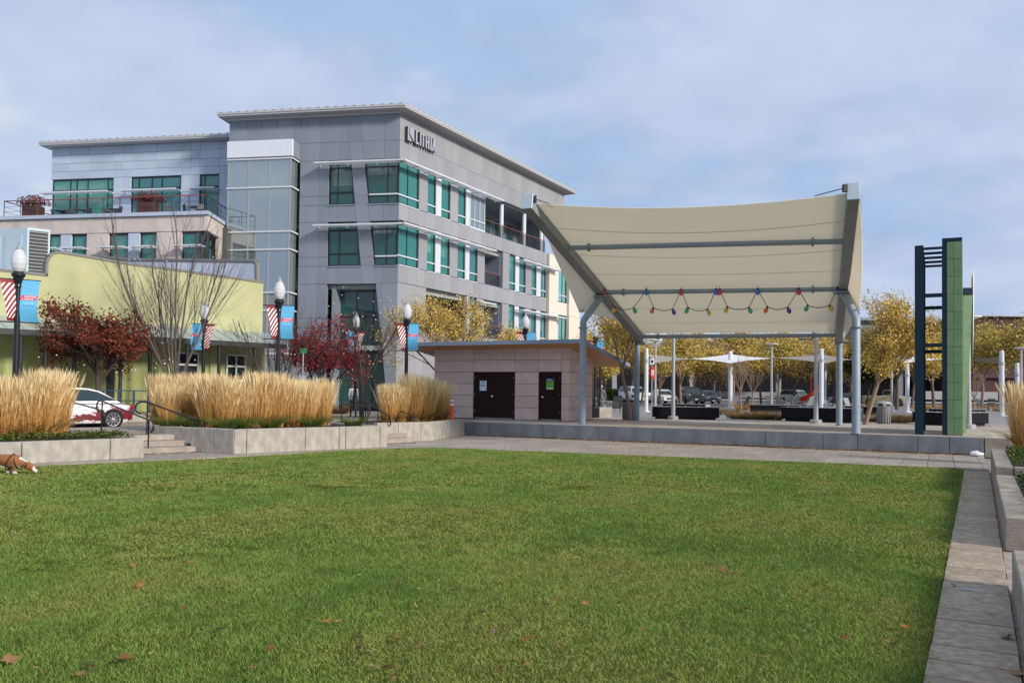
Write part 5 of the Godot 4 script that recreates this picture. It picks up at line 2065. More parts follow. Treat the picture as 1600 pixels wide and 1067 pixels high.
func disc_lamp(label: String, p: Vector3, h: float):
	var t := thing("disc_lamp", label, "street lamp", xf(p), "slim disc topped lamp posts")
	var mb := MB.new()
	mb.lathe(Vector3.ZERO, [[0.26, 0.0], [0.26, 0.14], [0.22, 0.17], [0.11, 0.17], [0.11, 0.19], [0.085, 1.5], [0.07, h - 0.35], [0.09, h - 0.3], [0.10, h - 0.06]], 14)
	put("post", mb, M.lamp_pole, t)
	var d := MB.new()
	d.lathe(Vector3.ZERO, [[0.0, h - 0.08], [0.30, h - 0.06], [0.48, h], [0.48, h + 0.04], [0.0, h + 0.07]], 18)
	put("disc", d, M.white_plain, t)

# a car seen mostly from the side or front: x forward, y up, z to its right
func car(called: String, label: String, where: Transform3D, L: float, W: float, H: float, paint: Material, style: String, flames := false) -> Node3D:
	var t := thing(called, label, "car" if style != "pickup" else "pickup", where, "parked cars")
	var hw := W * 0.5
	var belt := H * (0.62 if style != "suv" else 0.60)
	var nose := H * (0.50 if style == "sedan" else 0.60)
	var n := 170 if flames else 30
	var rings: Array = []
	var noise := FastNoiseLite.new()
	noise.seed = 5
	noise.frequency = 2.2
	for i in n + 1:
		var x := L * 0.5 - L * i / n
		var u := float(i) / n
		var wx := hw * (1.0 - 0.22 * pow(absf(2.0 * u - 1.0), 5.0))
		var yt := belt
		if style == "sedan":
			yt = lerpf(nose, belt, smoothstep(0.0, 0.34, u)) - 0.05 * smoothstep(0.85, 1.0, u) * H - 0.10 * H * smoothstep(0.06, 0.0, u)
		elif style == "suv":
			yt = lerpf(nose * 1.05, belt, smoothstep(0.0, 0.25, u)) - 0.08 * H * smoothstep(0.04, 0.0, u)
		else:
			yt = lerpf(nose, belt, smoothstep(0.0, 0.3, u)) - 0.06 * H * smoothstep(0.05, 0.0, u)
		var yb := 0.20 + 0.10 * smoothstep(0.08, 0.0, u) + 0.12 * smoothstep(0.92, 1.0, u)
		var ring: Array = []
		var prof := [[0.90, 0.0], [0.97, 0.10], [1.0, 0.30], [1.0, 0.50], [0.985, 0.66], [0.97, 0.80], [0.95, 0.93], [0.90, 0.985], [0.80, 1.0]]
		if flames:
			prof = []
			for k in 41:
				var v := k / 40.0
				prof.append([minf(1.0, 0.90 + 0.12 * sqrt(v)) - 0.10 * pow(v, 4.0) - 0.10 * pow(v, 16.0), v])
		for e in prof:
			ring.append(Vector3(x, lerpf(yb, yt, e[1]), wx * e[0]))
		var full: Array = []
		for k in ring.size():
			full.append(ring[k] * Vector3(1, 1, -1))
		full.append(Vector3(x, yt + 0.02, 0))
		for k in range(ring.size() - 1, -1, -1):
			full.append(ring[k])
		rings.append(full)
	var body := MB.new()
	for i in n:
		var A: Array = rings[i]
		var Bq: Array = rings[i + 1]
		for k in A.size() - 1:
			if flames:
				var c: Vector3 = (A[k] + Bq[k + 1]) * 0.5
				var edge: float = 0.30 + 0.34 * smoothstep(1.2, -2.2, c.x) + 0.20 * noise.get_noise_2d(c.x * 1.1 - c.y * 0.9, c.y * 0.5) + 0.13 * absf(sin(c.x * 4.4 - c.y * 5.5)) - 0.05
				var red: bool = c.y < edge and c.y > 0.30 - 0.1 * noise.get_noise_2d(c.x, 3.0) and c.x < 1.3
				var wisp: bool = noise.get_noise_2d(c.x * 1.3 + c.y * 1.2 + 9.0, c.y * 3.2 - c.x * 0.7) > 0.30 and c.y < edge + 0.3
				body.col = Color(0.17, 0.012, 0.02) if red else (Color(0.40, 0.10, 0.14) if wisp else Color(0.72, 0.71, 0.73))
			body.quad(A[k], A[k + 1], Bq[k + 1], Bq[k])
	for e in [[0, true], [n, false]]:
		var R: Array = rings[e[0]]
		for k in range(1, R.size() - 1):
			if e[1]:
				body.tri(R[0], R[k + 1], R[k])
			else:
				body.tri(R[0], R[k], R[k + 1])
	put("body", body, M.car_paint if flames else paint, t)
	# greenhouse: roof line points [x, y] from the foot of the windscreen to the foot of the rear window
	var rp: Array
	if style == "sedan":
		rp = [[0.17, belt - 0.02], [0.055, 0.90 * H], [0.0, 0.97 * H], [-0.08, H], [-0.17, 0.985 * H], [-0.25, 0.92 * H], [-0.40, belt + 0.02]]
	elif style == "suv":
		rp = [[0.19, belt - 0.02], [0.10, 0.90 * H], [0.06, 0.965 * H], [-0.05, H], [-0.35, H], [-0.43, 0.95 * H], [-0.48, belt]]
	else:
		rp = [[0.20, belt - 0.02], [0.13, 0.90 * H], [0.10, 0.965 * H], [0.05, H], [-0.03, H], [-0.06, 0.96 * H], [-0.075, belt - 0.02]]
	var cab := MB.new()
	if flames:
		cab.col = Color(0.72, 0.71, 0.73)
	var bw := hw * 0.90
	var tw := hw * 0.70
	for k in rp.size() - 1:
		var a: Array = rp[k]
		var b: Array = rp[k + 1]
		var wa := lerpf(bw, tw, (a[1] - belt) / (H - belt))
		var wb := lerpf(bw, tw, (b[1] - belt) / (H - belt))
		var pa := Vector3(a[0] * L, a[1], 0)
		var pb := Vector3(b[0] * L, b[1], 0)
		var za := Vector3(0, 0, wa)
		var zb := Vector3(0, 0, wb)
		cab.quad(pa - za, pa + za, pb + zb, pb - zb)
		if k == 0 or k == rp.size() - 2:
			var nn := (pb - pa).cross(Vector3(0, 0, 1)).normalized()
			if nn.y < 0.0:
				nn = -nn
			var i0 := 0.08
			var i1 := 0.95
			var q0 := pa.lerp(pb, i0) + nn * 0.012
			var q1 := pa.lerp(pb, i1) + nn * 0.012
			var z0 := za.lerp(zb, i0) * 0.90
			var z1 := za.lerp(zb, i1) * 0.90
			var scr := MB.new()
			scr.quad(q0 - z0, q0 + z0, q1 + z1, q1 - z1)
			put("windscreen" if k == 0 else "rear_window", scr, M.car_glass, t)
	for sgn in [-1.0, 1.0]:
		var poly: Array = []
		for e in rp:
			poly.append(Vector3(e[0] * L, e[1], sgn * lerpf(bw, tw, (e[1] - belt) / (H - belt))))
		for k in range(1, poly.size() - 1):
			if sgn > 0:
				cab.tri(poly[0], poly[k], poly[k + 1])
			else:
				cab.tri(poly[0], poly[k + 1], poly[k])
		# side windows: inset outline cut at the door pillar
		var o := Vector3(0, 0, sgn * 0.012)
		var c := Vector3.ZERO
		for q in poly:
			c += q
		c /= poly.size()
		var ins: Array = []
		for q in poly:
			ins.append(c + (q - c) * Vector3(0.90, 0.74, 1.0) + o + Vector3(0, 0, 0.0))
		for k in ins.size():
			ins[k].z = sgn * (lerpf(bw, tw, (ins[k].y - belt) / (H - belt)) + 0.012)
		var sgl := MB.new()
		for k in range(1, ins.size() - 1):
			if sgn > 0:
				sgl.tri(ins[0], ins[k], ins[k + 1])
			else:
				sgl.tri(ins[0], ins[k + 1], ins[k])
		put("side_window", sgl, M.car_glass, t)
		var px := -0.055 * L if style != "pickup" else 0.03 * L
		if style != "pickup":
			var pil := MB.new()
			if flames:
				pil.col = Color(0.05, 0.05, 0.05)
			var yb := belt + 0.02
			var yt := H * 0.955
			var zb2: float = sgn * (bw + 0.018)
			var zt2: float = sgn * (lerpf(bw, tw, (yt - belt) / (H - belt)) + 0.018)
			if sgn > 0:
				pil.quad(Vector3(px - 0.05, yb, zb2), Vector3(px + 0.05, yb, zb2), Vector3(px + 0.02, yt, zt2), Vector3(px - 0.08, yt, zt2))
			else:
				pil.quad(Vector3(px + 0.05, yb, zb2), Vector3(px - 0.05, yb, zb2), Vector3(px - 0.08, yt, zt2), Vector3(px + 0.02, yt, zt2))
			put("pillar", pil, M.frame_dark, t)
	put("cabin", cab, M.car_paint if flames else paint, t)
	var wr := 0.335 if style == "sedan" else 0.38
	for sx in [0.27 * L, -0.335 * L]:
		for sgn in [-1.0, 1.0]:
			var ar := MB.new()                              # dark arch
			ar.lathe(Vector3.ZERO, [[0.0, 0.0], [wr * 1.08, 0.0], [wr * 1.08, 0.01]], 24)
			var bs := Basis(Vector3.RIGHT, Vector3(0, 0, sgn), Vector3(0, -sgn, 0))
			put("wheel_arch", ar, M.tyre, t, Transform3D(bs, Vector3(sx, wr + 0.02, sgn * (hw * 1.0 - 0.004))))
			var ty := MB.new()
			ty.lathe(Vector3.ZERO, [[wr * 0.70, 0.03], [wr * 0.94, 0.03], [wr, 0.0], [wr, -0.17], [wr * 0.9, -0.2]], 28)
			var wn := thing_part(t, "wheel")
			wn.transform = Transform3D(bs, Vector3(sx, wr, sgn * (hw + 0.015)))
			put("tyre", ty, M.tyre, wn)
			var rm := MB.new()
			rm.lathe(Vector3.ZERO, [[wr * 0.62, -0.06], [wr * 0.66, 0.03], [wr * 0.72, 0.032]], 28)
			rm.lathe(Vector3.ZERO, [[0.0, 0.035], [wr * 0.16, 0.03], [wr * 0.16, -0.03]], 12)
			for k in 10:
				var a := TAU * k / 10.0
				var d := Vector3(cos(a), 0, sin(a))
				var s := Vector3(-sin(a), 0, cos(a)) * 0.018
				rm.quad(d * wr * 0.12 - s + Vector3(0, 0.02, 0), d * wr * 0.68 - s * 1.5 + Vector3(0, 0.022, 0), d * wr * 0.68 + s * 1.5 + Vector3(0, 0.022, 0), d * wr * 0.12 + s + Vector3(0, 0.02, 0))
				rm.quad(d * wr * 0.12 + s + Vector3(0, 0.02, 0), d * wr * 0.68 + s * 1.5 + Vector3(0, 0.022, 0), d * wr * 0.68 - s * 1.5 + Vector3(0, 0.022, 0), d * wr * 0.12 - s + Vector3(0, 0.02, 0))
			put("rim", rm, M.rim, wn)
	for sgn in [-1.0, 1.0]:
		var hl := MB.new()
		hl.bbox(Transform3D(Basis(Vector3.UP, sgn * 0.35), Vector3(L * 0.485, nose * 0.86, sgn * hw * 0.62)), Vector3(0.12, 0.13, 0.34), 0.03)
		put("headlight", hl, M.headlight, t)
		var tl := MB.new()
		tl.bbox(Transform3D(Basis(Vector3.UP, -sgn * 0.3), Vector3(-L * 0.487, belt * 0.86, sgn * hw * 0.66)), Vector3(0.10, 0.14, 0.30), 0.03)
		put("tail_light", tl, M.tail_red, t)
		var mr := MB.new()
		if flames:
			mr.col = Color(0.72, 0.71, 0.73)
		mr.bbox(Transform3D(Basis(), Vector3(L * 0.125, belt + 0.07, sgn * (hw + 0.06))), Vector3(0.11, 0.13, 0.2), 0.03)
		put("mirror", mr, M.car_paint if flames else paint, t)
		for dx in [-0.03, -0.22]:
			if style == "pickup" and dx < -0.1:
				continue
			var hd := MB.new()
			hd.bbox(Transform3D(Basis(), Vector3(L * dx, belt * 0.86, sgn * (hw * 0.985))), Vector3(0.16, 0.03, 0.05), 0.01)
			put("door_handle", hd, M.rim, t)
	var gr := MB.new()
	gr.bbox(Transform3D(Basis(), Vector3(L * 0.492, nose * 0.68, 0)), Vector3(0.08, 0.22, W * 0.5), 0.02)
	put("grille", gr, M.frame_dark, t)
	var np := MB.new()
	np.bbox(Transform3D(Basis(), Vector3(L * 0.502, nose * 0.45, 0)), Vector3(0.06, 0.10, 0.30), 0.01)
	put("number_plate", np, M.white_plain, t)
	return t

func sign_post(called: String, label: String, p: Vector3, h: float) -> Node3D:
	var t := thing(called, label, "sign", xf(p))
	put("post", bar(Vector3.ZERO, Vector3(0, h, 0), 0.035, 8), M.sign_grey, t)
	return t

func build_street_things():
	var mb_ := print_mat(banner_image(false))
	mb_.cull_mode = BaseMaterial3D.CULL_DISABLED
	M.banner_blue = mb_
	var ms := print_mat(banner_image(true))
	ms.cull_mode = BaseMaterial3D.CULL_DISABLED
	M.banner_stripe = ms
	# near lamps and those across the street: [label, u of the post, distance, flipped, level]
	for q in [["black globe lamp with banners standing in the planter behind the dog", 22.5, 21.0, false, 0.5], ["black globe lamp with banners rising out of the long grass planter", 433.0, 26.6, false, 0.5],
			["black globe lamp with banners between the steps and the shed", 634.0, 33.0, false, 0.5], ["globe lamp with banners behind the large bare tree at the yellow shop", 316.0, 33.8, true, 0.45],
			["globe lamp with banners behind the bare tree at the office entrance", 554.5, 41.0, true, 0.75], ["globe lamp with banners showing above the shed roof", 820.0, 39.5, false, 0.7],
			["globe lamp with banners behind the right end of the shed", 930.0, 45.0, false, 0.7]]:
		var p := at(q[1], 612.0, q[2])
		p.y = q[4]
		street_lamp(q[0], p, q[3])
	var pz := at(938.0, 612.0, 48.0)
	pz.y = 0.56
	street_lamp("plain globe lamp without banners close behind the shed corner", pz, false, false)
	# parked car painted with dark red flames
	var rear := gp(175.5, 670.0, 0.25)
	var hd := -sw
	var cb := Basis(hd, Vector3.UP, hd.cross(Vector3.UP))
	var L := 4.7
	var cpos := rear + hd * (0.335 * L) + sq * 0.93
	car("parked_car", "white saloon painted with dark red flames parked before the yellow shop", Transform3D(cb, Vector3(cpos.x, 0.25, cpos.z)), L, 1.84, 1.46, null, "sedan", true)
	# orange marker post beside the shed planter
	var mk := thing("marker_post", "orange traffic marker post with white bands beside the shed", "marker post", xf(spot(706.0, 32.0, 0.61)))
	var o := MB.new()
	o.lathe(Vector3.ZERO, [[0.11, 0.0], [0.10, 0.06], [0.075, 0.08], [0.07, 0.86], [0.0, 0.88]], 14)
	put("tube", o, M.orange, mk)
	for y in [0.60, 0.74]:
		var bd := MB.new()
		bd.lathe(Vector3.ZERO, [[0.074, y], [0.076, y + 0.01], [0.076, y + 0.07], [0.074, y + 0.08]], 14)
		put("band", bd, M.white_plain, mk)
	# road signs
	var s1 := sign_post("street_sign", "grey backed road sign on a post beside the red tree", at(471.5, 640.0, 35.5) * Vector3(1, 0, 1) + Vector3(0, 0.4, 0), 3.0)
	var sb := MB.new()
	var bsn := pole_plane(s1.position)
	sb.prism(PackedVector3Array([bsn * Vector3(-0.16, 1.45, 0), bsn * Vector3(0.16, 1.45, 0), bsn * Vector3(0.14, 1.95, 0), bsn * Vector3(-0.14, 1.95, 0)]), bsn * Vector3(0, 0, 0.02))
	put("plate", sb, M.sign_grey, s1)
	var gb := MB.new()
	gb.bbox(Transform3D(bsn, Vector3(0, 3.0, 0)), Vector3(0.30, 0.22, 0.08), 0.03)
	put("green_plate", gb, M.sign_green, s1)
	var s2 := sign_post("stop_sign", "red octagonal STOP sign seen almost edge on behind the white sail pole", at(1018.5, 640.0, 49.0) * Vector3(1, 0, 1) + Vector3(0, 0.47, 0), 3.4)
	var im := Image.create(96, 96, false, Image.FORMAT_RGB8)
	im.fill(Color(0.80, 0.10, 0.10))
	word(im, "STOP", 8, 30, 17, 36, Color(0.95, 0.95, 0.95))
	var of := Basis(pole_plane(s2.position).rotated(Vector3.UP, 1.33))
	var oc := MB.new()
	oc.has_uv = true
	for k in 8:
		var a0 := TAU * (k + 0.5) / 8.0
		var a1 := TAU * (k + 1.5) / 8.0
		var pc := of * Vector3(0, 2.55, 0.05)
		var p0 := of * Vector3(cos(a0) * 0.42, 2.55 + sin(a0) * 0.42, 0.05)
		var p1 := of * Vector3(cos(a1) * 0.42, 2.55 + sin(a1) * 0.42, 0.05)
		oc.tri(pc, p0, p1)
		var kk := oc.uv.size()
		oc.uv[kk - 3] = Vector2(0.5, 0.5)
		oc.uv[kk - 2] = Vector2(0.5 + cos(a1) * 0.5, 0.5 - sin(a1) * 0.5)
		oc.uv[kk - 1] = Vector2(0.5 + cos(a0) * 0.5, 0.5 - sin(a0) * 0.5)
		oc.tri(pc - of.z * 0.02, p1 - of.z * 0.02, p0 - of.z * 0.02)
		oc.quad(p0, p0 - of.z * 0.02, p1 - of.z * 0.02, p1)
	put("plate", oc, print_mat(im), s2)
	var wb := MB.new()
	wb.bbox(Transform3D(pole_plane(s2.position), Vector3(0, 3.22, 0.04)), Vector3(0.26, 0.34, 0.02), 0.005)
	var wpl := put("white_plate", wb, M.white_plain, s2)
	var dk := MB.new()
	dk.box(Transform3D(pole_plane(s2.position), Vector3(0, 3.22, 0.04) + pole_plane(s2.position).z * 0.012), Vector3(0.14, 0.16, 0.004))
	put("black_symbol", dk, M.joint, wpl)
	person("person in a white top and dark trousers behind a lamp at the office entrance", at(551.5, 640.0, 42.2) * Vector3(1, 0, 1) + Vector3(0, 0.42, 0), 0.5, Color(0.62, 0.62, 0.66), Color(0.02, 0.02, 0.025), Color(0.02, 0.015, 0.012))
	person("person in grey clothes and a pale cap standing by the cafe chairs", at(939.5, 640.0, 52.0) * Vector3(1, 0, 1) + Vector3(0, 0.585, 0), -0.6, Color(0.16, 0.17, 0.17), Color(0.12, 0.13, 0.14), Color(0.6, 0.6, 0.6))
	# far cars on the street beyond the plaza
	for q in [["parked_car", "white saloon parked nose on under the yellow trees", 1036.0, 86.0, "car_white", "sedan", 0.35], ["parked_car", "black off road car parked nose on under the yellow trees", 1081.0, 84.0, "car_black", "suv", 0.2],
			["parked_car", "dark blue saloon parked beside the black off road car", 1107.0, 90.0, "car_navy", "sedan", 0.25], ["parked_van", "white high car parked behind the pale tree trunk", 992.0, 88.0, "car_white", "suv", 0.5],
			["parked_car", "dark blue saloon side on beyond the right canopy column", 1339.0, 92.0, "car_navy", "sedan", 1.5], ["pickup_truck", "cream old pickup truck side on beyond the grey bin", 1386.0, 88.0, "car_cream", "pickup", 1.45],
			["parked_car", "silver saloon side on far behind the right canopy column", 1325.0, 104.0, "car_silver", "sedan", 1.6], ["parked_car", "silver off road car far behind the bare little tree", 1247.0, 104.0, "car_silver", "suv", 0.9]]:
		var p := at(q[2], 620.0, q[3])
		p.y = 0.905
		var toc := Vector3(-p.x, 0, -p.z).normalized().rotated(Vector3.UP, q[6])
		var big: bool = q[5] == "suv"
		car(q[0], q[1], Transform3D(Basis(toc, Vector3.UP, toc.cross(Vector3.UP)), p), 4.6, 1.85, 1.75 if big else (1.7 if q[5] == "pickup" else 1.45), M[q[4]], q[5])

# bodies as one smooth surface: capsules [a, b, ra, rb] joined softly, meshed as surface nets
func blob(caps: Array, cell: float, soft: float, paint: Callable) -> MB:
	var lo := Vector3(1e9, 1e9, 1e9)
	var hi := -lo
	for c in caps:
		for e in [[c[0], c[2]], [c[1], c[3]]]:
			var r: float = e[1] + cell * 2.5
			lo = lo.min(e[0] - Vector3(r, r, r))
			hi = hi.max(e[0] + Vector3(r, r, r))
	var nx := int((hi.x - lo.x) / cell) + 2
	var ny := int((hi.y - lo.y) / cell) + 2
	var nz := int((hi.z - lo.z) / cell) + 2
	var fld := PackedFloat32Array()
	fld.resize(nx * ny * nz)
	fld.fill(1.0)
	for c in caps:
		var a: Vector3 = c[0]
		var b: Vector3 = c[1]
		var ra: float = c[2]
		var rb: float = c[3]
		var m := maxf(ra, rb) + soft + cell * 2.0
		var l0 := (a.min(b) - Vector3(m, m, m) - lo) / cell
		var l1 := (a.max(b) + Vector3(m, m, m) - lo) / cell
		var ab := b - a
		var il := 1.0 / maxf(ab.length_squared(), 1e-9)
		for z in range(maxi(0, int(l0.z)), mini(nz - 1, int(l1.z)) + 1):
			for y in range(maxi(0, int(l0.y)), mini(ny - 1, int(l1.y)) + 1):
				for x in range(maxi(0, int(l0.x)), mini(nx - 1, int(l1.x)) + 1):
					var p := lo + Vector3(x, y, z) * cell
					var h := clampf((p - a).dot(ab) * il, 0.0, 1.0)
					var d := (p - a - ab * h).length() - lerpf(ra, rb, h)
					var k := x + nx * (y + ny * z)
					var o := fld[k]
					var w := maxf(soft - absf(o - d), 0.0) / soft
					fld[k] = minf(o, d) - w * w * soft * 0.25
	var id := PackedInt32Array()
	id.resize(nx * ny * nz)
	id.fill(-1)
	var vs := PackedVector3Array()
	var cs := PackedColorArray()
	var corners: Array = []
	for k in 8:
		corners.append([k & 1, (k >> 1) & 1, (k >> 2) & 1])
	var edges := [[0, 1], [2, 3], [4, 5], [6, 7], [0, 2], [1, 3], [4, 6], [5, 7], [0, 4], [1, 5], [2, 6], [3, 7]]
	for z in nz - 1:
		for y in ny - 1:
			for x in nx - 1:
				var k := x + nx * (y + ny * z)
				var v0 := fld[k]
				if v0 > cell * 3.0:
					continue
				var g := PackedFloat32Array([v0, fld[k + 1], fld[k + nx], fld[k + nx + 1], fld[k + nx * ny], fld[k + nx * ny + 1], fld[k + nx * ny + nx], fld[k + nx * ny + nx + 1]])
				var s := Vector3.ZERO
				var cnt := 0
				for e in edges:
					var ga := g[e[0]]
					var gb := g[e[1]]
					if (ga < 0.0) != (gb < 0.0):
						var f := ga / (ga - gb)
						var ca: Array = corners[e[0]]
						var cbb: Array = corners[e[1]]
						s += Vector3(ca[0], ca[1], ca[2]).lerp(Vector3(cbb[0], cbb[1], cbb[2]), f)
						cnt += 1
				if cnt:
					id[k] = vs.size()
					var q := lo + (Vector3(x, y, z) + s / cnt) * cell
					vs.append(q)
					cs.append(paint.call(q))
	var ns := PackedVector3Array()
	ns.resize(vs.size())
	var faces := PackedInt32Array()
	for z in range(1, nz - 1):
		for y in range(1, ny - 1):
			for x in range(1, nx - 1):
				var k := x + nx * (y + ny * z)
				var ins := fld[k] < 0.0
				for ax in 3:
					var st_: int = [1, nx, nx * ny][ax]
					if (fld[k + st_] < 0.0) == ins:
						continue
					var u: int = [nx, nx * ny, 1][ax]
					var v: int = [nx * ny, 1, nx][ax]
					var q := [id[k - u - v], id[k - v], id[k], id[k - u]]
					if q[0] < 0 or q[1] < 0 or q[2] < 0 or q[3] < 0:
						continue
					if not ins:
						q = [q[3], q[2], q[1], q[0]]
					faces.append_array(PackedInt32Array([q[0], q[1], q[2], q[0], q[2], q[3]]))
	for k in range(0, faces.size(), 3):
		var nn := (vs[faces[k + 1]] - vs[faces[k]]).cross(vs[faces[k + 2]] - vs[faces[k]])
		for j in 3:
			ns[faces[k + j]] += nn
	var mb := MB.new()
	for k in range(0, faces.size(), 3):
		for j in [0, 2, 1]:
			mb.v.append(vs[faces[k + j]])
			mb.n.append(ns[faces[k + j]].normalized())
			mb.c.append(cs[faces[k + j]])
	return mb

func person(label: String, p: Vector3, yaw: float, top: Color, legs: Color, head: Color):
	var t := thing("person", label, "person", xf(p, yaw))
	var H := 1.7
	var caps: Array = []
	for s in [-1.0, 1.0]:
		caps.append([Vector3(s * 0.09, 0.88, 0), Vector3(s * 0.10, 0.48, 0.05 * s + 0.03), 0.085, 0.06])
		caps.append([Vector3(s * 0.10, 0.48, 0.05 * s + 0.03), Vector3(s * 0.10, 0.07, 0.12 * s), 0.058, 0.04])
		caps.append([Vector3(s * 0.10, 0.045, 0.12 * s - 0.03), Vector3(s * 0.11, 0.04, 0.12 * s + 0.14), 0.042, 0.032])
		caps.append([Vector3(s * 0.18, 1.38, 0), Vector3(s * 0.24, 1.10, -0.05 * s), 0.055, 0.045])
		caps.append([Vector3(s * 0.24, 1.10, -0.05 * s), Vector3(s * 0.23, 0.86, 0.06 - 0.05 * s), 0.042, 0.032])
		caps.append([Vector3(s * 0.23, 0.85, 0.06 - 0.05 * s), Vector3(s * 0.22, 0.76, 0.09 - 0.05 * s), 0.034, 0.022])
	caps.append([Vector3(0, 0.92, 0), Vector3(0, 1.18, 0.0), 0.145, 0.135])
	caps.append([Vector3(-0.07, 1.32, 0), Vector3(0.07, 1.32, 0), 0.12, 0.12])
	caps.append([Vector3(0, 1.42, 0), Vector3(0, 1.52, 0.01), 0.055, 0.05])
	caps.append([Vector3(0, 1.57, 0.03), Vector3(0, 1.63, 0.01), 0.085, 0.09])
	caps.append([Vector3(0, 1.56, 0.11), Vector3(0, 1.575, 0.12), 0.018, 0.012])
	var skin_ := Color(0.42, 0.24, 0.17)
	var pc := func(q: Vector3) -> Color:
		if q.y > 1.62 or (q.y > 1.47 and q.z < 0.0 and absf(q.x) < 0.12):
			return head
		if q.y > 1.46 or (q.y < 0.88 and q.y > 0.7 and absf(q.x) > 0.185):
			return skin_
		if q.y > 0.86:
			return top
		if q.y < 0.08:
			return Color(0.02, 0.02, 0.02)
		return legs
	put("body", blob(caps, 0.026, 0.05, pc), M.coat, t)

# ---------------------------------------------------------------- plaza furniture and far buildings

func sail(label: String, group: String, c: Array, m: Material):     # c: four corners [u, v, distance]
	var P: Array = []
	for q in c:
		P.append(at(q[0], q[1], q[2]))
	var grid: Array = []
	for j in 13:
		var row: Array = []
		for i in 13:
			var x := i / 12.0
			var y := j / 12.0
			var a: Vector3 = P[0].lerp(P[1], x)
			var b: Vector3 = P[3].lerp(P[2], x)
			var p := a.lerp(b, y)
			var mid: Vector3 = (P[0] + P[1] + P[2] + P[3]) * 0.25
			var pull := 0.16 * (1.0 - pow(2.0 * x - 1.0, 2.0)) * pow(absf(2.0 * y - 1.0), 4.0) + 0.16 * (1.0 - pow(2.0 * y - 1.0, 2.0)) * pow(absf(2.0 * x - 1.0), 4.0)
			row.append(p.lerp(mid, pull))
		grid.append(row)
	var o := put("shade_sail", skin(grid, 0.02), m)
	tag(o, label, "shade sail", group)

func sail_pole(label: String, p: Vector3, h: float, r := 0.17):
	var t := thing("sail_pole", label, "pole", xf(p), "white shade sail poles")
	var mb := MB.new()
	mb.lathe(Vector3.ZERO, [[r, 0.0], [r, h - 0.35], [r * 0.9, h - 0.33], [r * 0.9, h - 0.06], [r * 0.8, h], [0.0, h + 0.02]], 16)
	put("pole", mb, M.white_pole, t)
	var fl := MB.new()
	fl.lathe(Vector3.ZERO, [[0.0, 0.06], [r * 2.1, 0.06], [r * 2.2, 0.0]], 14)
	put("base_plate", fl, M.white_pole, t)
	var cl := MB.new()
	cl.lathe(Vector3.ZERO, [[r * 1.02, h - 0.95], [r * 1.25, h - 0.93], [r * 1.25, h - 0.75], [r * 1.02, h - 0.73]], 14)
	put("clamp", cl, M.lamp_pole, t)

func box_bench(label: String, p0: Vector3, p1: Vector3, h: float, dep: float):   # dark raised bed with a metal rim and studs
	var d := (p1 - p0)
	d.y = 0.0
	var l := d.length()
	d = d / l
	var inw := Vector3(d.z, 0, -d.x)
	if inw.z > 0.0:
		inw = -inw
	var t := thing("raised_bed", label, "planter", Transform3D(Basis(d, Vector3.UP, d.cross(Vector3.UP)), p0))
	var zs := signf(inw.dot(d.cross(Vector3.UP)))
	var mb := MB.new()
	mb.bbox(Transform3D(Basis(), Vector3(l * 0.5, 0.10 + (h - 0.10) * 0.5, zs * dep * 0.5)), Vector3(l, h - 0.10, dep), 0.015)
	put("box", mb, M.box_dark, t)
	var rm := MB.new()
	rm.bbox(Transform3D(Basis(), Vector3(l * 0.5, h + 0.011, zs * dep * 0.5)), Vector3(l + 0.04, 0.02, dep + 0.04), 0.004)
	put("rim", rm, M.box_edge, t)
	var pl := MB.new()
	pl.box(Transform3D(Basis(), Vector3(l * 0.5, 0.05, zs * dep * 0.5)), Vector3(l - 0.3, 0.1, dep - 0.2))
	put("plinth", pl, M.joint, t)
	var en := MB.new()
	en.bbox(Transform3D(Basis(), Vector3(l + 0.012, 0.10 + (h - 0.1) * 0.5, zs * dep * 0.5)), Vector3(0.02, h - 0.12, dep - 0.05), 0.004)
	put("end_panel", en, M.box_edge, t)
	var n := maxi(2, int(l / 0.62))
	for k in n:
		var s := MB.new()
		s.bbox(Transform3D(Basis(), Vector3(l * (k + 0.5) / n, h + 0.02, -zs * 0.0)), Vector3(0.07, 0.07, 0.07), 0.01)
		put("stud", s, M.sign_grey, t)

func litter_bin(label: String, p: Vector3, h: float):
	var t := thing("litter_bin", label, "litter bin", xf(p, 0.3))
	var mb := MB.new()
	mb.lathe(Vector3.ZERO, [[0.24, 0.0], [0.26, 0.02], [0.30, h * 0.72], [0.30, h * 0.74]], 20)
	put("barrel", mb, M.bin_grey, t)
	for k in 16:
		var a := TAU * k / 16.0
		var d := Vector3(cos(a), 0, sin(a))
		var sl := MB.new()
		var bs := Basis(d.cross(Vector3.UP), Vector3.UP, -d)
		sl.bbox(Transform3D(bs, d * 0.285 + Vector3(0, h * 0.37, 0)), Vector3(0.07, h * 0.70, 0.025), 0.006)
		put("slat", sl, M.bin_grey, t)
	var lid := MB.new()
	lid.lathe(Vector3.ZERO, [[0.30, h * 0.75], [0.335, h * 0.76], [0.335, h * 0.90], [0.31, h * 0.95], [0.18, h * 0.99], [0.0, h]], 20)
	put("lid", lid, M.bin_lid, t)
	for a in [0.5, 1.6, 2.7, 4.4]:
		var d := Vector3(cos(a), 0, sin(a))
		var op := MB.new()
		op.bbox(Transform3D(Basis(d.cross(Vector3.UP), Vector3.UP, -d), d * 0.325 + Vector3(0, h * 0.83, 0)), Vector3(0.22, h * 0.10, 0.03), 0.01)
		put("opening", op, M.joint, t)

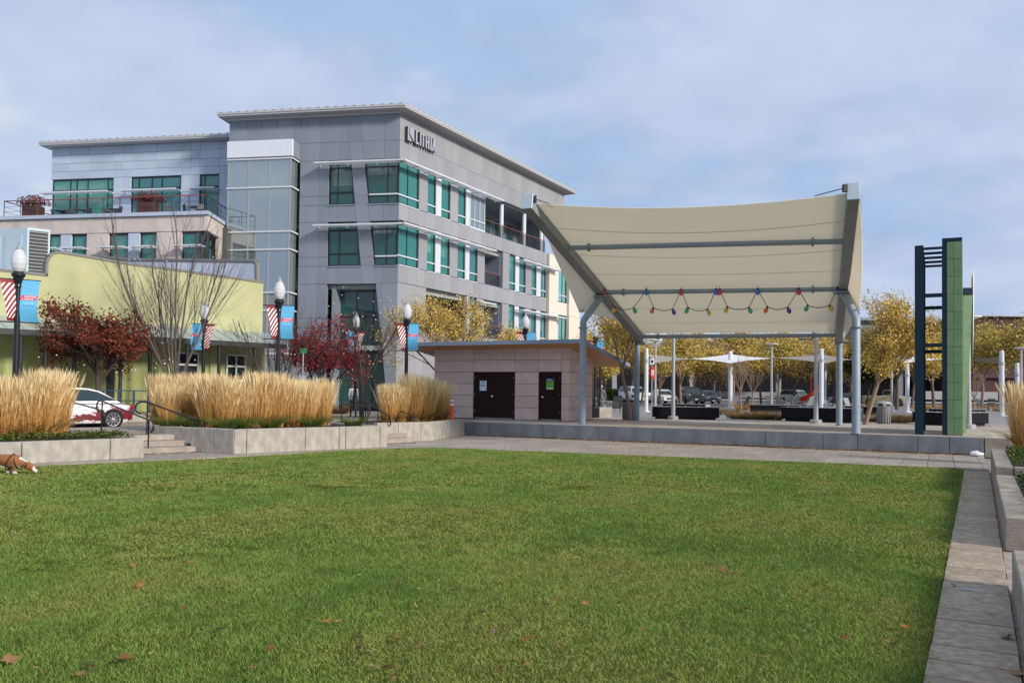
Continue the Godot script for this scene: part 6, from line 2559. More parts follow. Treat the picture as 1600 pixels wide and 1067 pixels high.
func lounge_chair(called: String, label: String, p: Vector3, yaw: float, m: Material, group: String):
	var t := thing(called, label, "chair", xf(p, yaw), group)
	for k in 5:
		var s := MB.new()
		s.bbox(Transform3D(Basis(Vector3.RIGHT, 0.18), Vector3(-0.24 + 0.12 * k, 0.36, 0.05)), Vector3(0.10, 0.025, 0.55), 0.005)
		put("seat_slat", s, m, t)
		var b := MB.new()
		b.bbox(Transform3D(Basis(Vector3.RIGHT, -0.42), Vector3(-0.24 + 0.12 * k, 0.68, -0.32)), Vector3(0.10, 0.75, 0.025), 0.005)
		put("back_slat", b, m, t)
	for x in [-0.34, 0.34]:
		var ar := MB.new()
		ar.bbox(Transform3D(Basis(), Vector3(x, 0.58, 0.0)), Vector3(0.12, 0.025, 0.70), 0.005)
		put("armrest", ar, m, t)
		for z in [-0.25, 0.3]:
			put("leg", bar(Vector3(x, 0, z), Vector3(x, 0.57, z), 0.03, 6), m, t)

func cafe_table(label: String, p: Vector3):
	var t := thing("cafe_table", label, "table", xf(p))
	var d := MB.new()
	d.bbox(Transform3D(Basis(), Vector3(0, 0.73, 0)), Vector3(0.9, 0.03, 0.9), 0.01)
	put("table_top", d, M.unit_blue, t)
	for x in [-0.38, 0.38]:
		for z in [-0.38, 0.38]:
			put("leg", bar(Vector3(x, 0, z), Vector3(x, 0.72, z), 0.02, 6), M.chair_grey, t)

func on_plaza(u: float, d: float) -> Vector3:
	var p := at(u, 620.0, d)
	p.y = STAGE_Y if d < 45.0 else lerpf(0.517, 0.902, clampf((d - 45.0) / 40.0, 0.0, 1.0))
	return p

func build_plaza_things():
	litter_bin("grey slatted litter bin with domed lid beside the leaning yellow tree", gp(1381.5, 662.0, STAGE_Y), 1.02)
	litter_bin("grey litter bin behind the pale tree trunk near the shed", gp(982.5, 656.0, STAGE_Y), 1.05)
	disc_lamp("slim grey lamp post on a round concrete foot left of centre behind the stage", gp(1052.0, 655.5, STAGE_Y), 5.6)
	disc_lamp("slim grey lamp post before the dark raised bed near the canopy column", gp(1275.5, 661.5, STAGE_Y), 5.6)
	disc_lamp("slim grey lamp post on a concrete foot behind the green pylon", gp(1514.5, 669.5, STAGE_Y), 4.4)
	disc_lamp("slim disc topped lamp post behind the white shade sail", on_plaza(1206.0, 62.0), 4.95)
	disc_lamp("slim disc topped lamp post beside the tan shade sail at the brown building", on_plaza(1597.0, 60.0), 4.8)
	disc_lamp("slim disc topped lamp post near the cream pickup truck", on_plaza(1394.0, 64.0), 3.9)
	disc_lamp("slim disc topped lamp post near the red stop sign", on_plaza(1024.0, 60.0), 5.0)
	sail_pole("white sail pole at the tip of the white shade sail", on_plaza(1141.5, 70.0), 4.75, 0.19)
	sail_pole("white sail pole next to the red stop sign", on_plaza(1010.0, 55.0), 4.2, 0.13)
	sail_pole("white sail pole behind the slim grey lamp post", on_plaza(1284.0, 60.0), 4.55, 0.16)
	sail_pole("short white sail pole beside another sail pole", on_plaza(1289.5, 74.0), 4.2, 0.14)
	sail_pole("white sail pole seen through the yellow tree by the blue posts", on_plaza(1418.5, 62.0), 3.6, 0.15)
	sail_pole("white sail pole holding the tan sail behind the green pylon", on_plaza(1566.5, 55.5), 4.35, 0.15)
	sail_pole("white sail pole beside the tall straw grass on the right", on_plaza(1590.5, 60.0), 3.7, 0.15)
	var sg_ := "hypar shade sails over the plaza"
	sail("white shade sail spread above the central sail pole", sg_, [[1078, 560.5, 70], [1141, 567.5, 66], [1207, 560, 73], [1141, 553, 78]], M.sail_white)
	sail("tan shade sail beside the red stop sign", sg_, [[1008, 553, 60], [1020, 568, 58], [1082, 561, 70], [1040, 556, 74]], M.sail_tan)
	sail("tan shade sail behind the rear right canopy column", sg_, [[1205, 559, 74], [1290, 567.5, 62], [1336, 562, 74], [1287, 553.5, 82]], M.sail_tan)
	sail("white shade sail behind the blue pylon posts", sg_, [[1352, 561.5, 72], [1418, 567, 62], [1478, 561, 70], [1420, 556, 80]], M.sail_white)
	sail("tan shade sail to the right of the green pylon", sg_, [[1508, 561, 60], [1566, 556, 56], [1580, 571, 58], [1515, 563, 66]], M.sail_tan)
	var bb := func(label: String, u0: float, v0: float, u1: float, v1: float, h: float, dep: float, y := STAGE_Y):
		box_bench(label, gp(u0, v0, y), gp(u1, v1, y), h, dep)
	bb.call("long dark raised bed behind the left slim lamp post", 1019.0, 654.5, 1124.0, 656.5, 0.60, 1.1)
	bb.call("long dark raised bed behind the rear right canopy column", 1221.0, 657.5, 1331.0, 661.5, 0.66, 1.1)
	bb.call("dark raised bed beneath the white shade sail pole", 1172.0, 646.0, 1250.0, 647.5, 0.60, 1.2)
	bb.call("dark raised bed in front of the parked white saloon", 1035.0, 643.0, 1102.0, 644.5, 0.55, 1.2)
	bb.call("dark raised bed behind the right front canopy column", 1319.0, 648.5, 1371.0, 650.5, 0.60, 1.1)
	bb.call("dark raised bed showing between the blue pylon posts", 1426.0, 663.0, 1479.0, 665.5, 0.56, 1.0)
	bb.call("dark raised bed to the right of the green pylon", 1517.0, 666.5, 1546.0, 665.5, 0.58, 1.0)
	bb.call("smaller dark raised bed behind the one right of the green pylon", 1515.0, 652.5, 1541.0, 652.0, 0.50, 1.0)
	bb.call("smaller dark raised bed seen between the pylon posts", 1452.0, 650.5, 1478.0, 651.5, 0.50, 1.0)
	# low block with a dark end at the shed corner
	var lb := thing("bench_block", "low grey concrete block bench behind the shed corner", "bench", xf(gp(936.0, 652.5, STAGE_Y), 0.4))
	var q := MB.new()
	q.bbox(Transform3D(Basis(), Vector3(0.2, 0.26, 0)), Vector3(0.75, 0.52, 0.7), 0.02)
	put("block", q, M.concrete, lb)
	var q2 := MB.new()
	q2.bbox(Transform3D(Basis(), Vector3(-0.39, 0.26, 0)), Vector3(0.42, 0.50, 0.66), 0.02)
	put("dark_end", q2, M.box_dark, lb)
	lounge_chair("cafe_chair", "dark slatted chair beside the pale cafe table near the shed", on_plaza(937.5, 50.0), 2.2, M.chair_dark, "dark chairs near the shed")
	lounge_chair("cafe_chair", "dark slatted chair between the pale cafe table and the grey bin", on_plaza(963.0, 50.5), 3.3, M.chair_dark, "dark chairs near the shed")
	cafe_table("pale blue square cafe table between two dark chairs", on_plaza(949.5, 51.0))
	var k := 0
	for e in [[1206.0, 70.0], [1220.0, 73.0], [1233.0, 66.0], [1244.0, 64.0], [1249.0, 72.0], [1263.0, 66.0], [1275.0, 70.0], [1297.0, 60.0], [1150.0, 66.0], [1162.0, 64.0], [1330.0, 62.0]]:
		lounge_chair("lounge_chair", "grey slatted lounge chair on the plaza under the yellow trees" if k % 3 else "dark slatted lounge chair on the plaza under the yellow trees", on_plaza(e[0], e[1]), 0.4 + 1.9 * k, M.chair_grey if k % 3 else M.chair_dark, "lounge chairs on the plaza")
		k += 1
	for e in [[1536.0, 70.0, 0.6], [1552.0, 72.0, 2.4], [1560.0, 69.0, 4.0]]:
		lounge_chair("plaza_chair", "dark chair round the small table right of the green pylon", on_plaza(e[0], e[1]), e[2], M.chair_dark, "dark chairs right of the pylon")
	cafe_table("small pale table among dark chairs right of the green pylon", on_plaza(1545.0, 71.0))
	# red spiral slide
	var sl := thing("slide", "orange red spiral playground slide far behind the sail pole", "slide", xf(on_plaza(1268.0, 82.0)))
	var grid: Array = []
	for j in 25:
		var a := -0.6 + j / 24.0 * 3.9
		var row: Array = []
		var y := 2.3 - 2.1 * j / 24.0
		for i in 7:
			var b := PI * i / 6.0
			var r := 0.95 + 0.42 * cos(b)
			row.append(Vector3(cos(a) * r, y - 0.34 * sin(b) + 0.3, sin(a) * r))
		grid.append(row)
	put("chute", skin(grid, 0.03), M.slide_red, sl)
	put("post", bar(Vector3.ZERO, Vector3(0, 2.9, 0), 0.08, 8), M.slide_red, sl)
	put("post", bar(Vector3(1.0, 0, 0.8), Vector3(1.0, 2.9, 0.8), 0.06, 8), M.slide_red, sl)
	# crumpled white bag against the stage wall, inset lights in the border path
	var bg := thing("plastic_bag", "crumpled white plastic bag lying against the end of the stage wall", "bag", xf(gp(1526.0, 712.5, 0.01)))
	var caps := [[Vector3(-0.12, 0.07, 0), Vector3(0.0, 0.085, 0.02), 0.07, 0.085], [Vector3(0.0, 0.07, 0.0), Vector3(0.20, 0.055, -0.02), 0.06, 0.05], [Vector3(-0.05, 0.06, 0.05), Vector3(0.05, 0.05, 0.07), 0.05, 0.05]]
	var wn := FastNoiseLite.new()
	wn.frequency = 9.0
	put("bag", blob(caps, 0.016, 0.03, func(_p: Vector3) -> Color: return Color(0.62, 0.63, 0.68)), M.tinted, bg)
	for e in [[1521.0, 922.0], [1522.0, 837.0], [1524.0, 790.0]]:
		var il := thing("path_light", "small flush metal light set into the border path planks", "light", Transform3D(Basis(pq, Vector3.UP, -pd), gp(e[0], e[1], 0.0085)), "lights set into the border path")
		var fm := MB.new()
		fm.bbox(Transform3D(), Vector3(0.16, 0.008, 0.05), 0.002)
		put("frame", fm, M.sign_grey, il)
		var ls := MB.new()
		ls.box(Transform3D(Basis(), Vector3(0.015, 0.0055, 0)), Vector3(0.10, 0.003, 0.03))
		put("lens", ls, M.unit_blue, il)

func far_block(t: Node, called: String, u0: float, u1: float, v0: float, v1: float, d: float, dep: float, m: Material):
	var p := PackedVector3Array([at(u0, v1, d), at(u1, v1, d), at(u1, v0, d), at(u0, v0, d)])
	p[1].y = p[0].y
	p[2].y = p[3].y
	var mb := MB.new()
	mb.prism(p, Vector3(0, 0, -dep))
	put(called, mb, m, t)

func build_background():
	var t := thing("arcade_building", "long low building with a dark open ground floor behind the plaza trees", "building")
	far_block(t, "back_wall", 860.0, 1720.0, 560.0, 620.0, 140.0, 1.0, M.far_dark)
	far_block(t, "low_wall", 1110.0, 1215.0, 611.5, 621.0, 112.0, 0.5, M.far_white)
	far_block(t, "low_wall", 1445.0, 1560.0, 611.0, 624.0, 112.0, 0.5, M.far_white)
	far_block(t, "upper_wall", 880.0, 1700.0, 548.0, 568.0, 124.5, 17.0, M.far_white)
	for u in [957.0, 1077.0, 1214.0, 1310.0, 1405.0, 1550.0]:
		far_block(t, "pillar", u, u + 7.0, 566.0, 622.0, 124.0, 0.7, M.far_white)
	var w := thing("far_office", "pale far office building with a dark window strip behind the canopy", "building")
	far_block(w, "wall", 1150.0, 1345.0, 533.0, 566.0, 150.0, 20.0, M.far_white)
	far_block(w, "roof_edge", 1140.0, 1352.0, 524.5, 526.5, 149.0, 20.0, M.soffit_dark)
	far_block(w, "parapet", 1150.0, 1345.0, 527.0, 532.5, 149.5, 19.0, M.grey_panel0)
	for k in 6:
		far_block(w, "window", 1156.0 + k * 31.0, 1182.0 + k * 31.0, 539.5, 549.5, 149.4, 0.3, M.car_glass)
	var b := thing("brown_building", "dark red brown building with a flat roof on the right beyond the pylon", "building")
	far_block(b, "wall", 1521.0, 1760.0, 493.5, 624.0, 118.0, 25.0, M.far_brown)
	far_block(b, "roof_edge", 1519.0, 1760.0, 492.0, 493.8, 117.5, 26.0, M.soffit_dark)
	far_block(b, "band", 1522.0, 1760.0, 585.0, 590.0, 117.4, 0.3, M.maroon)
	var c := PackedVector3Array([at(1519.0, 492.5, 110.0), at(1531.0, 492.5, 110.0), at(1519.0, 500.0, 110.0)])
	var mb := MB.new()
	mb.prism(c, Vector3(0, 0, -5))
	put("corner_canopy", mb, M.cream_panel, b)
	var rf := thing("roof_line_shed", "thin flat far roof seen behind the blue posts", "roof")
	far_block(rf, "roof", 1340.0, 1500.0, 496.0, 500.0, 140.0, 14.0, M.far_white)
	far_block(rf, "wall", 1345.0, 1500.0, 501.0, 552.0, 141.0, 12.0, M.coping)
	# clipped hedge before the arcade
	var h := thing("clipped_hedge", "dark clipped hedge in front of the dark arcade", "hedge")
	var hb := MB.new()
	var h0 := on_plaza(935.0, 98.0)
	var h1 := on_plaza(1030.0, 98.0)
	for k in 5000:
		var p := h0.lerp(h1, rng.randf()) + Vector3(0, rng.randf() * 1.5, rng.randf_range(-0.6, 0.6))
		hb.col = Color(0.02, 0.04, 0.012).lerp(Color(0.05, 0.075, 0.02), rng.randf())
		leaf(hb, p, 0.14)
	put("foliage", hb, M.leaf, h)

# ---------------------------------------------------------------- trees

class Twigs:
	var mb := MB.new()
	var tips: Array = []

func grow(tw: Twigs, p: Vector3, d: Vector3, l: float, r: float, lvl: int, o: Dictionary):
	var segs := 4 if lvl == 0 else (3 if lvl < 3 else 2)
	var pts: Array = [p]
	var rads: Array = [r]
	var dir := d
	var q := p
	var r1: float = r * o.taper
	for k in segs:
		var wob: float = o.wob * (0.5 if lvl == 0 else 1.0)
		dir = (dir + Vector3(rng.randfn() * wob, rng.randfn() * wob * 0.5 + o.up * (0.0 if lvl == 0 else 1.0), rng.randfn() * wob)).normalized()
		q += dir * l / segs
		pts.append(q)
		rads.append(lerpf(r, r1, (k + 1.0) / segs))
	tw.mb.tube(pts, rads, 8 if lvl == 0 else (6 if lvl == 1 else (4 if lvl == 2 else 3)), false)
	if lvl >= o.leaf_from:
		for k in range(1, pts.size()):
			tw.tips.append(pts[k])
	if lvl >= o.depth:
		return
	var n: int = o.n[lvl]
	var ang: float = o.ang[lvl]
	var off := rng.randf() * TAU
	var side := dir.cross(Vector3.UP if absf(dir.y) < 0.95 else Vector3.RIGHT).normalized()
	for k in n:
		var a := ang * rng.randf_range(0.65, 1.3)
		var roll := off + TAU * k / n + rng.randfn() * 0.35
		var nd := dir.rotated(side, a).rotated(dir, roll).normalized()
		var from := q
		var fl := 1.0
		if lvl > 0 or k > n / 2:
			var f := rng.randf_range(0.45 if lvl > 0 else 0.78, 1.0)
			var ff := f * segs
			var i := mini(int(ff), segs - 1)
			from = pts[i].lerp(pts[i + 1], ff - i)
		grow(tw, from, nd, l * o.ratio[lvl] * rng.randf_range(0.75, 1.2), r1 * o.thin, lvl + 1, o)
	if lvl > 0 and o.get("lead", true):
		grow(tw, q, (dir + Vector3(0, 0.1, 0)).normalized(), l * o.ratio[lvl] * 0.9, r1 * 0.95, lvl + 1, o)

# leaves: {n per tip, size, r spread, cols, keep}
func tree(called: String, label: String, base: Vector3, o: Dictionary, lv: Dictionary, bark: Material, lean := Vector3.ZERO, group := "") -> Node3D:
	var t := thing(called, label, "tree", xf(base), group)
	var tw := Twigs.new()
	grow(tw, Vector3(0, -0.05, 0), (Vector3.UP + lean).normalized(), o.trunk, o.r, 0, o)
	put("trunk", tw.mb, bark, t)
	if lv.size():
		var l := MB.new()
		var cols: Array = lv.cols
		for tip in tw.tips:
			if rng.randf() > lv.keep or tip.y < lv.get("low", 0.0):
				continue
			var tone := rng.randf()
			for k in lv.n:
				var c: Color = cols[rng.randi() % cols.size()]
				l.col = c * (0.75 + 0.5 * tone * rng.randf() + 0.15 * rng.randf())
				leaf(l, tip + Vector3(rng.randfn(), rng.randfn(), rng.randfn()) * lv.r, lv.size)
		put("crown", l, M.leaf, t)
	return t

func spot(u: float, d: float, y: float) -> Vector3:
	var p := at(u, 620.0, d)
	p.y = y
	return p

func build_trees():
	# along the street
	var maroon := [Color(0.165, 0.048, 0.03), Color(0.21, 0.068, 0.038), Color(0.11, 0.035, 0.028), Color(0.29, 0.08, 0.038)]
	tree("maple_tree", "rounded dark red brown leaved tree in front of the yellow shop", spot(160.0, 31.4, 0.38), {"trunk": 1.9, "r": 0.11, "taper": 0.8, "wob": 0.10, "up": 0.02, "depth": 4, "n": [6, 4, 3, 3], "ang": [0.60, 0.6, 0.6, 0.6], "ratio": [0.68, 0.72, 0.66, 0.6], "thin": 0.66, "leaf_from": 3}, {"n": 9, "size": 0.065, "r": 0.15, "cols": maroon, "keep": 0.9, "low": 1.9}, M.bark, Vector3(-0.16, 0, 0))
	var vase := {"trunk": 1.15, "r": 0.15, "taper": 0.8, "wob": 0.05, "up": 0.035, "depth": 4, "n": [9, 5, 5, 3], "ang": [0.36, 0.30, 0.40, 0.5], "ratio": [2.9, 0.60, 0.58, 0.55], "thin": 0.38, "leaf_from": 9}
	tree("bare_tree", "large leafless vase shaped tree in front of the yellow shop", spot(275.0, 33.4, 0.38), vase, {}, M.bark_grey)
	var vs2 := vase.duplicate(true)
	vs2.trunk = 0.75
	vs2.r = 0.11
	vs2.ang = [0.72, 0.42, 0.45, 0.5]
	tree("bare_tree", "low spreading leafless tree at the right corner of the yellow shop", spot(430.0, 36.4, 0.38), vs2, {}, M.bark)
	var reds := [Color(0.24, 0.024, 0.034), Color(0.32, 0.04, 0.05), Color(0.17, 0.02, 0.028), Color(0.38, 0.06, 0.065)]
	tree("red_tree", "sparse bright red leaved tree in front of the grey office", spot(492.0, 38.0, 0.38), {"trunk": 1.3, "r": 0.08, "taper": 0.8, "wob": 0.10, "up": 0.03, "depth": 4, "n": [6, 4, 3, 3], "ang": [0.58, 0.6, 0.6, 0.6], "ratio": [1.15, 0.70, 0.62, 0.6], "thin": 0.6, "leaf_from": 3}, {"n": 10, "size": 0.06, "r": 0.16, "cols": reds, "keep": 0.5, "low": 1.5}, M.bark)
	var vs3 := vase.duplicate(true)
	vs3.trunk = 1.75
	vs3.r = 0.11
	vs3.n = [7, 4, 4, 2]
	vs3.ang = [0.62, 0.45, 0.5, 0.5]
	vs3.ratio = [0.98, 0.6, 0.6, 0.55]
	tree("bare_tree", "leafless street tree with string lights at the office entrance", gp(565.0, 657.5, 0.45), vs3, {}, M.bark)
	string_dots("tiny white lights wound through the bare tree at the office entrance", gp(565.0, 657.5, 0.45), 1.7, 5.6, 1.9, 40)
	string_dots("tiny white lights wound through the large bare tree at the yellow shop", spot(275.0, 33.4, 0.38), 1.6, 6.6, 2.4, 45)
	string_dots("tiny white lights hanging under the yellow shop awning", spot(160.0, 31.4, 0.38), 1.9, 2.5, 3.5, 20)
	var gold := [Color(0.68, 0.49, 0.12), Color(0.58, 0.41, 0.10), Color(0.76, 0.56, 0.17), Color(0.44, 0.31, 0.09)]
	var olive := [Color(0.48, 0.37, 0.10), Color(0.58, 0.43, 0.12), Color(0.36, 0.30, 0.09), Color(0.66, 0.48, 0.13)]
	var rust := [Color(0.50, 0.32, 0.13), Color(0.42, 0.28, 0.15), Color(0.60, 0.43, 0.15), Color(0.36, 0.25, 0.15)]
	var crown := {"trunk": 1.7, "r": 0.11, "taper": 0.82, "wob": 0.09, "up": 0.03, "depth": 4, "n": [5, 4, 3, 3], "ang": [0.55, 0.55, 0.55, 0.6], "ratio": [0.95, 0.68, 0.62, 0.58], "thin": 0.6, "leaf_from": 3}
	var lf := {"n": 13, "size": 0.06, "r": 0.20, "cols": gold, "keep": 0.9, "low": 1.7}
	var c2 := crown.duplicate(true)
	c2.trunk = 2.2
	tree("honey_locust", "golden street tree rising behind the left end of the shed", spot(692.0, 47.0, 0.45), c2, lf, M.bark_grey, Vector3(0, 0, 0))
	tree("honey_locust", "smaller golden tree behind the middle of the shed roof", spot(786.0, 50.0, 0.5), crown, lf, M.bark_grey)
	var c3 := crown.duplicate(true)
	c3.trunk = 2.5
	c3.r = 0.085
	c3.n = [4, 4, 3, 3]
	c3.ang = [0.45, 0.5, 0.5, 0.6]
	c3.ratio = [0.62, 0.66, 0.62, 0.58]
	tree("honey_locust", "golden tree with a pale slender trunk between shed and rear canopy column", gp(986.0, 657.5, STAGE_Y), c3, {"n": 9, "size": 0.06, "r": 0.2, "cols": gold, "keep": 0.6, "low": 1.7}, M.bark_pale, Vector3(-0.16, 0, -0.14))
	var c4 := crown.duplicate(true)
	c4.trunk = 1.9
	c4.r = 0.11
	c4.ratio = [0.80, 0.66, 0.62, 0.58]
	tree("honey_locust", "golden tree with a leaning trunk beside the grey bin", gp(1352.0, 663.5, STAGE_Y), c4, lf, M.bark_pale, Vector3(0.22, 0, 0.0))
	# groves beyond the plaza: three grown trees, copied
	var ga: Node3D = tree("plaza_tree", "golden leaved tree behind the stop sign", spot(948.0, 80.0, 0.85), crown, {"n": 7, "size": 0.085, "r": 0.26, "cols": gold, "keep": 0.9, "low": 1.6}, M.bark_grey, Vector3.ZERO, "golden trees beyond the plaza")
	var gb: Node3D = tree("plaza_tree", "olive gold tree beside the parked white saloon", spot(1030.0, 78.0, 0.84), crown, {"n": 7, "size": 0.085, "r": 0.26, "cols": olive, "keep": 0.9, "low": 1.6}, M.bark_pale, Vector3.ZERO, "golden trees beyond the plaza")
	var gc: Node3D = tree("plaza_tree", "rust and gold tree behind the white sail pole", spot(1125.0, 88.0, 0.9), crown, {"n": 5, "size": 0.085, "r": 0.28, "cols": rust, "keep": 0.7, "low": 1.6}, M.bark_grey, Vector3.ZERO, "golden trees beyond the plaza")
	var k := 0
	for q in [[925.0, 104.0, 1, 1.75, "tall olive tree far behind the shed corner"], [985.0, 100.0, 0, 1.7, "tall golden tree far behind the stop sign"], [1078.0, 106.0, 0, 1.8, "tall golden tree far behind the slim grey lamp post"], [1145.0, 102.0, 1, 1.75, "tall olive tree far behind the white sail pole"], [1205.0, 108.0, 0, 1.8, "tall golden tree far behind the disc lamp"], [1290.0, 102.0, 0, 1.75, "tall golden tree far behind the double sail poles"], [1440.0, 100.0, 1, 1.7, "tall olive tree far behind the blue post"], [1490.0, 104.0, 0, 1.7, "tall golden tree far behind the green pylon"], [905.0, 80.0, 0, 1.35, "golden tree seen between shed roof and canopy column"], [1003.0, 84.8, 0, 1.20, "golden tree crowding behind the stop sign pole"], [1064.0, 81.2, 1, 1.30, "olive tree beside the slim grey lamp post"], [1096.0, 86.0, 0, 1.24, "golden tree before the black off road car"], [1115.0, 100.4, 2, 1.55, "tall rust tree far behind the black off road car"], [1190.0, 89.6, 0, 1.31, "golden tree left of the disc lamp"], [1216.0, 81.2, 1, 1.33, "olive tree right of the disc lamp"], [1240.0, 92.0, 0, 1.29, "golden tree above the lounge chairs"], [1265.0, 87.2, 2, 1.22, "rust tree above the red slide"], [1303.0, 84.8, 0, 1.26, "golden tree between the right canopy columns"], [1330.0, 95.6, 2, 1.45, "tall rust tree behind the right canopy columns"], [1400.0, 84.8, 0, 1.45, "golden tree behind the leaning tree"], [1425.0, 80.0, 0, 1.35, "golden tree beside the blue post"], [1460.0, 82.4, 0, 1.43, "golden tree framed by the blue pylon posts"], [1535.0, 88.4, 1, 1.50, "olive tree right of the green pylon"], [1566.0, 92.0, 1, 1.73, "tall olive tree before the brown building"], [1600.0, 84.8, 1, 1.70, "olive tree behind the tall straw grass"]]:
		var src: Node3D = [ga, gb, gc][q[2]]
		var p := on_plaza(q[0], q[1])
		copy(src, "plaza_tree", q[4], Transform3D(Basis(Vector3.UP, k * 2.3 + 0.7).scaled(Vector3.ONE * q[3]), p), "golden trees beyond the plaza")
		k += 1
	# leafless and brown ones
	var bo := vase.duplicate(true)
	bo.trunk = 1.3
	bo.r = 0.09
	bo.n = [6, 4, 3, 2]
	bo.ratio = [1.1, 0.6, 0.6, 0.55]
	var ba := tree("bare_tree", "small pale leafless tree behind the white sail pole", spot(1158.0, 60.0, 0.64), bo, {}, M.bark_pale)
	copy(ba, "bare_tree", "small leafless tree right of the green pylon", Transform3D(Basis(Vector3.UP, 1.3).scaled(Vector3.ONE * 0.85), on_plaza(1523.0, 58.0)))
	copy(ba, "bare_tree", "small leafless tree beside the lounge chairs", Transform3D(Basis(Vector3.UP, 2.3).scaled(Vector3.ONE * 0.9), on_plaza(1176.0, 64.0)))
	var bt := vase.duplicate(true)
	bt.trunk = 2.6
	bt.r = 0.16
	bt.n = [7, 5, 4, 3]
	bt.ang = [0.5, 0.45, 0.5, 0.5]
	bt.ratio = [1.25, 0.6, 0.58, 0.55]
	tree("bare_tree", "tall thinly leaved tree rising behind the leaning golden tree", spot(1402.0, 70.0, 0.75), bt, {}, M.bark_grey)
	copy(ba, "bare_tree", "small leafless tree under the rear canopy pipe", Transform3D(Basis(Vector3.UP, 0.3).scaled(Vector3.ONE * 1.5), on_plaza(1085.0, 96.0)))
	var dk := [Color(0.018, 0.03, 0.012), Color(0.03, 0.045, 0.016), Color(0.045, 0.05, 0.018)]
	tree("evergreen_tree", "dense dark green tree behind the right front canopy column", spot(1357.0, 80.0, 0.85), crown, {"n": 9, "size": 0.15, "r": 0.30, "cols": dk, "keep": 0.95}, M.bark)

func string_dots(label: String, p: Vector3, y0: float, y1: float, r: float, n: int):
	var mb := MB.new()
	for k in n:
		var y := lerpf(y0, y1, rng.randf())
		var a := rng.randf() * TAU
		var rr := r * (0.35 + 0.65 * (y - y0) / (y1 - y0)) * rng.randf_range(0.6, 1.0)
		mb.lathe(Vector3(cos(a) * rr, y, sin(a) * rr), [[0.0, -0.026], [0.024, -0.012], [0.024, 0.012], [0.0, 0.026]], 6)
	var o := put("fairy_lights", mb, M.white_plain, null, xf(p))
	tag(o, label, "string lights", "", "stuff")

# ---------------------------------------------------------------- grasses, ground cover, litter

func blade(mb: MB, p: Vector3, d: Vector3, h: float, w: float, bend: Vector3, c0: Color, c1: Color, segs := 3):
	var side := d.cross(Vector3(rng.randfn(), rng.randfn() * 0.3, rng.randfn())).normalized() * w * 0.5
	var last := p
	var lw := 1.0
	for k in segs:
		var f := (k + 1.0) / segs
		var q := p + d * h * f + bend * f * f * h
		var nw := 1.0 - 0.85 * f
		mb.col = c0.lerp(c1, (k + 0.5) / segs)
		mb.quad(last - side * lw, last + side * lw, q + side * nw, q - side * nw)
		last = q
		lw = nw

func reed_mesh(seed_: int, n: int, r: float, h: float) -> ArrayMesh:
	rng.seed = seed_
	var mb := MB.new()
	for k in n:
		var a := rng.randf() * TAU
		var rr := r * 0.42 * sqrt(rng.randf())
		var p := Vector3(cos(a) * rr, 0, sin(a) * rr)
		var lean := Vector3(cos(a), 0, sin(a)) * (rr / r) * rng.randf_range(0.10, 0.52) + Vector3(rng.randfn(), 0, rng.randfn()) * 0.07
		var d := (Vector3.UP + lean).normalized()
		var hh := h * (1.10 - 0.55 * pow(rng.randf(), 1.6))
		var tone := rng.randf()
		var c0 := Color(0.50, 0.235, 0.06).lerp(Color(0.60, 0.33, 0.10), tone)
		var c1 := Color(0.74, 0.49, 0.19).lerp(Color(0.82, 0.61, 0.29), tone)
		var b := Vector3(rng.randfn() + 0.3, -0.15, rng.randfn()) * 0.085
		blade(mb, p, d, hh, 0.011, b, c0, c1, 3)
		if k % 2 == 0:                                  # seed plume
			var tip := p + d * hh * 0.80 + b * 0.64 * hh
			var td := (d + b * 1.6).normalized()
			mb.col = Color(0.80, 0.62, 0.34).lerp(Color(0.86, 0.74, 0.50), rng.randf())
			var sd := td.cross(Vector3(rng.randfn(), 0, rng.randfn())).normalized() * 0.011
			mb.quad(tip - sd * 0.4, tip + sd, tip + td * hh * 0.24 + sd * 0.2, tip + td * hh * 0.12 - sd)
	for k in n / 5:                                     # arching dry and green leaves at the foot
		var a := rng.randf() * TAU
		var p := Vector3(cos(a), 0, sin(a)) * r * 0.35 * rng.randf()
		var green := rng.randf() < 0.45
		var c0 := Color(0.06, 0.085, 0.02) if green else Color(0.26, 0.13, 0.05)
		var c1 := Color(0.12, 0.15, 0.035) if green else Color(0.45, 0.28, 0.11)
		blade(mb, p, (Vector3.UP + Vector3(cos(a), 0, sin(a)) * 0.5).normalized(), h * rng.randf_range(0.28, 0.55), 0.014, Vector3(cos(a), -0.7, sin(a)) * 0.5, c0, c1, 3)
	return mb.mesh()

func tuft_mesh(seed_: int, n: int, r: float, h: float, c0: Color, c1: Color) -> ArrayMesh:
	rng.seed = seed_
	var mb := MB.new()
	for k in n:
		var a := rng.randf() * TAU
		var p := Vector3(cos(a), 0, sin(a)) * r * 0.55 * sqrt(rng.randf())
		var t := rng.randf()
		var c := c0.lerp(c1, t)
		blade(mb, p, (Vector3.UP + Vector3(cos(a), 0, sin(a)) * rng.randf_range(0.2, 0.9)).normalized(), h * rng.randf_range(0.55, 1.05), 0.013, Vector3(cos(a), -0.4, sin(a)) * 0.35, c * 0.8, c * 1.1, 3)
	return mb.mesh()

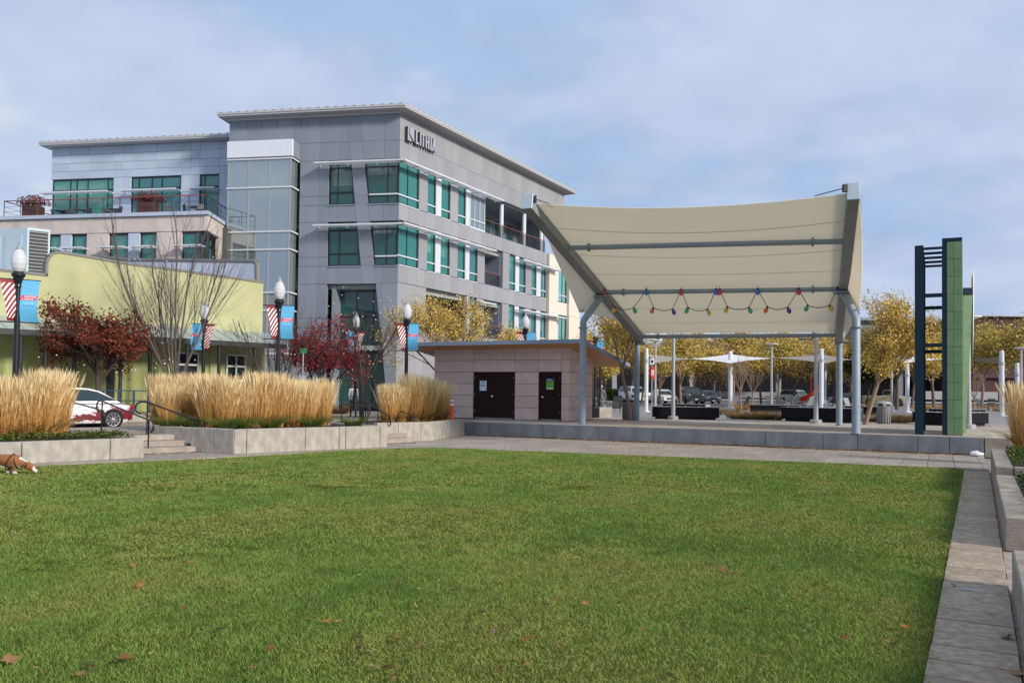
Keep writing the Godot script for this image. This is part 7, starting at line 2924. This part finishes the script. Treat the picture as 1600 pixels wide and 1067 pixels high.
func build_plants():
	var reeds := [reed_mesh(101, 900, 0.62, 1.46), reed_mesh(102, 900, 0.60, 1.40), reed_mesh(103, 820, 0.56, 1.50)]
	rng.seed = 555
	var k := 0
	var places := [
		["tall straw reed grass clump in the planter behind the dog", [[5.0, 20.2, 0.47], [40.0, 20.6, 0.47], [70.0, 21.0, 0.47], [88.0, 22.4, 0.47], [20.0, 21.6, 0.47], [56.0, 22.4, 0.47], [-15.0, 20.4, 0.47]], "reed grass behind the dog"],
		["tall straw reed grass clump in the long planter between the steps", [[262.0, 24.4, 0.6], [252.0, 25.6, 0.6], [300.0, 25.4, 0.6], [330.0, 24.0, 0.6], [352.0, 23.9, 0.6], [378.0, 24.3, 0.6], [404.0, 24.6, 0.6], [430.0, 25.0, 0.6], [455.0, 25.4, 0.6], [478.0, 25.9, 0.6], [503.0, 26.6, 0.6], [340.0, 25.2, 0.6], [415.0, 25.9, 0.6], [465.0, 26.6, 0.6]], "reed grass in the long planter"],
		["tall straw reed grass clump in the planter beside the shed", [[607.0, 30.4, 0.6], [625.0, 30.8, 0.6], [645.0, 31.2, 0.6], [665.0, 31.8, 0.6], [684.0, 32.8, 0.6], [636.0, 32.4, 0.6], [672.0, 33.2, 0.6], [690.0, 34.2, 0.6]], "reed grass beside the shed"],
		["tall straw reed grass clump on the right beyond the ivy planters", [[1601.0, 21.5, 0.48]], ""]]
	for g in places:
		for q in g[1]:
			var p := spot(q[0], q[1], q[2])
			var sc := rng.randf_range(0.84, 1.10)
			if q[0] == 118.0:
				sc = 0.85
			var o := put("reed_clump", reeds[k % 3], M.straw, null, Transform3D(Basis(Vector3.UP, rng.randf() * TAU) * Basis(Vector3.RIGHT, rng.randfn() * 0.035).scaled(Vector3(sc, sc * rng.randf_range(0.94, 1.06), sc)), p))
			tag(o, g[0], "grass clump", g[2])
			k += 1
	# low green tufts at the planter edges
	var green := tuft_mesh(201, 260, 0.42, 0.50, Color(0.05, 0.085, 0.02), Color(0.13, 0.17, 0.04))
	rng.seed = 556
	for q in [[352.0, 22.9, 0.62], [378.0, 23.3, 0.62], [300.0, 23.6, 0.62], [423.0, 23.9, 0.62], [490.0, 25.2, 0.62], [268.0, 23.5, 0.62], [553.0, 25.6, 0.62]]:
		var o := put("green_tuft", green, M.blade, null, Transform3D(Basis(Vector3.UP, rng.randf() * TAU), spot(q[0], q[1], q[2])))
		tag(o, "low green grass tuft at the front edge of the long planter", "grass tuft", "green tufts in the long planter")
	# pinkish grass mounds on the plaza
	var pink := tuft_mesh(202, 520, 0.60, 0.62, Color(0.17, 0.125, 0.04), Color(0.30, 0.19, 0.11))
	rng.seed = 557
	for q in [[1152.0, 43.5, 0.8], [1166.0, 42.5, 0.95], [1181.0, 42.0, 1.0], [1197.0, 42.0, 1.0], [1210.0, 41.8, 0.95], [1146.0, 46.0, 0.7], [1142.0, 52.0, 0.9], [1117.0, 50.0, 0.9], [1360.0, 41.0, 0.8], [1392.0, 40.0, 1.0], [1405.0, 39.4, 1.0], [1414.0, 40.5, 0.95], [1240.0, 45.5, 0.9], [1262.0, 46.0, 0.8], [1296.0, 45.5, 0.9]]:
		var o := put("grass_mound", pink, M.blade, null, Transform3D(Basis(Vector3.UP, rng.randf() * TAU).scaled(Vector3.ONE * q[2] * Vector3(1.25, 1.0, 1.25)), on_plaza(q[0], q[1])))
		tag(o, "low pinkish brown grass mound beside the dark raised beds", "grass mound", "grass mounds on the plaza")
	var orange_t := tuft_mesh(203, 300, 0.6, 0.7, Color(0.36, 0.15, 0.03), Color(0.45, 0.25, 0.07))
	rng.seed = 558
	for q in [[1160.0, 62.0], [1186.0, 62.0], [1328.0, 64.0], [1350.0, 70.0], [1380.0, 72.0], [1440.0, 66.0], [1462.0, 64.0], [1480.0, 68.0], [1528.0, 66.0], [1565.0, 68.0], [530.0, 43.0]]:
		var o := put("orange_grass_clump", orange_t, M.blade, null, Transform3D(Basis(Vector3.UP, rng.randf() * TAU).scaled(Vector3.ONE * 1.2), on_plaza(q[0], q[1])))
		tag(o, "rusty orange ornamental grass far back on the plaza", "grass clump", "orange grasses on the plaza")
	# ground cover
	cover("ground_cover", "low leafy green ground cover on the planter behind the dog", [Vector3(-14.6, 0, -14.2), Vector3(-9.25, 0, -20.55), Vector3(-10.3, 0, -21.6), Vector3(-15.6, 0, -15.2)], 0.47, 0.16, 9000, 0.030, [Color(0.045, 0.075, 0.014), Color(0.09, 0.115, 0.02), Color(0.14, 0.15, 0.03), Color(0.05, 0.065, 0.02)])
	cover("ground_cover", "dark green leafy cover in the middle right planter", [pg(11.3, 0.85), pg(5.8, 0.85), pg(5.8, 4.6), pg(11.3, 4.6)], 0.34, 0.12, 14000, 0.028, [Color(0.016, 0.05, 0.014), Color(0.03, 0.075, 0.02), Color(0.05, 0.10, 0.03), Color(0.02, 0.04, 0.016)])
	cover("ground_cover", "bright green leafy cover in the far right planter", [pg(17.5, 0.85), pg(11.9, 0.85), pg(11.9, 4.6), pg(17.5, 4.6)], 0.48, 0.13, 9000, 0.032, [Color(0.05, 0.085, 0.014), Color(0.09, 0.13, 0.025), Color(0.13, 0.15, 0.03), Color(0.04, 0.06, 0.02)])
	# drift of fallen leaves along the stage wall
	var mb := MB.new()
	rng.seed = 777
	for n in 2600:
		var s := rng.randf_range(0.2, 18.0)
		var dd := absf(rng.randfn()) * (0.16 + 0.16 * sin(s * 1.3) * sin(s * 0.41)) + 0.02
		mb.col = [Color(0.22, 0.10, 0.025), Color(0.30, 0.16, 0.04), Color(0.15, 0.06, 0.02), Color(0.35, 0.22, 0.06)][rng.randi() % 4]
		flat_leaf(mb, sg(s, -dd, 0.012 + rng.randf() * 0.03), rng.randf_range(0.022, 0.05))
	for n in 260:
		mb.col = [Color(0.20, 0.07, 0.025), Color(0.26, 0.12, 0.04)][rng.randi() % 2]
		flat_leaf(mb, st(rng.randf_range(-2.2, 0.0) if n % 2 else rng.randf_range(5.2, 7.2), 1.30 - absf(rng.randfn()) * 0.10, 0.015), rng.randf_range(0.02, 0.045))
	stuff("leaf_litter", mb, M.leaf, "drift of small brown leaves along the foot of the stage wall", "fallen leaves")

func flat_leaf(mb: MB, p: Vector3, s: float):
	var a := rng.randf() * TAU
	var d := Vector3(cos(a), rng.randfn() * 0.25, sin(a)) * s
	var e := Vector3(-sin(a), rng.randfn() * 0.25, cos(a)) * s * 0.6
	mb.quad(p - d, p + e, p + d, p - e)

func cover(called: String, label: String, poly: Array, y: float, h: float, n: int, s: float, cols: Array):
	var mb := MB.new()
	rng.seed = n + int(y * 100.0)
	var nz := FastNoiseLite.new()
	nz.frequency = 1.1
	for k in n:
		var u := rng.randf()
		var v := rng.randf()
		var a: Vector3 = poly[0].lerp(poly[1], u)
		var b: Vector3 = poly[3].lerp(poly[2], u)
		var p := a.lerp(b, v)
		var hh := h * (0.55 + 0.75 * nz.get_noise_2d(p.x * 2.0, p.z * 2.0)) + h * 0.35
		p.y = y + maxf(0.0, hh) * pow(rng.randf(), 0.5)
		mb.col = cols[rng.randi() % cols.size()] * rng.randf_range(0.7, 1.25)
		var up := Vector3(rng.randfn() * 0.5, 1.0, rng.randfn() * 0.5).normalized()
		var t := up.cross(Vector3(rng.randfn(), 0.0, rng.randfn())).normalized() * s * rng.randf_range(0.7, 1.3)
		var w := up.cross(t) * 0.6
		mb.quad(p - t, p - w, p + t, p + w)
	var o := put(called, mb, M.leaf)
	tag(o, label, "ground cover", "", "stuff")

# ---------------------------------------------------------------- the lawn itself

func build_lawn():
	var outline := lawn_outline()
	var nz := FastNoiseLite.new()
	nz.seed = 77
	nz.frequency = 0.35
	nz.fractal_octaves = 4
	var fine := FastNoiseLite.new()
	fine.seed = 78
	fine.frequency = 1.4
	# clumps of blades in three grain sizes: fine near, coarser far away
	var sets := [[3.6, 9.0, 0.105, 85, 0.0036, 0.034, 0.125], [9.0, 15.0, 0.18, 90, 0.0056, 0.034, 0.2], [15.0, 27.0, 0.28, 95, 0.010, 0.034, 0.31]]
	for si in 3:
		var S: Array = sets[si]
		var meshes: Array = []
		for vi in 3:
			rng.seed = 900 + si * 10 + vi
			var mb := MB.new()
			for k in int(S[3]):
				var a := rng.randf() * TAU
				var rr: float = S[6] * sqrt(rng.randf())
				var p := Vector3(cos(a) * rr, -0.004, sin(a) * rr)
				var d := Vector3(rng.randfn() * 0.40, 1.0, rng.randfn() * 0.40).normalized()
				var t := rng.randf()
				var dry := rng.randf() < 0.13
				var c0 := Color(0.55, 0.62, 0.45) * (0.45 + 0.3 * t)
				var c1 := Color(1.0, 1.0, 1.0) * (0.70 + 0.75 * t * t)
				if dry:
					c0 = Color(1.7, 1.1, 1.3)
					c1 = Color(2.4, 1.65, 2.6)
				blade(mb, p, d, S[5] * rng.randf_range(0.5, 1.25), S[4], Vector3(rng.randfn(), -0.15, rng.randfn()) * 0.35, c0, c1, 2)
			meshes.append(mb.mesh())
		rng.seed = 950 + si
		var xs: Array = [[], [], []]
		var cs: Array = [[], [], []]
		var step: float = S[2]
		var z := -27.0
		while z < -2.5:
			var xw := 17.0
			var x := -17.0
			while x < 11.5:
				var px := x + rng.randf_range(-0.5, 0.5) * step
				var pz := z + rng.randf_range(-0.5, 0.5) * step
				x += step
				var dist := sqrt(px * px + pz * pz) * 1.0
				var sp := dist + rng.randf_range(-0.6, 0.6)
				if sp < S[0] or sp >= S[1]:
					continue
				if absf(px) > -pz * 0.66 + 0.8:
					continue
				if not Geometry2D.is_point_in_polygon(Vector2(px, pz), outline):
					continue
				var a := nz.get_noise_2d(px, pz * 0.8)
				var b := fine.get_noise_2d(px, pz)
				var g := Color(0.325, 0.455, 0.112)
				g = g.lerp(Color(0.50, 0.47, 0.15), clampf(0.14 + a * 1.7 + b * 0.6, 0.0, 0.72))
				g = g.lerp(Color(0.155, 0.285, 0.07), clampf(-0.1 - a * 1.1 + b * 0.7, 0.0, 0.7))
				g = g * rng.randf_range(0.88, 1.12)
				var sc := rng.randf_range(0.85, 1.2) * (1.0 - 0.25 * clampf(a * 2.0, 0.0, 1.0))
				var vi := rng.randi() % 3
				xs[vi].append(Transform3D(Basis(Vector3.UP, rng.randf() * TAU).scaled(Vector3(1, sc, 1)), Vector3(px, 0, pz)))
				cs[vi].append(g)
			z += step
		for vi in 3:
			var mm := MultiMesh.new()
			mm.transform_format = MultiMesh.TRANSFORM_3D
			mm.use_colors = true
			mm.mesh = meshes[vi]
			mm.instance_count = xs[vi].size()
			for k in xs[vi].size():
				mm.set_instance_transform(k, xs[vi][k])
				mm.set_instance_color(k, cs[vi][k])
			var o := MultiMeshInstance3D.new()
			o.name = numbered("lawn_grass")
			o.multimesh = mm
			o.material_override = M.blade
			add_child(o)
			tag(o, "short green lawn grass with a few dry blades", "grass", "", "stuff")
	# crumbs of leaf and thatch between the blades
	rng.seed = 4343
	var cr := MB.new()
	for n in 1500:
		var d := 4.5 + 17.0 * pow(rng.randf(), 1.3)
		var p := Vector3(rng.randf_range(-0.62, 0.62) * d, rng.randf_range(0.02, 0.05), -d)
		if not Geometry2D.is_point_in_polygon(Vector2(p.x, p.z), outline):
			continue
		cr.col = [Color(0.19, 0.10, 0.045), Color(0.09, 0.05, 0.03), Color(0.34, 0.25, 0.13), Color(0.24, 0.14, 0.065)][rng.randi() % 4]
		flat_leaf(cr, p, rng.randf_range(0.008, 0.024))
	stuff("leaf_crumbs", cr, M.leaf, "small brown leaf crumbs scattered through the lawn", "fallen leaves")
	# single fallen leaves on the lawn and the border path
	rng.seed = 4242
	var leaves := [[195, 1028, 1.5], [15, 1030, 1.2], [345, 982, 1.0], [310, 918, 0.9], [216, 914, 0.9], [285, 949, 0.8], [207, 883, 0.8], [36, 890, 0.8], [16, 879, 0.8], [296, 879, 0.7], [275, 893, 0.7], [124, 1052, 0.8], [142, 1040, 0.8], [602, 1044, 1.5], [622, 998, 1.0], [650, 1011, 0.9], [600, 961, 1.0], [752, 956, 1.0], [770, 988, 0.9], [822, 998, 1.1], [780, 1045, 1.1], [728, 919, 0.9], [709, 922, 0.8], [648, 945, 0.9], [565, 890, 0.7], [588, 919, 0.7], [618, 909, 0.7], [715, 842, 0.6], [900, 871, 0.8], [948, 885, 0.7], [865, 938, 0.9], [915, 942, 0.8], [967, 942, 0.7], [812, 901, 0.8], [1130, 890, 0.9], [1187, 889, 0.9], [1220, 883, 0.8], [1309, 899, 0.8], [1290, 909, 0.7], [1104, 849, 0.6], [1240, 839, 0.7], [1313, 864, 0.7], [1166, 951, 1.0], [1197, 917, 0.9], [1417, 979, 1.1], [1320, 998, 1.1], [1391, 1002, 0.9], [1434, 880, 0.7], [1430, 895, 0.6], [1148, 877, 0.7], [1178, 872, 0.7], [1345, 740, 0.5], [1232, 737, 0.5], [1400, 761, 0.5], [1119, 789, 0.5], [820, 760, 0.5], [1000, 983, 0.9], [1155, 880, 0.7], [530, 971, 0.8], [512, 970, 0.8], [423, 1013, 0.9], [396, 1042, 0.8], [140, 800, 0.5], [250, 770, 0.5], [1003, 1015, 0.9], [873, 1006, 0.8], [1484, 854, 0.7], [1574, 995, 1.2], [1592, 1052, 1.2], [1490, 914, 0.8], [1502, 846, 0.5], [655, 1037, 0.7], [560, 1012, 0.8]]
	var k := 0
	var lm: Array = []
	for v in 4:
		lm.append(dead_leaf())
	for q in leaves:
		var p := gp(q[0], q[1], 0.045 if q[0] < 1485 else 0.02)
		var c: Color = [Color(0.19, 0.095, 0.045), Color(0.26, 0.14, 0.065), Color(0.085, 0.045, 0.028), Color(0.33, 0.215, 0.115), Color(0.30, 0.125, 0.035)][k % 5]
		var o := put("fallen_leaf", lm[k % 4], leaf_mat(k % 5, c), null, Transform3D(Basis(Vector3.UP, rng.randf() * TAU) * Basis(Vector3.RIGHT, rng.randfn() * 0.35).scaled(Vector3.ONE * float(q[2]) * 0.055), p))
		tag(o, ["brown", "chestnut brown", "dark brown", "pale tan", "orange brown"][k % 5] + " dry fallen leaf lying on the " + ("lawn" if q[0] < 1485 else "border path"), "leaf", "fallen leaves on the grass" if q[0] < 1485 else "fallen leaves on the border path")
		k += 1

func leaf_mat(k: int, c: Color) -> Material:
	if not M.has("dead%d" % k):
		mat("dead%d" % k, c.r, c.g, c.b, 0.8).metallic_specular = 0.15
	return M["dead%d" % k]

func dead_leaf() -> ArrayMesh:                            # five lobed, curled at the rim
	var mb := MB.new()
	var pts: Array = []
	for k in 16:
		var a := TAU * k / 16.0
		var r := (1.0 if k % 4 == 0 else (0.52 if k % 2 else 0.72)) * rng.randf_range(0.85, 1.1)
		pts.append(Vector3(cos(a) * r, 0.32 * r * r * (0.6 + 0.6 * sin(a * 2.0)), sin(a) * r * 0.85))
	for k in 16:
		mb.tri(Vector3.ZERO, pts[(k + 1) % 16], pts[k])
	mb.tube([Vector3(-0.9, 0.1, 0), Vector3(-1.5, 0.25, 0.1)], [0.03, 0.02], 4)
	return mb.mesh()

# ---------------------------------------------------------------- the dog: nose down, walking to the right, its rear cut by the frame

func build_dog():
	var nose := gp(61.0, 740.5, 0.0)
	var t := thing("dog", "brown and white dog in a black harness sniffing the lawn", "dog", Transform3D(Basis(Vector3.UP, 0.10), nose + Vector3(-0.02, 0, 0)))
	# x runs towards the nose at 0; the back lies at negative x
	var C := []
	var body := [
		[Vector3(-0.44, 0.245, 0.0), Vector3(-0.60, 0.265, 0.0), 0.128, 0.112], [Vector3(-0.60, 0.265, 0.0), Vector3(-0.78, 0.285, 0.0), 0.110, 0.098],
		[Vector3(-0.78, 0.285, 0.0), Vector3(-0.90, 0.275, 0.0), 0.100, 0.102], [Vector3(-0.44, 0.205, 0.0), Vector3(-0.52, 0.205, 0.0), 0.10, 0.10],
		[Vector3(-0.40, 0.255, 0.0), Vector3(-0.235, 0.185, 0.0), 0.088, 0.060],
		[Vector3(-0.19, 0.150, 0.0), Vector3(-0.15, 0.125, 0.0), 0.072, 0.064], [Vector3(-0.13, 0.105, 0.0), Vector3(-0.035, 0.045, 0.0), 0.042, 0.031]]
	for e in body:
		C.append(e)
	for s in [-1.0, 1.0]:
		# front legs
		var kx := 0.03 if s > 0 else -0.10
		C.append([Vector3(-0.42, 0.24, 0.06 * s), Vector3(-0.44 + kx, 0.14, 0.065 * s), 0.052, 0.034])
		C.append([Vector3(-0.44 + kx, 0.14, 0.065 * s), Vector3(-0.47 + kx * 1.3, 0.035, 0.06 * s), 0.028, 0.020])
		C.append([Vector3(-0.47 + kx * 1.3, 0.028, 0.06 * s), Vector3(-0.43 + kx * 1.3, 0.024, 0.06 * s), 0.026, 0.022])
		# hind legs: thigh forward to the knee, back to the hock, shank down
		var hx := 0.05 if s > 0 else -0.06
		C.append([Vector3(-0.88, 0.28, 0.06 * s), Vector3(-0.80 + hx, 0.19, 0.075 * s), 0.085, 0.05])
		C.append([Vector3(-0.80 + hx, 0.19, 0.075 * s), Vector3(-0.90 + hx, 0.115, 0.07 * s), 0.042, 0.026])
		C.append([Vector3(-0.90 + hx, 0.115, 0.07 * s), Vector3(-0.86 + hx * 1.2, 0.035, 0.068 * s), 0.024, 0.019])
		C.append([Vector3(-0.86 + hx * 1.2, 0.027, 0.068 * s), Vector3(-0.82 + hx * 1.2, 0.024, 0.068 * s), 0.025, 0.021])
	C.append([Vector3(-0.96, 0.35, 0.0), Vector3(-1.08, 0.40, 0.0), 0.025, 0.02])
	C.append([Vector3(-1.08, 0.40, 0.0), Vector3(-1.18, 0.50, 0.0), 0.02, 0.012])
	var fur := FastNoiseLite.new()
	fur.frequency = 1.0
	var coat := func(p: Vector3) -> Color:
		var brown := Color(0.27, 0.105, 0.035) * (1.0 + 0.22 * fur.get_noise_3dv(p * 60.0))
		var white := Color(0.62, 0.57, 0.52)
		if p.x > -0.016:
			return Color(0.05, 0.035, 0.035)
		if p.x > -0.095:
			return white
		if p.x > -0.34 and p.x < -0.20 and p.y > 0.228 + (-p.x - 0.2) * 0.50:
			return white
		if p.y < 0.048 or (p.x > -0.5 and p.x < -0.3 and p.y < 0.19 and absf(p.z) < 0.06):
			return white
		if p.y < 0.2 and p.x < -0.3:
			return brown.lerp(Color(0.36, 0.19, 0.10), 0.5)
		return brown
	put("body", blob(C, 0.011, 0.035, coat), M.coat, t)
	for s in [-1.0, 1.0]:
		var ear := blob([[Vector3(-0.205, 0.205, 0.05 * s), Vector3(-0.165, 0.115, 0.085 * s), 0.030, 0.030], [Vector3(-0.19, 0.17, 0.065 * s), Vector3(-0.14, 0.14, 0.08 * s), 0.026, 0.022]], 0.009, 0.02, func(_p: Vector3) -> Color: return Color(0.20, 0.06, 0.02))
		put("ear", ear, M.coat, t)
		var eye := MB.new()
		eye.lathe(Vector3(-0.118, 0.148, 0.052 * s), [[0.0, -0.008], [0.008, 0.0], [0.0, 0.008]], 8)
		put("eye", eye, M.joint, t)
	# harness: two straps round chest and shoulder
	var hn := thing_part(t, "harness")
	for q in [[-0.53, 0.25, 0.0, 0.137, 0.42], [-0.395, 0.235, 0.0, 0.128, -0.35]]:
		var pts: Array = []
		var rr: Array = []
		for k in 25:
			var a := TAU * k / 24.0
			var y: float = q[1] - 0.012 + cos(a) * (q[3] + 0.012)
			pts.append(Vector3(q[0] + (y - q[1]) * q[4], y, sin(a) * q[3] * 0.98))
			rr.append(0.011)
		var m := MB.new()
		m.tube(pts, rr, 6, false)
		put("strap", m, M.cord, hn)
